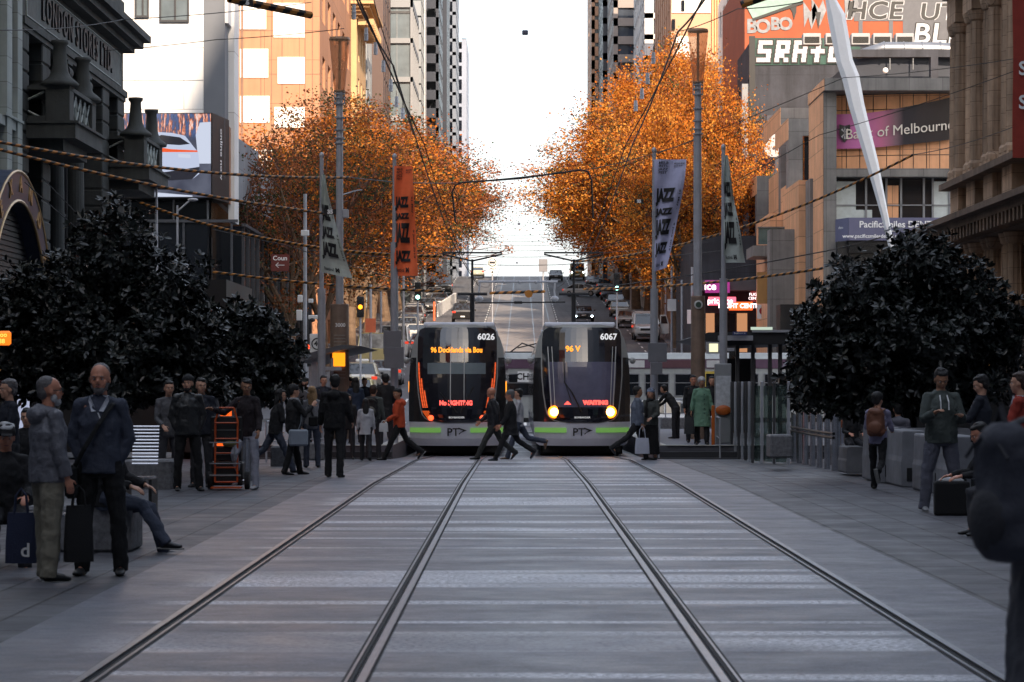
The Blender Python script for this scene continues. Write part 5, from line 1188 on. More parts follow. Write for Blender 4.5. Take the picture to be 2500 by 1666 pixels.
# lantern glass: perforated cone, partly see-through
mlan=mat('lantern_glass',(.55,.34,.20),.4,var=.1); t_=mlan.node_tree; b_=t_.nodes['Principled BSDF']; o_n=t_.nodes['Material Output']; tr_=t_.nodes.new('ShaderNodeBsdfTransparent'); mx=t_.nodes.new('ShaderNodeMixShader'); mx.inputs[0].default_value=.42; tr_.inputs[0].default_value=(.95,.8,.7,1)
t_.links.new(tr_.outputs[0],mx.inputs[1]); t_.links.new(b_.outputs[0],mx.inputs[2]); t_.links.new(mx.outputs[0],o_n.inputs[0])
def lightpole(lab,px,Y,ytop,ylan,ycol,ybase,wb,emblem):
    z0=.12; t=thing('light_pole',lab,'light pole',(PX(px,Y),Y,z0),0,'lantern topped light poles'); s=Y/F; Z=lambda y:PZ(y,Y)-z0
    b=MB(); b.tube([(0,0,Z(ybase)),(0,0,Z(ylan))],[9.5*s,8*s],14)
    for dy in(4,14,28,62,92,112,124): b.tube([(0,0,Z(ylan+dy+3)),(0,0,Z(ylan+dy))],[12.5*s,12.5*s],14)
    for a in range(4): b.cyl((13*s*math.cos(a*1.57+.4),13*s*math.sin(a*1.57+.4),Z(ylan+30)),(13*s*math.cos(a*1.57+.4),13*s*math.sin(a*1.57+.4),Z(ylan+2)),1.5*s,n=5)
    b.cyl((-8*s,0,Z(ybase)),(-8*s,0,Z(ylan+130)),3*s,n=8) if emblem=='wreath' else 0
    b.build('pole',mpole,t)
    b=MB(); b.tube([(0,0,0),(0,0,Z(ybase)-.02),(0,0,Z(ybase))],[wb*s,wb*s*.94,wb*s*.9],18); b.build('base_column',mpoled,t,smooth=False)
    b=MB(); b.tube([(0,0,Z(ylan)),(0,0,Z(ytop+5))],[13*s,25.5*s],20,cap=False); lo=b.build('lantern',mlan,t,smooth=True)
    b=MB(); b.tube([(0,0,Z(ytop+6)),(0,0,Z(ytop))],[26*s,24*s],20); b.tube([(0,0,Z(ylan)),(0,0,Z(ytop+4))],3*s,8); b.tube([(0,0,Z(ylan+1)),(0,0,Z(ylan-3))],14*s,16); b.build('lantern_cap',mamber,lo)
    return t
p1_=lightpole('light pole with amber cone lantern and map covered column on the left platform',829,71.5,92,224,0,743,24,'map')
p2_=lightpole('light pole with amber cone lantern and oval crest on the right platform',1704,71.5,72,202,0,723,18,'wreath')
s=71.5/F
b=MB(); b.lathe((0,-.225,PZ(745,71.5)-.12),[(.001,-.02),(.11,-.02),(.12,0)],20,'y'); b.xf(Matrix.Diagonal((1,1,1,1))); 
o=b.build('crest',mat('crest_white',(.6,.6,.58),.5),p2_); o.scale=(1,1,1)
b=MB(); b.lathe((0,-.245,PZ(745,71.5)-.12),[(.001,-.01),(.075,-.01),(.08,0)],20,'y'); b.build('crest_figure',mat('crest_green',(.04,.07,.05),.5),p2_)
b=MB(); b.box(-.17,.17,-.315,-.275,PZ(895,71.5)-.12,PZ(862,71.5)-.12); b.build('orange_notice',em('notice_orange',(1,.28,.01),.8),p1_)
text('3000',.14,mwtxt,(.04,-.30,PZ(795,71.5)-.12),X_,Z_,p1_,'lettering',bold=.003)
b=MB(); 
for k in range(14): b.box(-.14,.18,-.275,-.268,PZ(820+8*k,71.5)-.12,PZ(818.5+8*k,71.5)-.12)
b.build('small_print',mat('print_grey',(.35,.33,.3),.6),p1_)
# brackets with small boxes on the left pole
b=MB(); b.tube([(0,0,PZ(478,71.5)-.12),(.45,0,PZ(466,71.5)-.12),(.62,0,PZ(464,71.5)-.12)],.02,6); b.bbox(.08,.25,-.1,.1,PZ(532,71.5)-.12,PZ(512,71.5)-.12,.01); b.build('bracket',mpole,p1_)
# flags
def cloth_flag(px,Y,ya,yb,wt,wb_,m,lab,wave,side,pole_top,pole_bot,design):
    s=Y/F; base=.12 if Y>63.5 else g(Y); t=thing('flag_pole','slim grey flag pole '+lab[1],'flag pole',(PX(px,Y),Y,base),0,'flag poles')
    b=MB(); b.tube([(0,0,0),(0,0,PZ(pole_bot,Y)-base)],9.5*s,12); b.tube([(0,0,PZ(pole_bot,Y)-base),(0,0,PZ(pole_top+12,Y)-base)],[5.5*s,4.5*s],10); b.build('pole',mpole,t)
    b=MB(); b.ell((0,0,PZ(pole_top+8,Y)-base),(6*s,6*s,8*s),12,8); b.build('finial',mpole,t,smooth=True)
    f=thing('banner','banner '+lab[0],'banner',(PX(px,Y),Y-.06,PZ(ya,Y)),0,'jazz banners'); H=PZ(ya,Y)-PZ(yb,Y)
    def pt(u,v):     # u across 0..1, v down 0..1
        w=(wt+(wb_-wt)*(v**wave[2]))*s; return Vector((side*u*w+(wave[3]*s*v)*1.0,-.05*math.sin(u*7+v*wave[0])-.07*u*math.sin(v*wave[1]*3),-H*v+ (.04*H*(1-v)*0) - (wave[4]*s*u)*(v-.0)))
    b=MB(); nu,nv=10,26
    for i in range(nu):
        for j in range(nv):
            q=[pt(i/nu,j/nv),pt(i/nu,(j+1)/nv),pt((i+1)/nu,(j+1)/nv),pt((i+1)/nu,j/nv)]; b.add(q,[(0,1,2,3)])
    b.build('cloth',m,f,smooth=True)
    def dec(u0,u1,v0,v1,mm,txt,nm='lettering',bold=.02,rot=False):
        me=text_mesh(txt,1,bold=bold,align='LEFT',res=2)
        xs=[v.co.x for v in me.vertices]; ys=[v.co.y for v in me.vertices]; x0,x1,y0,y1=min(xs),max(xs),min(ys),max(ys)
        for v in me.vertices:
            a=(v.co.x-x0)/(x1-x0); c=(v.co.y-y0)/(y1-y0)
            if rot: uu,vv=u0+(u1-u0)*c,v0+(v1-v0)*a
            else: uu,vv=u0+(u1-u0)*a,v1+(v0-v1)*c
            if side<0: uu=uu
            p=pt(uu,vv); v.co=p+Vector((0,-.03,0))
        me.materials.clear(); me.materials.append(mm); o=bpy.data.objects.new(nm,me); COL.objects.link(o); o.parent=f
    design(dec); return t
mor_=mat('orange_cloth',(.92,.17,.055),.8,var=.08,emit=None); mlav=mat('lavender_cloth',(.46,.47,.66),.8,var=.08); mgc2=mat('grey_cloth',(.42,.47,.44),.8,var=.1)
def des(small,rows):
    def f(d):
        if small: d(.12,.45,.02,.13,mbtxt,'MELB\nINT\'L\nJAZZ\nFEST',bold=.02); d(.62,.95,.03,.07,mbtxt,'MELBOURNE\nJAZZ 2019',bold=.02)
        for a,c in rows: d(.05,.72,a,c,mbtxt,'JAZZ',bold=.07)
        d(.84,.93,.28,.46,mbtxt,'31 May -',bold=.02,rot=True); d(.84,.93,.58,.84,mbtxt,'9 June 2019',bold=.02,rot=True)
        d(.10,.42,.93,.965,mbtxt,'festival',bold=.01); d(.48,.62,.925,.97,mbtxt,'M',bold=.08)
    return f
cloth_flag(963,66,406,674,44,58,mor_,('in orange with bold black JAZZ lettering, left of centre','carrying the orange banner'),(9,2,1.0,0,0),1,375,592,des(True,((.28,.41),(.43,.50),(.52,.75),(.77,.90))))
cloth_flag(1597,66,390,664,78,30,mlav,('in lavender with JAZZ lettering and festival text, left of the right light pole','carrying the lavender banner'),(8,2.5,1.4,0,-10),1,360,705,des(True,((.26,.42),(.44,.52),(.54,.72),(.75,.88))))
cloth_flag(785,68,428,665,10,76,mgc2,('in pale grey with black letters flaring at its foot, beside the left light pole','carrying the grey banner on the left'),(9,4,1.3,0,16),1,372,705,des(False,((.30,.50),(.52,.66),(.68,.86))))
cloth_flag(1766,68,380,642,10,54,mgc2,('in pale grey, narrow and twisted, right of the right light pole','carrying the grey banner on the right'),(10,4,1.1,0,0),1,352,680,des(False,((.25,.42),(.44,.60),(.62,.88))))
# metal sign backs fixed to the two flag poles
for px,ya,yb,w,Y,lab in((958,808,865,44,65.6,'upper grey blank sign back on the orange banner pole'),(962,848,900,48,65.5,'lower grey blank sign back on the orange banner pole'),(1605,838,884,46,65.6,'grey blank sign back on the lavender banner pole'),(1603,885,915,28,65.5,'small pale sign below the blank one on the lavender banner pole'),(1546,632,666,26,200,'grey sign back beside the hilltop road')):
    if Y>100: continue
    t=thing('traffic_sign',lab,'sign',(PX(px,Y),Y-.02,PZ((ya+yb)/2,Y))); b=MB(); b.bbox(-w*Y/F/2,w*Y/F/2,-.015,.0,-(yb-ya)*Y/F/2,(yb-ya)*Y/F/2,.01); b.build('panel',mat('sign_back',(.20,.20,.22),.5,metal=.3,var=.08),t); b=MB(); b.cyl((PX(1604,Y)-PX(px,Y) if px>1500 else PX(963,Y)-PX(px,Y),.08,-.15),(PX(1604,Y)-PX(px,Y) if px>1500 else PX(963,Y)-PX(px,Y),.08,.15),.05,n=8); b.build('clamp',mpole,t)
# tram lane sign on the hill, and its twin seen from the back
for px,Y,ya,yb,w,front in((1202,182,629,670,24,True),(1326,182,633,664,21,False)):
    t=thing('tram_lane_sign','white tram ONLY lane sign with a round tram symbol above the hill road' if front else 'grey sign back hanging over the right lanes of the hill','sign',(PX(px,Y),Y,PZ((ya+yb)/2,Y))); h=(yb-ya)*Y/F/2; ww=w*Y/F/2
    b=MB(); b.bbox(-ww,ww,-.02,.02,-h,h,.01); b.build('panel',mwtxt if front else mat('sign_back',(.2,.2,.22)),t)
    if front:
        b=MB(); 
        for k in range(20): a,c=k*math.pi/10,(k+1)*math.pi/10; b.cyl((ww*.78*math.cos(a),-.03,h*.4+ww*.78*math.sin(a)),(ww*.78*math.cos(c),-.03,h*.4+ww*.78*math.sin(c)),.03,n=5)
        b.build('ring',mat('sign_green',(.03,.10,.08),.5),t); b=MB(); b.bbox(-.2,.2,-.04,-.022,h*.4-.08,h*.4+.08,.02); b.build('tram_symbol',mbtxt,t); text('ONLY',.20,mbtxt,(0,-.03,-h*.35),X_,Z_,t,'lettering',bold=.006)
        b=MB(); b.prism([(-.05,-.03,-h*.6),(.05,-.03,-h*.6),(.05,-.03,-h*.75),(.12,-.03,-h*.75),(0,-.03,-h*.92),(-.12,-.03,-h*.75),(-.05,-.03,-h*.75)][::-1],(0,.005,0)); b.build('arrow',mbtxt,t)
    b=MB(); b.cyl((0,.08,-h-(PZ((ya+yb)/2,Y)-h-g(Y))),(0,.08,h),.05,n=8); b.build('post',mpole,t)
# ---------------- cables and wires ----------------
mcabo=mat('cable_amber',(.48,.19,.03),.6,var=.15); mcabb=mat('cable_black',(.008,.008,.009),.6,var=0); mwire=mat('wire_dark',(.02,.02,.022),.6,var=0)
def sagpts(a,b,sag,n=40):
    return [a.lerp(b,k/n)-Vector((0,0,sag*4*(k/n)*(1-k/n))) for k in range(n+1)]
def striped(lab,a,b,sag,r=.045,u0=0,u1=1,period=.34):
    t=thing('striped_cable',lab,'cable',a,0,'striped warning cables'); pts=sagpts(a,b,sag,60); pts=[p-a for p in pts]
    L=(b-a).length; n=int(L*(u1-u0)/period*8); m=8; mb=MB(); rings=[]
    def at(u):
        k=min(59,int(u*60)); return pts[k].lerp(pts[k+1],u*60-k)
    for i in range(n+1):
        u=u0+(u1-u0)*i/n; p=at(min(.9999,u)); q=at(min(.9999,u+.002))-p; q.normalize(); A=q.cross(Z_).normalized(); B=q.cross(A)
        rings.append([p+A*math.cos(2*math.pi*k/m)*r+B*math.sin(2*math.pi*k/m)*r for k in range(m)])
    vs=[v for R__ in rings for v in R__]; fs=[];mi=[]
    for i in range(n):
        for k in range(m): fs.append((i*m+k,i*m+(k+1)%m,(i+1)*m+(k+1)%m,(i+1)*m+k)); mi.append(0 if ((i+k)%8)<4 else 1)
    mb.v=[tuple(v) for v in vs]; mb.f=fs; mb.mi=mi; mb.sm=[False]*len(fs); mb.build('sheath',[mcabo,mcabb],t)
    w=MB(); w.tube(pts,.012,5); w.build('core_wire',mwire,t); return t
def W_(px,py,Y): return P(px,py,Y)
striped('upper striped cable from the left edge to the left light pole',W_(-60,335,55),W_(855,434,70),.25,.036)
striped('lower striped cable from the left edge to the number plate 35',W_(-60,350,55),W_(800,522,68),.15,.036)
striped('thin striped cable beginning at the dark store corner lamp and running to the orange banner',W_(330,490,96),W_(1080,626,84),.5,.05,.02,1)
striped('low striped cable crossing behind the left light pole above the shelter',W_(520,664,88),W_(1085,712,84),.1,.042)
striped('striped cable rising to the right across the bank mast',W_(1400,640,92),W_(2230,378,78),.6,.038)
striped('low striped cable on the right ending in the evergreen tree',W_(1425,706,90),W_(2010,655,80),.15,.042)
striped('short striped cable over the middle of the tracks',W_(1195,716,104),W_(1332,712,104),.0,.06)
for (a,b,lab) in(((W_(560,-2,50)),(W_(762,38,52)),'thick striped sleeve at the top left carrying a plate 36'),(W_(1810,12,50),W_(1960,-40,50),'thick striped sleeve at the top right')): striped(lab,a,b,0,.075,period=.42); 
for px,py,Y,s,r,w in((600,7,50.3,'36',0,36),(806,518,67.5,'35',0,30),(1560,492,80,'35',0,22)):
    t=thing('number_plate','small black plate with white 35 on the wire in the right trees' if px>1500 else ('small black plate hung at the end of the sleeve, top left' if px<700 else 'small black number plate on the wire beside the left grey banner'),'sign',P(px,py,Y)); ww=w*Y/F/2; b=MB(); b.box(-ww,ww,-.01,.01,-ww*.42,ww*.42); b.build('panel',mbtxt,t); text(s,ww*.9,mwtxt,(0,-.015,0),X_,Z_,t,'lettering',bold=.01)
def wire(pts,lab,r=.012,grp='overhead wires',name='overhead_wire'):
    b=MB(); o0=pts[0]; P_=[]
    for a,c in zip(pts,pts[1:]): P_+=sagpts(a,c,.006*(c-a).length,8)[:-1]
    P_.append(pts[-1]); b.tube([p-o0 for p in P_],r,5); o=b.build(name,mwire); o.location=o0; tag(o,lab,'wire',grp); return o
wire([W_(0,74,50),W_(300,48,62),W_(760,6,70)],'thin wire crossing the department store name','' or .011)
wire([W_(255,124,78),W_(530,97,76),W_(840,70,71.5)],'wire tied to the department store capital, running to the left pole')
wire([W_(862,-20,72),W_(960,160,95),W_(1100,580,140),W_(1170,700,170)],'heavy black wire plunging down through the left trees',.03)
wire([W_(905,-30,80),W_(945,110,95),W_(1010,330,120)],'second black wire hanging beside the glass corner tower',.018)
wire([W_(1720,0,60),W_(1655,78,68),W_(1545,350,95),W_(1440,620,130)],'heavy black wire plunging down through the right trees',.026)
wire([W_(1655,78,68),W_(1800,22,60),W_(1960,5,55)],'wire from the strain insulator to the striped sleeve on the right')
wire([W_(829,430,71.5),W_(1110,447,84),W_(1430,415,84),W_(1704,340,71.5)],'span wire joining the two light poles over the tracks',.014)
wire([W_(1400,450,82),W_(2060,190,70),W_(2500,140,60)],'thin wire crossing the bank sign',.010)
wire([W_(1400,640,84),W_(2000,330,70),W_(2500,165,60)],'thin wire passing below the bank roof',.010)
wire([W_(2230,378,78),W_(2500,300,62)],'thin wire continuing from the striped cable to the post office')
wire([W_(1480,700,90),W_(1980,620,80),W_(2150,580,75)],'black drooping wire beneath the dental sign',.02)
wire([W_(520,560,90),W_(700,600,90),W_(1000,690,92)],'thin drooping wire across the glazed bay',.014)
wire([W_(60,445,60),W_(190,560,60)],'stay wire over the arched shopfront',.012); wire([W_(100,430,70),W_(205,540,70)],'upper stay wire beside the arched shopfront',.012)
for i,(x,d) in enumerate(((-1.6,'left'),(1.88,'right'))):
    wire([Vector((x,-10,5.9)),Vector((x,45,5.75)),Vector((x,90,5.5)),Vector((x+.1,150,7.4)),Vector((x+.3,260,15.1)),Vector((x+.5,400,23.5))],'contact wire over the %s track'%d,.010)
# the arched pull off frame hanging over the tracks, and the fine grid of spans up the hill
f_=thing('pull_off_frame','thin black bent frame hanging over the tracks between the tree rows','wire frame',P(1106,545,84)); b=MB(); o0=P(1106,545,84)
b.tube([P(x,y,84)-o0 for x,y in((1112,545),(1104,470),(1112,452),(1130,446),(1270,436),(1420,415),(1436,420),(1444,440),(1448,532))],.03,6); b.build('frame',mcabb,f_)
for i,Y in enumerate((128,150,172,196,220,246,272,300)):
    zt=g(Y)+7.2; wire([Vector((-10.9,Y,zt+.8)),Vector((-1.6,Y,zt)),Vector((2,Y,zt)),Vector((11,Y,zt+.8))],'span wire across the hill road, %s from the crossing'%('first','second','third','fourth','fifth','sixth','seventh','eighth')[i],.016,'span wires up the hill')
# pantographs and overhead fittings above the trams
for x,px,lab in((-1.63,1140,'raised pantograph mast on the left silver tram'),(1.77,1416,'raised pantograph mast on the right silver tram')):
    t=thing('pantograph',lab,'pantograph',(x+.28 if px<1300 else x-.05,79,g(79)+3.6)); b=MB(); b.tube([(0,0,0),(0,0,1.15)],.07,8); b.tube([(-.45,0,1.15),(.45,0,1.15)],.05,6); b.tube([(0,0,1.15),(0,0,2.2)],.035,6); b.tube([(-.9,0,2.35),(0,0,2.15),(.9,0,2.35)],.03,6); b.tube([(-.9,0,2.4),(.9,0,2.4)],.03,6); b.build('mast',mcabb,t)
t=thing('section_insulator','white piped overhead rig slung low across both tracks','overhead rig',P(1272,690,100)); o0=P(1272,690,100); b=MB()
q=lambda x,y: P(x,y,100)-o0
b.tube([q(1168,688),q(1362,688)],.05,6)
for x in(1172,1356): b.tube([q(x,688),q(x-3,712),q(x,738)],.035,6); b.ell(q(x-2,730),(.16,.1,.12),8,6)
for x in(1230,1268,1308): b.ell(q(x,689),(.07,.07,.07),8,6)
b.build('pipe',mpole,t); b=MB(); b.tube([q(1160,740),q(1380,738)],.03,6); b.bbox(q(1255,740).x,q(1275,740).x,-.1,.1,q(0,742).z,q(0,736).z,.01); b.build('lower_bar',mcabb,t)
b=MB(); b.lathe(q(1291,718),[(.001,-.02),(.15,-.02),(.15,.02)],14,'y'); b.build('disc',mcabo,t)
# hanging cylinder lamps
def clamp_lamp(px,ya,yb,Y,lab):
    t=thing('hanging_lamp',lab,'lamp',P(px,yb,Y),0,'cylinder lamps hung over the street'); s=Y/F; h=(yb-ya)*s; b=MB(); b.tube([(0,0,0),(0,0,h*.45),(0,0,h*.5),(0,0,h*.55),(0,0,h)],[5*s,5*s,5.6*s,4.6*s,4.2*s],12); b.build('lamp_body',mpole,t); b=MB(); b.cyl((0,0,h),(0,0,h+14*s),.8*s,n=5); b.build('stem',mwire,t)
for a in((864,12,48,88,'cylinder lamp at the top left beside the cream cornice'),(894,68,100,92,'cylinder lamp below the topmost left one'),(917,104,134,96,'third cylinder lamp down on the left'),(936,148,176,100,'fourth cylinder lamp down on the left'),(954,194,224,104,'fifth cylinder lamp down on the left'),(968,236,262,108,'sixth cylinder lamp down on the left, over the trees'),(983,264,290,114,'lowest cylinder lamp on the left, half in the trees'),(1595,128,156,92,'topmost cylinder lamp on the right'),(1581,178,206,96,'second cylinder lamp down on the right'),(1567,216,242,100,'third cylinder lamp down on the right'),(1552,246,272,104,'lowest cylinder lamp on the right')): clamp_lamp(*a)
for px,py,w in((1282,80,15),(1267,547,7),(1262,642,5)):
    t=thing('street_camera' if 0 else 'hanging_box','dark box hung in the open sky over the street' if w==15 else 'tiny dark box hung low between the trees, %s'%('higher one' if w==7 else 'lower one'),'box',P(px,py,110 if w==15 else 180)); s=(110 if w==15 else 180)/F*w/2; b=MB(); b.bbox(-s,s,-s,s,-s*.75,s*.75,s*.3); b.build('casing',mat('lamp_slate',(.05,.055,.09),.5),t)
# ---------------- tram stop shelters ----------------
t=thing('tram_shelter','left tram stop shelter with a thin upswept grey roof','shelter',(PX(800,70),70,.12)); o0=Vector(t.location); q=lambda x,y,Y=70,d=0: P(x,y,Y)-o0+Vector((0,d,0))
b=MB(); b.prism([q(730,886),q(738,866),q(835,842),q(880,845),q(800,862)],(0,9,0)); b.build('roof',mat('shelter_roof',(.12,.12,.13),.5,var=.1),t)
b=MB(); b.box(q(760,0).x,q(772,0).x,.2,.35,0,2.1); b.box(q(806,0).x,q(812,0).x,.2,.3,0,2.2); b.box(q(806,0).x,q(812,0).x,7,7.1,0,2.2); b.build('post',mpole,t)
b=MB(); b.box(q(780,0).x,q(834,0).x,-.1,.1,q(0,905).z,q(0,896).z); b.build('beam',mpole,t)
t=thing('tram_shelter','right tram stop shelter with flat dark roof, display and glass back','shelter',(PX(1800,74),74,.12)); o0=Vector(t.location); q=lambda x,y,Y=74: P(x,y,Y)-o0
b=MB(); b.prism([q(1690,824),q(1730,812),q(1960,808),q(1960,838),q(1780,845),q(1760,840)],(0,8,0)); b.build('roof',mat('shelter_dark',(.018,.019,.022),.5,var=.1),t)
b=MB(); b.box(q(1752,0).x,q(1836,0).x,-.3,-.05,q(0,832).z,q(0,820).z); b.box(q(1836,0).x,q(1960,0).x,-.1,-.01,q(0,812).z,q(0,806).z); b.build('fascia',mpole,t)
b=MB()
for x in(1800,1838,1880,1905): b.box(q(x,0).x,q(x+9,0).x,.5,.65,0,q(0,838).z)
b.build('post',mat('post_dark',(.06,.06,.065),.5),t)
b=MB(); b.box(q(1808,0).x,q(1900,0).x,7,7.1,0,2.3); b.build('back_panel',mat('shelter_dark',(.018,.019,.022)),t)
b=MB(); b.box(q(1722,0).x,q(1756,0).x,-.4,-.2,q(0,864).z,q(0,836).z); b.box(q(1756,0).x,q(1790,0).x,-.35,-.25,q(0,858).z,q(0,850).z); do=b.build('display',mpole,t); b=MB(); b.box(q(1729,0).x,q(1750,0).x,-.42,-.405,q(0,860).z,q(0,840).z); b.build('display_screen',em('display_cream',(.75,.72,.45),.7),do)
b=MB(); b.box(q(1832,0).x,q(1885,0).x,-.12,-.105,q(0,806).z,q(0,799).z); b.build('advert_strip',em('strip_mint',(.5,.6,.5),.5),t)
t=thing('street_name_sign','small blue street name sign on the right shelter roof','sign',P(1806,814,73.6)); b=MB(); b.box(-.2,.2,-.01,.01,-.05,.05); b.build('panel',mat('street_blue',(.03,.04,.16),.5),t); text('Elizabeth St',.07,mwtxt,(0,-.015,0),X_,Z_,t,'lettering')
# ticket machine / route map stand
t=thing('route_map_stand','grey information stand with route map under the right shelter','information stand',(PX(1765,66),66,.12)); b=MB(); b.bbox(-.21,.21,-.1,.1,.0,PZ(888,66)-.12,.02); b.build('cabinet',mat('cabinet_grey',(.25,.26,.27),.5),t); b=MB(); b.box(-.19,.19,-.115,-.101,PZ(1000,66)-.12,PZ(918,66)-.12); b.build('map_panel',mat('map_white',(.5,.52,.55),.4,var=.25,scale=9),t)
b=MB(); b.ell((0,-.15,PZ(1002,66)-.12),(.2,.06,.13),12,8); b.build('orange_panel',mat('machine_orange',(.45,.10,.01),.5),t)
t=thing('orange_gate_post','slim orange painted steel post at the end of the platform rail','post',(PX(1741,64),64,.12)); b=MB(); b.bbox(-.04,.04,-.03,.03,0,PZ(990,64)-.12,.01); b.build('post',mat('machine_orange',(.45,.1,.01)),t)
# rails at the platform ends
def railing(lab,pts,h=.98,name='handrail'):
    t=thing(name,lab,'railing',(pts[0][0],pts[0][1],.12 if pts[0][1]>63.4 else g(pts[0][1]))); o0=Vector(t.location); b=MB(); b.tube([Vector((x,y,h))-Vector((o0.x,o0.y,0)) for x,y in pts],.025,8)
    b.tube([Vector((x,y,h*.5))-Vector((o0.x,o0.y,0)) for x,y in pts],.015,6)
    for x,y in pts: b.tube([Vector((x-o0.x,y-o0.y,-.2)),Vector((x-o0.x,y-o0.y,h))],.022,8)
    b.build('rail',mpole,t)
railing('bent handrail at the step of the right platform beside the beanie woman',[(PX(1608,63),62.9),(PX(1606,66),66),(PX(1604,72),72)])
railing('handrail in front of the map stand on the right platform',[(PX(1757,63),62.9),(PX(1750,66),66),(PX(1748,70),70)])
railing('long low rail behind the right platform walkway',[(PX(1625,90),90),(PX(1700,90),90),(PX(1780,90),90)])
railing('low rail on the left behind the walking women',[(PX(650,58),58),(PX(725,60),60),(PX(800,62),62)],.9)
mgran=mat('granite_block',(.17,.17,.18),.8,var=.45,scale=14,bump=.3)
for lab,xa,xb,ya,yb,Y,d in(('speckled granite wall behind the right platform',1614,1745,1020,1046,88,.6),('speckled granite block left of the walking women',660,725,1090,1146,54,.7),('speckled granite plinth behind the woman with the pale bag',725,792,1082,1118,60,.5),('chipped granite cube beside the steel bollards',1880,1935,1062,1112,51,.8),('speckled granite planter edge behind the bench',300,420,1124,1195,40,1.0)):
    t=thing('granite_block',lab,'block',(PX((xa+xb)/2,Y),Y,PZ(yb,Y)-.05)); w=(xb-xa)*Y/F/2; b=MB(); b.bbox(-w,w,0,d,0,(yb-ya)*Y/F+.05,.03); b.build('stone',mgran,t)
# glass screen balustrade on the right platform edge
t=thing('glass_screen','folding glass screens with steel posts along the right platform edge','screen',(PX(1785,64),62,g(62))); o0=Vector(t.location)
mgs=mat('screen_glass',(.06,.08,.075),.06,var=.3,scale=1.5,spec=1); tt=mgs.node_tree; bb=tt.nodes['Principled BSDF']; oo=tt.nodes['Material Output']; tr2=tt.nodes.new('ShaderNodeBsdfTransparent'); tr2.inputs[0].default_value=(.75,.85,.8,1); mm_=tt.nodes.new('ShaderNodeMixShader'); mm_.inputs[0].default_value=.5; tt.links.new(tr2.outputs[0],mm_.inputs[1]); tt.links.new(bb.outputs[0],mm_.inputs[2]); tt.links.new(mm_.outputs[0],oo.inputs[0])
xs=[1778+k*8.5 for k in range(8)]+[1860,1890,1925]; Ys=[66-k*1.25 for k in range(8)]+[57,56.5,56]
for k,(x,Y) in enumerate(zip(xs,Ys)):
    xx=PX(x,Y)-o0.x; b=MB(); b.bbox(xx-.03,xx+.03,Y-62-.04,Y-62+.04,-.1,PZ(928,60)-g(60),.01); b.build('post',mat('post_dark',(.06,.06,.065)) if k%2 else mpole,t)
    if k+1<len(xs): x2=PX(xs[k+1],Ys[k+1])-o0.x; b=MB(); b.prism([(xx+.04,Y-62,.1),(x2-.04,Ys[k+1]-62,.1),(x2-.04,Ys[k+1]-62,1.75),(xx+.04,Y-62,1.75)],(0,.015,0)); b.build('glass_panel',mgs,t)
# steel bollards with slanted tops, strapped by black bands
msb=mat('brushed_steel',(.60,.61,.65),.26,metal=.92,var=.15,scale=4)
ordw=['farthest','second farthest','third farthest','middle','third nearest','second nearest','nearest']
bx=[(1938,58.5),(1952,57),(1967,55.6),(1984,54.2),(2001,52.9),(2020,51.7),(2042,50.4)]
for k,(x,Y) in enumerate(bx):
    t=thing('bollard','%s steel bollard with slanted top in the strapped row'%ordw[k],'bollard',(PX(x,Y),Y,g(Y)),0,'strapped steel bollards'); b=MB(); n=16; r=.062 if k<6 else .095; H=1.08; V=[];Fc=[]
    for i in range(n): a=2*math.pi*i/n; V.append((r*math.cos(a),r*math.sin(a),0))
    for i in range(n): a=2*math.pi*i/n; V.append((r*math.cos(a),r*math.sin(a),H-r*.6*math.cos(a)))
    Fc=[(i,(i+1)%n,(i+1)%n+n,i+n) for i in range(n)]+[tuple(range(n,2*n))]; b.add(V,Fc); b.build('post',msb,t)
t=thing('strap','twin black straps tying the steel bollards together','strap',(PX(1938,58.5),58.5,.6))
for dz in(.06,-.02):
    b=MB(); b.tube([Vector((PX(x,Y)-t.location.x-.07,Y-58.5-.11,dz)) for x,Y in bx],[.028]*7,6); b.build('band',mblack,t)
# concrete barrier blocks on the right
mbar=mat('barrier_concrete',(.20,.205,.225),.8,var=.25,scale=2,bump=.3,bscale=14)
def barrier(lab,xa,xb,ya,yb,Y,d,notch=True,grp='concrete barriers'):
    t=thing('concrete_barrier',lab,'barrier',(PX((xa+xb)/2,Y),Y,0),0,grp); w=(xb-xa)*Y/F/2; h=PZ(ya,Y); b=MB(); b.prism([(-w,0,.04),(-w*.96,0,0),(w*.96,0,0),(w,0,.04),(w,0,h*.45),(w*.93,0,h*.55),(w*.9,0,h-.04),(w*.86,0,h),(-w*.86,0,h),(-w*.9,0,h-.04),(-w*.93,0,h*.55),(-w,0,h*.45)],(0,d,0)); b.build('block',mbar,t,bevel=.02)
    if notch: 
        for s in(-.35,.35): b=MB(); b.box(s*w-.04,s*w+.04,-.012,.0,.10,.30); b.build('lifting_slot',mblack,t)
barrier('low stained granite kerb block beside the girl in lilac',2065,2120,1092,1158,47,1.2,False)
barrier('concrete barrier just right of the girl in lilac',2148,2205,1045,1180,42.5,2.2)
barrier('concrete barrier partly behind the man with the phone',2200,2262,1052,1190,40.8,2.2)
barrier('tall concrete barrier directly behind the phone man',2262,2345,1062,1205,38.5,1.4)
barrier('concrete barrier under the seated phone user at the right',2330,2400,1066,1222,36,1.6)
barrier('long concrete ledge behind the other barriers on the right',2170,2380,1046,1150,46,1.0,False)
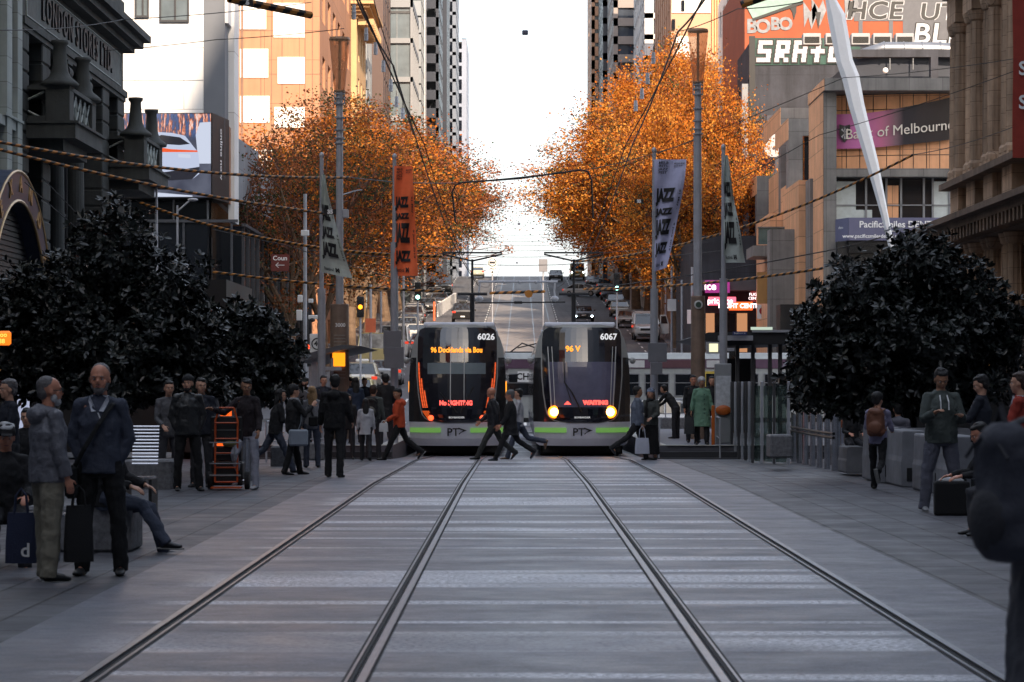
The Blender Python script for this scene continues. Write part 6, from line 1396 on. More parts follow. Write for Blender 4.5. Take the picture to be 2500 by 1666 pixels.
# slatted steel bench on the left
t=thing('bench','slatted steel bench seen end on behind the bearded man','bench',(PX(355,33),33,0)); o0=Vector(t.location); s=33/F; b=MB()
for k in range(12): z=PZ(1132-8.2*k,33); b.tube([(-.17,.0+.012*k,z),(.16,.0+.012*k,z)],.011,6)
b.build('backrest',msb,t); b=MB()
for k in range(7): b.box(-.24,.14,-.5+k*.07,-.46+k*.07,.43,.45)
b.build('seat',msb,t)
for x in(-.2,.13): b=MB(); b.box(x-.02,x+.02,-.5,.04,0,.42); b.build('leg',mblack,t)
t=thing('bench','steel slat bench under the seated man at the left edge','bench',(-4.75,23.6,0)); b=MB(); [b.box(-.7,.7,-.25+k*.08,-.20+k*.08,.42,.44) for k in range(7)]; b.build('seat',msb,t); 
for x in(-.55,.55): b=MB(); b.box(x-.03,x+.03,-.2,.25,0,.42); b.build('leg',mbar,t)
t=thing('granite_bench','low granite seat block behind the bearded man','seat',(PX(250,25.2),25.2,0)); b=MB(); b.bbox(-.7,.32,-.3,.5,0,.44,.03); b.build('stone',mgran,t)
t=thing('granite_bench','granite block under the seated people near the bollards','seat',(PX(2078,55.6),55.5,-.1)); b=MB(); b.bbox(-.5,.5,-.2,.4,0,.44,.03); b.build('stone',mgran,t)
t=thing('granite_bench','granite block under the seated grey hooded person','seat',(PX(2192,46.4),46.2,0)); b=MB(); b.bbox(-.5,.5,-.1,.5,0,.44,.03); b.build('stone',mgran,t)
# courier's hand trolley with boxes
Y=39.8; t=thing('hand_trolley','orange framed two wheeled hand trolley stacked with black crates','trolley',(PX(560,Y),Y,0)); b=MB(); mto=mat('trolley_orange',(.55,.085,.015),.45,var=.1)
for x in(-.22,.12): b.tube([(x,.0,.12),(x,.05,1.05),(x+(.06 if x<0 else -.06),.06,1.25)],.016,6)
b.tube([(-.16,.06,1.25),(.06,.06,1.25)],.016,6)
for z in(.12,.34,.56,.78,1.02): b.tube([(-.22,.02,z),(.12,.02,z)],.013,6)
b.box(-.26,.2,-.25,.02,.03,.05); b.build('frame',mto,t)
for x in(-.30,.26): 
    b=MB(); b.lathe((0,0,0),[(.05,-.03),(.135,-.035),(.14,0),(.135,.035),(.05,.03)],18,'x'); o=b.build('wheel',mty,t); o.location=(x,.12,.14)
b=MB(); b.cyl((-.3,.12,.14),(.26,.12,.14),.012,n=6); b.build('axle',msb,t)
b=MB(); [b.tube([(-.30,-.02,z),(.18,-.02,z)],.012,6) for z in(.22,.40,.72)]; b.cyl((.08,-.03,.45),(.08,-.03,.68),.012); b.build('strap_bar',mframel,t)
mcr=mat('crate_black',(.012,.012,.013),.6,var=.1)
for k,(z0,z1,w,l) in enumerate(((.06,.42,.24,'bottom'),(.43,.66,.22,'middle'),(.72,1.12,.25,'top'))):
    c=thing('crate','%s black crate on the orange hand trolley'%l,'crate',(PX(560,Y)-.05,Y+.25,z0),0,'crates on the hand trolley'); b=MB(); b.bbox(-w,w,-.17,.17,0,z1-z0,.02); b.build('box',mcr,c); b=MB(); b.box(-w+.03,w-.03,-.18,-.171,(z1-z0)*.45,(z1-z0)*.5); b.build('rim',mat('rim_grey',(.1,.1,.1),.6),c)
c=thing('cloth_bundle','olive yellow cloth bundle between the trolley crates','bundle',(PX(562,Y)+.0,Y+.1,.66),0); b=MB(); b.ell((0,0,.035),(.13,.1,.05),10,6); skinned_b=b.build('bundle',mat('olive_cloth',(.22,.21,.09),.9,var=.3),c,smooth=True)
# bollard posts behind the trolley
for k,x in enumerate((600,612)):
    t=thing('bollard','plain steel bollard behind the courier, %s'%('left one' if k==0 else 'right one'),'bollard',(PX(x,43.5),43.5,0),0,'plain steel bollards'); b=MB(); b.tube([(0,0,0),(0,0,.72),(0,0,.76)],[.06,.06,.045],14); b.build('post',msb,t)
# orange phone booth and lit shop signs seen under the left trees
t=thing('phone_booth','tall bright orange booth glowing behind the evergreen trees','phone booth',(PX(525,60),60,0)); b=MB(); b.bbox(-.32,.32,0,.6,0,2.1,.03); b.build('cabinet',em('booth_orange',(1,.13,.01),.55),t); b=MB(); b.box(-.2,.2,-.02,-.001,.9,1.8); b.build('door_panel',mat('machine_orange',(.45,.10,.01)),t); b=MB(); b.ell((0,-.02,1.96),(.13,.02,.05),8,4); b.build('badge',mwtxt,t)
t=thing('shop_sign','small square orange lit food sign at the far left edge','sign',(PX(6,40),40,PZ(826,40))); b=MB(); b.bbox(-.12,.13,-.05,.05,-.11,.11,.03); b.build('panel',em('noodle_orange',(.9,.16,.01),.8),t); text('ooo\n88',.10,em('sign_yellow',(1,.6,.1),.9),(0,-.06,0),X_,Z_,t,'lettering')
t=thing('sale_board','dark red sale poster below the orange lit sign at the left edge','sign',(PX(14,44),44,PZ(938,44))); b=MB(); b.box(-.14,.14,-.02,.02,-.07,.07); b.build('panel',mat('sale_red',(.06,.015,.015),.6),t); text('sale',.11,mwtxt,(0,-.03,0),X_,Z_,t,'lettering')
t=thing('chemist_sign','dark shop fascia reading CHEMIST under the left evergreen tree','sign',(PX(107,58),58,PZ(872,58))); b=MB(); b.box(-.32,.32,-.05,.05,-.09,.09); b.build('panel',mblack,t); text('CHEMIST',.13,mwtxt,(0,-.06,0),X_,Z_,t,'lettering',bold=.002)
t=thing('poster_stand','pale blue lit poster stand behind the man in the grey jacket','poster stand',(PX(57,50),50,0)); b=MB(); b.bbox(-.11,.11,-.05,.05,.4,1.75,.01); b.build('panel',em('poster_blue',(.30,.33,.45),.6),t); b=MB(); b.box(-.05,.05,-.03,.03,0,.4); b.build('stand',mblack,t)
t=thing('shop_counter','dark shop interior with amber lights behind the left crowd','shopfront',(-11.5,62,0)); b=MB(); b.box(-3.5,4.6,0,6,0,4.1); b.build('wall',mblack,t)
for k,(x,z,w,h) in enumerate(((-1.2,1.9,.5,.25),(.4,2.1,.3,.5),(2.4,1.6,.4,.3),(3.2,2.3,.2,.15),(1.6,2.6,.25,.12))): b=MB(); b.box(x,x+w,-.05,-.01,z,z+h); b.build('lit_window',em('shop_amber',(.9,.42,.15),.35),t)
t=thing('dark_box','low black box added as dark backdrop behind the right evergreen tree','dark_box',(11.2,62,0)); b=MB(); b.bbox(-2.9,3.4,0,5,0,3.4,.05); b.build('wall',mblack,t)  # black box added to keep the view under the tree dark
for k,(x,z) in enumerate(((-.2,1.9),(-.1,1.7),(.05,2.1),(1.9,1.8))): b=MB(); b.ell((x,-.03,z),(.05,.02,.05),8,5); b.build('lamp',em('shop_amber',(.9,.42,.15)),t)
# poles on the left pavement beyond the crossing
def pole(lab,px,Y,ya,yb,w,top=None):
    t=thing('lamp_post',lab,'lamp post',(PX(px,Y),Y,PZ(yb,Y)),0,'slim poles at the crossing'); H=PZ(ya,Y)-PZ(yb,Y); b=MB(); b.tube([(0,0,0),(0,0,H)],[w*Y/F/2,w*Y/F/2*.8],10); b.build('post',mpole,t)
    if top: top(t,H,Y/F)
def mush(t,H,s): b=MB(); b.lathe((0,0,H),[(4*s,-3*s),(9*s,0),(10*s,4*s),(4*s,7*s)],12); b.build('lamp_head',mpole,t)
def arm(t,H,s): b=MB(); b.tube([(0,0,H-14*s),(12*s,0,H-4*s),(30*s,0,H+12*s)],2*s,6); b.ell((38*s,0,H+14*s),(13*s,6*s,4*s),10,6); b.build('lamp_arm',mpole,t)
pole('short post with mushroom lamp in front of the screen',382,100,455,545,7,mush); pole('thicker collar post under the mushroom lamp',380,99,546,940,14); pole('post with a curved lamp arm in front of the glass shopfront',433,102,502,950,6,arm); pole('speckled pale pole carrying white boxes left of the grey banner',745,100,474,960,10)
t=thing('camera_cluster','white cameras and boxes strapped on the speckled pale pole','camera',(PX(745,99.7),99.7,PZ(740,99.7))); s=100/F; b=MB(); 
for dx,dy,w,h in((0,170,20,14),(-12,10,12,18),(14,5,12,10),(-14,-30,14,26),(20,-35,24,10)): b.bbox((dx-w/2)*s,(dx+w/2)*s,-.1,.0,(dy-h/2)*s,(dy+h/2)*s,.02)
b.build('housing',mwtxt,t); b=MB(); b.ell((18*s,-.1,-42*s),(7*s,7*s,5*s),10,6); b.build('dome',mblack,t)
t=thing('speed_sign','white speed sign with a black ring and a 40 half hidden by a pole','sign',P(775,840,94)); b=MB(); b.bbox(-.28,.28,-.02,.02,-.36,.36,.02); b.build('panel',mwtxt,t); b=MB(); [b.cyl((.2*math.cos(k*.4),-.03,.2*math.sin(k*.4)),(.2*math.cos(k*.4+.4),-.03,.2*math.sin(k*.4+.4)),.02,n=5) for k in range(16)]; b.build('ring',mbtxt,t); text('40',.24,mbtxt,(0,-.03,0),X_,Z_,t,'lettering',bold=.008)
b=MB(); b.cyl((0,.05,-.4-(PZ(840,94)-g(94))+.4),(0,.05,.3),.04); b.build('post',mpole,t)
t=thing('direction_sign','dark red direction sign with an arrow under the concrete parapet','sign',P(684,642,130)); b=MB(); b.box(-.45,.45,-.05,.05,-.42,.42); b.build('panel',mat('dark_red_sign',(.12,.02,.015),.6),t); text('Coun',.32,mwtxt,(0,-.06,.22),X_,Z_,t,'lettering',bold=.004); b=MB(); b.tube([(.22,-.06,-.12),(-.2,-.06,-.12)],.016,5); b.tube([(-.08,-.06,.0),(-.22,-.06,-.12),(-.08,-.06,-.24)],.016,5); b.build('arrow',mwtxt,t)
mtlb=mat('signal_black',(.01,.01,.011),.5)
def signal(lab,px,py,Y,c,pole_h=None):
    t=thing('traffic_light',lab,'traffic light',P(px,py,Y),0,'traffic lights'); b=MB(); b.bbox(-.17,.17,-.1,.15,-.5,.5,.03); b.build('housing',mtlb,t)
    for k,z in enumerate((.31,0,-.31)):
        b=MB(); b.lathe((0,-.11,z),[(.001,-.03),(.10,-.03),(.11,0)],14,'y'); b.build('lens',em('signal_red',(1,.07,.02),3) if k==0 and c=='r' else em('signal_green',(.4,1,.8),3) if k==2 and c=='g' else em('signal_amber',(1,.25,.01),2.) if c=='o' and k==1 else mat('lens_dark',(.02,.02,.02),.3),t)
    b=MB(); b.cyl((0,.05,-(PZ(py,Y)-g(Y))),(0,.05,-.5),.05); b.build('post',mpole,t)
signal('traffic light showing red above the left shelter roof',750,866,110,'r'); signal('traffic light with a round pale green lens beside the left parked cars',1020,712,140,'g'); signal('traffic light with a small green lens at the right kerb',1506,690,140,'g'); signal('amber lit pedestrian signal by the right information stand',1791,884,98,'o'); signal('orange lit signal left of the orange banner pole',880,750,126,'o')
# banner posts and small kerb things on the hill
t=thing('orange_flag_post','orange and white striped post at the end of the tram barrier','post',(PX(1060,232),232,g(232))); b=MB(); b.tube([(0,0,0),(0,0,1.7)],.11,8); b.build('post',mat('post_orange',(.6,.14,.06),.6),t)
t=thing('road_barrier','white lattice road barrier climbing beside the left lane','barrier',(PX(1068,240),240,g(240))); b=MB(); 
for k in range(8): b.prism([(-.05+.1*k,k*4,g(240+k*4)-g(240)),(.05+.1*(k+1),k*4+3.6,g(243.6+k*4)-g(240)),(.05+.1*(k+1),k*4+3.6,g(243.6+k*4)-g(240)+1.2),(-.05+.1*k,k*4,g(240+k*4)-g(240)+1.2)],(.15,0,0))
b.build('panel',mwtxt,t)
for k,(x,Y,h) in enumerate(((905,150,5.5),(930,168,4.6),(985,160,6),(1640,175,6),(1665,160,5.5),(1690,150,6.5),(1625,200,6),(1540,230,6))):
    t=thing('sign_post','slim steel post on the %s footpath, %s'%('left' if x<1200 else 'right',['by the first trunks','by the second trunk','taller and close to the road','below the biggest tree','right of the biggest tree','nearest to the shops','further up the hill','highest up the hill'][k]),'post',(PX(x,Y),Y,g(Y)+.1),0,'slim posts on the footpaths'); b=MB(); b.cyl((0,0,0),(0,0,h),.08,n=8); b.build('post',mpole,t)
    if k in(0,3,5): b=MB(); b.box(-.3,.3,-.12,-.08,h*.5,h*.5+.8); b.build('panel',[mat('post_orange',(.6,.14,.06)),mwtxt,mwtxt][(0,3,5).index(k)],t)
# ---------------- people ----------------
mskin=mat('skin_fair',(.56,.30,.20),.55,var=.08,scale=20); mskin2=mat('skin_tan',(.38,.19,.11),.55,var=.08,scale=20); mskin3=mat('skin_ruddy',(.58,.25,.155),.5,var=.1,scale=20)
meye=mat('eye_white',(.55,.55,.55),.3,var=0); mpup=mat('eye_dark',(.01,.008,.006),.2,var=0); mlip=mat('lips',(.24,.08,.07),.5,var=0)
def cloth(n,c,r=.85): return mat('cloth_'+n,c,r,var=.08,scale=6,bump=.25,bscale=70)
hairs={'black':(.008,.007,.007),'brown':(.04,.02,.012),'grey':(.13,.12,.12),'white':(.45,.45,.46),'blonde':(.34,.20,.09)}
def hairm(k): return mat('hair_'+k,hairs[k],.6,var=.3,scale=40,bump=.5,bscale=120)
ctex=bpy.data.textures.new('folds','CLOUDS'); ctex.noise_scale=.085; ctex.noise_depth=2
def skinned(mb,name,m,parent,vox,it=6,disp=0,fac=.5):
    me=bpy.data.meshes.new(name); me.from_pydata(mb.v,[],mb.f); o=bpy.data.objects.new(name,me); COL.objects.link(o)
    r=o.modifiers.new('r','REMESH'); r.mode='VOXEL'; r.voxel_size=vox; r.use_smooth_shade=True
    s=o.modifiers.new('s','SMOOTH'); s.factor=fac; s.iterations=it
    if disp: d=o.modifiers.new('d','DISPLACE'); d.texture=ctex; d.strength=disp; d.mid_level=.5
    dg=bpy.context.evaluated_depsgraph_get(); n=bpy.data.meshes.new_from_object(o.evaluated_get(dg)); COL.objects.unlink(o); bpy.data.objects.remove(o)
    n.materials.clear()
    for q in (m if isinstance(m,(list,tuple)) else [m]): n.materials.append(q)
    n.polygons.foreach_set('use_smooth',[True]*len(n.polygons))
    q=bpy.data.objects.new(name,n); COL.objects.link(q); q.parent=parent; return q
PG='people in the mall'
def person(lab,px,Y,face,H=1.72,z=None,top=('x',(.05,.05,.06)),legs=('y',(.02,.02,.025)),shoes=(.012,.012,.013),hair='black',skin=None,style='short',
           L=((0,4,0),(0,4,0)),A=((4,10,12,0),(4,10,12,0)),lean=0,hy=0,hp=0,bulk=1.0,coat=0,skirt=0,sit=None,vox=.011,beard=None,hood=False,hat=None,scarf=None,collar=None,extra=None,wide=1.0,glasses=False,legbulk=1.0,collar2=None,sole=None):
    zz=g(Y) if z is None else z
    t=thing('person',lab,'person',(PX(px,Y),Y,zz),R(face),PG); k=H/1.75; sk=skin or mskin
    hipz=.915*k; th=.42*k; sh=.42*k; up=Vector((1,0,0))
    def d(f,ab,s): return Vector((s*math.sin(R(ab)),math.sin(R(f))*math.cos(R(ab)),-math.cos(R(f))*math.cos(R(ab))))
    hips=[];knees=[];ank=[];feet=[]
    for s,(f,ab,kn) in zip((-1,1),L):
        h=Vector((s*.088*k,0,0)); kk=h+d(f,ab,s)*th; a=kk+d(f-kn,ab*.4,s)*sh; hips.append(h);knees.append(kk);ank.append(a)
        fp=(f-kn) if kn>0 else 0; fd=Vector((s*.12,math.cos(R(fp)) if fp<-15 else 1,math.sin(R(fp+10)) if fp<-15 else 0)).normalized(); feet.append(fd)
    low=min(min(a.z-.075*k,(a+f*.17*k).z-.06*k) for a,f in zip(ank,feet)); P0=Vector((0,0,-low if sit is None else sit))
    hips=[v+P0 for v in hips];knees=[v+P0 for v in knees];ank=[v+P0 for v in ank]
    Lm_=Matrix.Rotation(R(-lean),3,'X')
    def tp(x,y,z): return P0+Lm_@Vector((x*k,y*k,z*k))
    B=bulk
    sho=[tp(s*.165*wide,-.0,.495) for s in(-1,1)]; elb=[];wri=[];hd=[]
    for i,(s,(f,ab,e,inw)) in enumerate(zip((-1,1),A)):
        u=d(f,ab,s); el=sho[i]+u*.29*k; v=d(f+e,ab*.5,s); v=(v+Vector((-s*math.sin(R(inw)),0,0))).normalized(); w=el+v*.25*k; elb.append(el);wri.append(w);hd.append(v)
    nb=tp(0,-.005,.545); Hc=tp(0,.02,.705)+Vector((0,math.sin(R(hp))*.05,0)); HM=Matrix.Rotation(R(hy),3,'Z')@Matrix.Rotation(R(hp),3,'X')
    hp_=lambda x,y,z: Hc+HM@Vector((x*k,y*k,z*k))
    # ---- body: one continuous surface
    b=MB()
    b.ell(hp_(0,-.012,.035),(.081*k,.100*k,.092*k),16,12); b.ell(hp_(0,.02,-.03),(.062*k,.07*k,.085*k),14,10,HM); b.ell(hp_(0,.045,-.075),(.04*k,.04*k,.035*k),10,8)
    b.tube([hp_(0,.078,.02),hp_(0,.098,-.012),hp_(0,.09,-.03)],[.010*k,.016*k,.012*k],8); b.ell(hp_(0,.076,.034),(.05*k,.02*k,.012*k),10,6,HM)
    b.ell(hp_(0,.082,-.052),(.024*k,.012*k,.012*k),8,6,HM)
    for s in(-1,1): b.ell(hp_(s*.079,-.005,-.005),(.010*k,.02*k,.032*k),8,6,HM); b.ell(hp_(s*.045,.055,-.02),(.022*k,.02*k,.025*k),8,6)
    b.tube([nb,hp_(0,-.02,-.05)],[.058*k,.052*k],12)
    b.tube([P0-Z_*.06*k,tp(0,0,.12),tp(0,0,.3),tp(0,0,.46),nb],[(.12*k,.085*k),(.115*k,.08*k),(.13*k,.085*k),(.12*k,.07*k),.05*k],14,up=up)
    for i,s in enumerate((-1,1)):
        b.tube([tp(s*.1,0,.48),sho[i]],[.05*k,.048*k],8); b.ell(sho[i],(.05*k,)*3,8,6); b.tube([sho[i],elb[i],wri[i]],[.045*k,.036*k,.026*k],10)
        b.tube([hips[i],knees[i],ank[i]],[.075*k,.052*k,.036*k],10); b.tube([ank[i],ank[i]+feet[i]*.08*k-Z_*.04*k],[.030*k,.020*k],8)
        v=hd[i]; fw=Vector((0,1,0)) if abs(v.y)<.8 else Vector((-s*1.0,0,.3)); sd=(fw-v*fw.dot(v)).normalized(); n=v.cross(sd)*(1 if s<0 else -1)
        if n.dot(Vector((-s,0,0)))<0 and abs(v.y)<.8: n=-n
        pc=wri[i]+v*.045*k; b.tube([wri[i],wri[i]+v*.035*k,wri[i]+v*.085*k],[(.024*k,.018*k),(.038*k,.016*k),(.038*k,.013*k)],10,up=sd)
        for q,(o,l) in enumerate(((-.030,.062),(-.010,.078),(.010,.085),(.030,.075))):
            r0=wri[i]+v*.08*k+sd*o*k; c1=(v+n*.35).normalized(); c2=(v+n*1.1).normalized(); b.tube([r0,r0+c1*l*.5*k,r0+c1*l*.5*k+c2*l*.5*k],[.0095*k,.009*k,.0075*k],6)
        r0=wri[i]+v*.03*k+sd*.028*k; b.tube([r0,r0+(v*.5+sd*.8+n*.2).normalized()*.035*k,r0+(v*.9+sd*.75+n*.35).normalized()*.068*k],[.012*k,.011*k,.009*k],6)
    skinned(b,'body',sk,t,min(vox,.0095)*(1 if vox<.012 else 1.1),3)
    e=MB()
    for s in(-1,1): e.m=0; e.ell(hp_(s*.030,.072,.008),(.013*k,.009*k,.008*k),8,6,HM); e.m=1; e.ell(hp_(s*.030,.080,.008),(.006*k,.003*k,.006*k),6,4,HM)
    e.build('eyes',[meye,mpup],t,smooth=True)
    m_=MB(); m_.ell(hp_(0,.095,-.052),(.022*k,.004*k,.006*k),8,4,HM); m_.build('mouth',mlip,t,smooth=True)
    hm=hairm(hair if style!='bald' else 'grey')
    br=MB(); [br.ell(hp_(s*.031,.090,.030),(.018*k,.005*k,.004*k),6,4,HM) for s in(-1,1)]; br.build('eyebrows',hm,t)
    # hair
    if style!='none' and (style!='bald' or hair!='none'):
        h=MB()
        if style in('short','buzz','long','bun','curly'):
            f=1.02 if style=='buzz' else 1.12; h.ell(hp_(0,-.036,.056),(.081*f*k,.088*f*k,.080*f*k),14,10,HM); h.ell(hp_(0,-.065,.0),(.074*f*k,.052*f*k,.075*f*k),12,8,HM)
            if style!='buzz':
                h.ell(hp_(0,.035,.098),(.066*k,.048*k,.032*k),10,6,HM)
                for q in range(26):
                    a_=(q*2.4)%6.28; b_=.25+.9*((q*7)%11)/11; h.ell(hp_(.088*math.sin(b_)*math.cos(a_),-.03+.092*math.sin(b_)*math.sin(a_),.058+.085*math.cos(b_)),(.020*k,.022*k,.014*k),6,4)
            if style=='curly': h.ell(hp_(0,-.03,.07),(.11*k,.11*k,.10*k),12,8)
            if style=='bun': h.ell(hp_(0,-.12,.06),(.045*k,)*3,8,6)
            if style=='long':
                h.tube([hp_(0,-.05,.05),hp_(0,-.085,-.08),hp_(0,-.10,-.22),hp_(0,-.11,-.34)],[(.085*k,.06*k),(.095*k,.05*k),(.09*k,.04*k),(.05*k,.02*k)],10,up=up)
                for s in(-1,1): h.tube([hp_(s*.07,-.02,.06),hp_(s*.088,-.01,-.06),hp_(s*.085,.01,-.2)],[.025*k,.03*k,.02*k],6)
            skinned(h,'hair',hm,t,.011,3,.006)
        elif style=='bald' and hair!='none':
            for s in(-1,1): h.ell(hp_(s*.066,-.04,.0),(.018*k,.06*k,.03*k),10,6,HM)
            h.ell(hp_(0,-.085,.0),(.06*k,.022*k,.04*k),10,6,HM); skinned(h,'hair',hm,t,.010,2,.003)
    if beard:
        h=MB(); h.ell(hp_(0,.052,-.085),(.048*k,.044*k,.042*k),10,8,HM); [h.ell(hp_(s*.055,.02,-.055),(.018*k,.035*k,.04*k),8,6,HM) for s in(-1,1)]; h.ell(hp_(0,.09,-.038),(.028*k,.010*k,.007*k),8,4,HM); skinned(h,'beard',hairm(beard),t,.009,2,.003)
    if glasses:
        h=MB(); 
        for s in(-1,1):
            c=hp_(s*.032,.098,.006)
            for q in range(10): a,b_=q*math.pi/5,(q+1)*math.pi/5; h.cyl(c+HM@Vector((.024*k*math.cos(a),0,.016*k*math.sin(a))),c+HM@Vector((.024*k*math.cos(b_),0,.016*k*math.sin(b_))),.003,n=4)
            h.cyl(hp_(s*.056,.095,.01),hp_(s*.083,-.01,.012),.003,n=4)
        h.cyl(hp_(-.01,.1,.008),hp_(.01,.1,.008),.003,n=4); h.build('glasses',mblack,t)
    if hat:
        hm2=cloth('hat_%d'%int(hat[1][2]*100),hat[1]); h=MB(); h.ell(hp_(0,-.015,.062),(.096*k,.108*k,.082*k),14,10,HM)
        if hat[0]=='beanie': h.tube([hp_(0,-.012,.045),hp_(0,-.012,.085)],[(.092*k,.104*k),(.09*k,.1*k)],14,up=HM@up); h.ell(hp_(0,-.03,.125),(.05*k,.05*k,.03*k),10,6)
        if hat[0]=='cap': h.ell(hp_(0,.11,.052),(.065*k,.065*k,.010*k),12,6,HM)
        if hat[0]=='brim': h.tube([hp_(0,0,.055),hp_(0,0,.067)],[(.15*k,.165*k),(.14*k,.155*k)],16,up=HM@up)
        skinned(h,'hat',hm2,t,.010,3)
    # ---- trousers
    if not skirt or skirt<.6:
        c=MB(); lb=legbulk
        c.tube([P0-Z_*.10*k,P0-Z_*.0,tp(0,0,.10)],[(.155*k,.115*k),(.165*k*lb,.125*k),(.150*k,.112*k)],14,up=up)
        for i in range(2): 
            m=(knees[i]+ank[i])/2; c.tube([hips[i]+Z_*.03,hips[i]*.5+knees[i]*.5,knees[i],m,ank[i]+(ank[i]-knees[i]).normalized()*.045*k-feet[i]*.006],[.095*k*lb,.085*k*lb,.068*k*lb,.064*k*lb,.061*k*lb],12)
        skinned(c,'trousers',cloth(*legs),t,vox,3,.028)
    else:
        c=MB(); mid=(ank[0]+ank[1])/2; c.tube([tp(0,0,.1),P0,P0*.5+mid*.5,mid+Z_*.06],[(.15*k,.11*k),(.18*k,.14*k),(.20*k,.18*k),(.22*k,.21*k)],16,up=up); skinned(c,'skirt',cloth(*legs),t,vox,4,.03)
    for i in range(2):
        c=MB(); f=feet[i]; a=ank[i]; dn=Vector((0,0,-1)) if f.z>-.3 else (Vector((0,0,-1))-f*(-f.z)).normalized()
        c.ell(a-f*.02*k+dn*.035*k,(.043*k,.048*k,.042*k),10,8); c.tube([a-f*.045*k+dn*.042*k,a+f*.05*k+dn*.04*k,a+f*.13*k+dn*.05*k,a+f*.185*k+dn*.055*k],[(.036*k,.032*k),(.040*k,.036*k),(.044*k,.026*k),(.03*k,.016*k)],10,up=Vector((1,0,0)))
        sh_=skinned(c,'shoe',mat('shoe_%d'%int(shoes[0]*1000),shoes,.5,var=.1),t,.010,3)
        if sole: c=MB(); c.tube([a-f*.075*k+dn*.078*k,a+f*.06*k+dn*.08*k,a+f*.20*k+dn*.078*k],[(.036*k,.010*k),(.040*k,.010*k),(.03*k,.008*k)],10,up=Vector((1,0,0))); c.build('sole',mat('sole_white',sole,.6),sh_)
    # ---- upper garment
    c=MB(); hem=-.06-coat*k
    c.tube([P0+Z_*(-.07*k),tp(0,0,.06),tp(0,0,.2),tp(0,.0,.36),tp(0,0,.46),tp(0,-.005,.535),tp(0,-.005,.578)],[(.168*k*B,.125*k*B),(.165*k*B,.125*k*B),(.158*k*B,.122*k*B),(.168*k*B*wide,.128*k*B),(.145*k*wide,.105*k*B),(.085*k,.078*k),(.066*k,.068*k)],16,up=up)
    if coat: c.tube([P0+Z_*.1*k,P0-Z_*(.1+coat*.5)*k,P0-Z_*(.07+coat)*k],[(.165*k*B,.125*k*B),(.19*k*B,.155*k*B),(.21*k*B,.18*k*B)],16,up=up)
    for i,s in enumerate((-1,1)):
        Q=1+(B-1)*.45; c.ell(sho[i],(.060*k*Q,.060*k*Q,.056*k*Q),10,8); c.tube([tp(s*.045,-.005,.525),tp(s*.11,0,.505),sho[i]],[.055*k,.055*k,.056*k*Q],10)
        w=wri[i]-hd[i]*.01; c.tube([sho[i],sho[i]*.6+elb[i]*.4,elb[i],elb[i]*.45+w*.55,w],[.059*k*Q,.056*k*(Q+B)/2,.052*k*B,.046*k*B,.041*k*B],12); c.ell(elb[i],(.052*k*B,)*3,8,6)
    if hood: c.ell(tp(0,-.115,.50),(.13*k,.075*k,.075*k),12,8); c.tube([tp(-.09,-.03,.53),tp(0,-.09,.56),tp(.09,-.03,.53)],[.04*k,.05*k,.04*k],8)
    skinned(c,'jacket' if B>1.08 or coat else 'top',cloth(*top),t,vox,3,.028)
    if scarf: c=MB(); c.tube([tp(.06*math.cos(a)*1.25,.06*math.sin(a)*1.1+.01,.555) for a in [q*math.pi/5 for q in range(11)]],.035*k,8); c.tube([tp(.04,.1,.54),tp(.05,.14,.35),tp(.05,.14,.12)],[(.04*k,.02*k),(.045*k,.018*k),(.04*k,.015*k)],8,up=up); skinned(c,'scarf',cloth('scarf_%d'%int(scarf[0]*100),scarf),t,.011,3,.01)
    if collar:
        c=MB()
        for s in(-1,1): c.prism([tp(s*.01,.108,.445),tp(s*.075,.07,.57),tp(s*.085,.055,.53),tp(s*.05,.118,.44)],Vector((0,.012,0)))
        c.tube([tp(.07*math.cos(a),.062*math.sin(a)-.002,.556) for a in [q*math.pi/6 for q in range(13)]],[(.006,.022)]*13,6); c.build('collar',cloth('collar',collar),t)
    if extra: extra(t,tp,dict(sho=sho,elb=elb,wri=wri,hd=hd,k=k,P0=P0,knees=knees))
    t['_w']=0; del t['_w']
    t_w={'wri':wri,'hd':hd,'tp':tp,'M':Matrix.Translation(t.location)@Matrix.Rotation(R(face),4,'Z'),'k':k}
    return t,t_w
def wpt(w,v): return w['M']@Vector(v)
def bag(lab,p,w,h,dp,m,rz=0,handle=.18,name='tote_bag',logo=None,taper=.85):
    t=thing(name,lab,'bag',(p[0],p[1],p[2]-handle-h),rz); b=MB(); n=10; rings=[]
    for q in range(6):
        u=q/5; ww=w/2*(taper+(1-taper)*math.sin(math.pi*(.5 if u>.5 else u))) if 0 else w/2*(1-.16*u**2); dd=dp/2*(1-.65*u**2)
        rings.append([(ww*math.copysign(abs(math.cos(a))**.5,math.cos(a)),dd*math.copysign(abs(math.sin(a))**.5,math.sin(a)),h*u) for a in [2*math.pi*k/20 for k in range(20)]])
    for a,c in zip(rings,rings[1:]):
        for k in range(20): b.quad(a[k],a[(k+1)%20],c[(k+1)%20],c[k])
    b.poly(rings[0][::-1]); b.poly(rings[-1]); b.build('bag_body',m,t,smooth=True)
    for s in(-1,1):
        c=MB(); c.tube([(-w*.22,s*dp*.15,h-.02),(-w*.16,s*dp*.1,h+handle*.7),(0,0,h+handle),(w*.16,s*dp*.1,h+handle*.7),(w*.22,s*dp*.15,h-.02)],.009,6); c.build('handle',m,t)
    if logo: text(logo[0],logo[1],mwtxt,(w*.18,-dp/2-.005,h*.25),X_,Z_,t,'lettering',bold=.003)
    return t
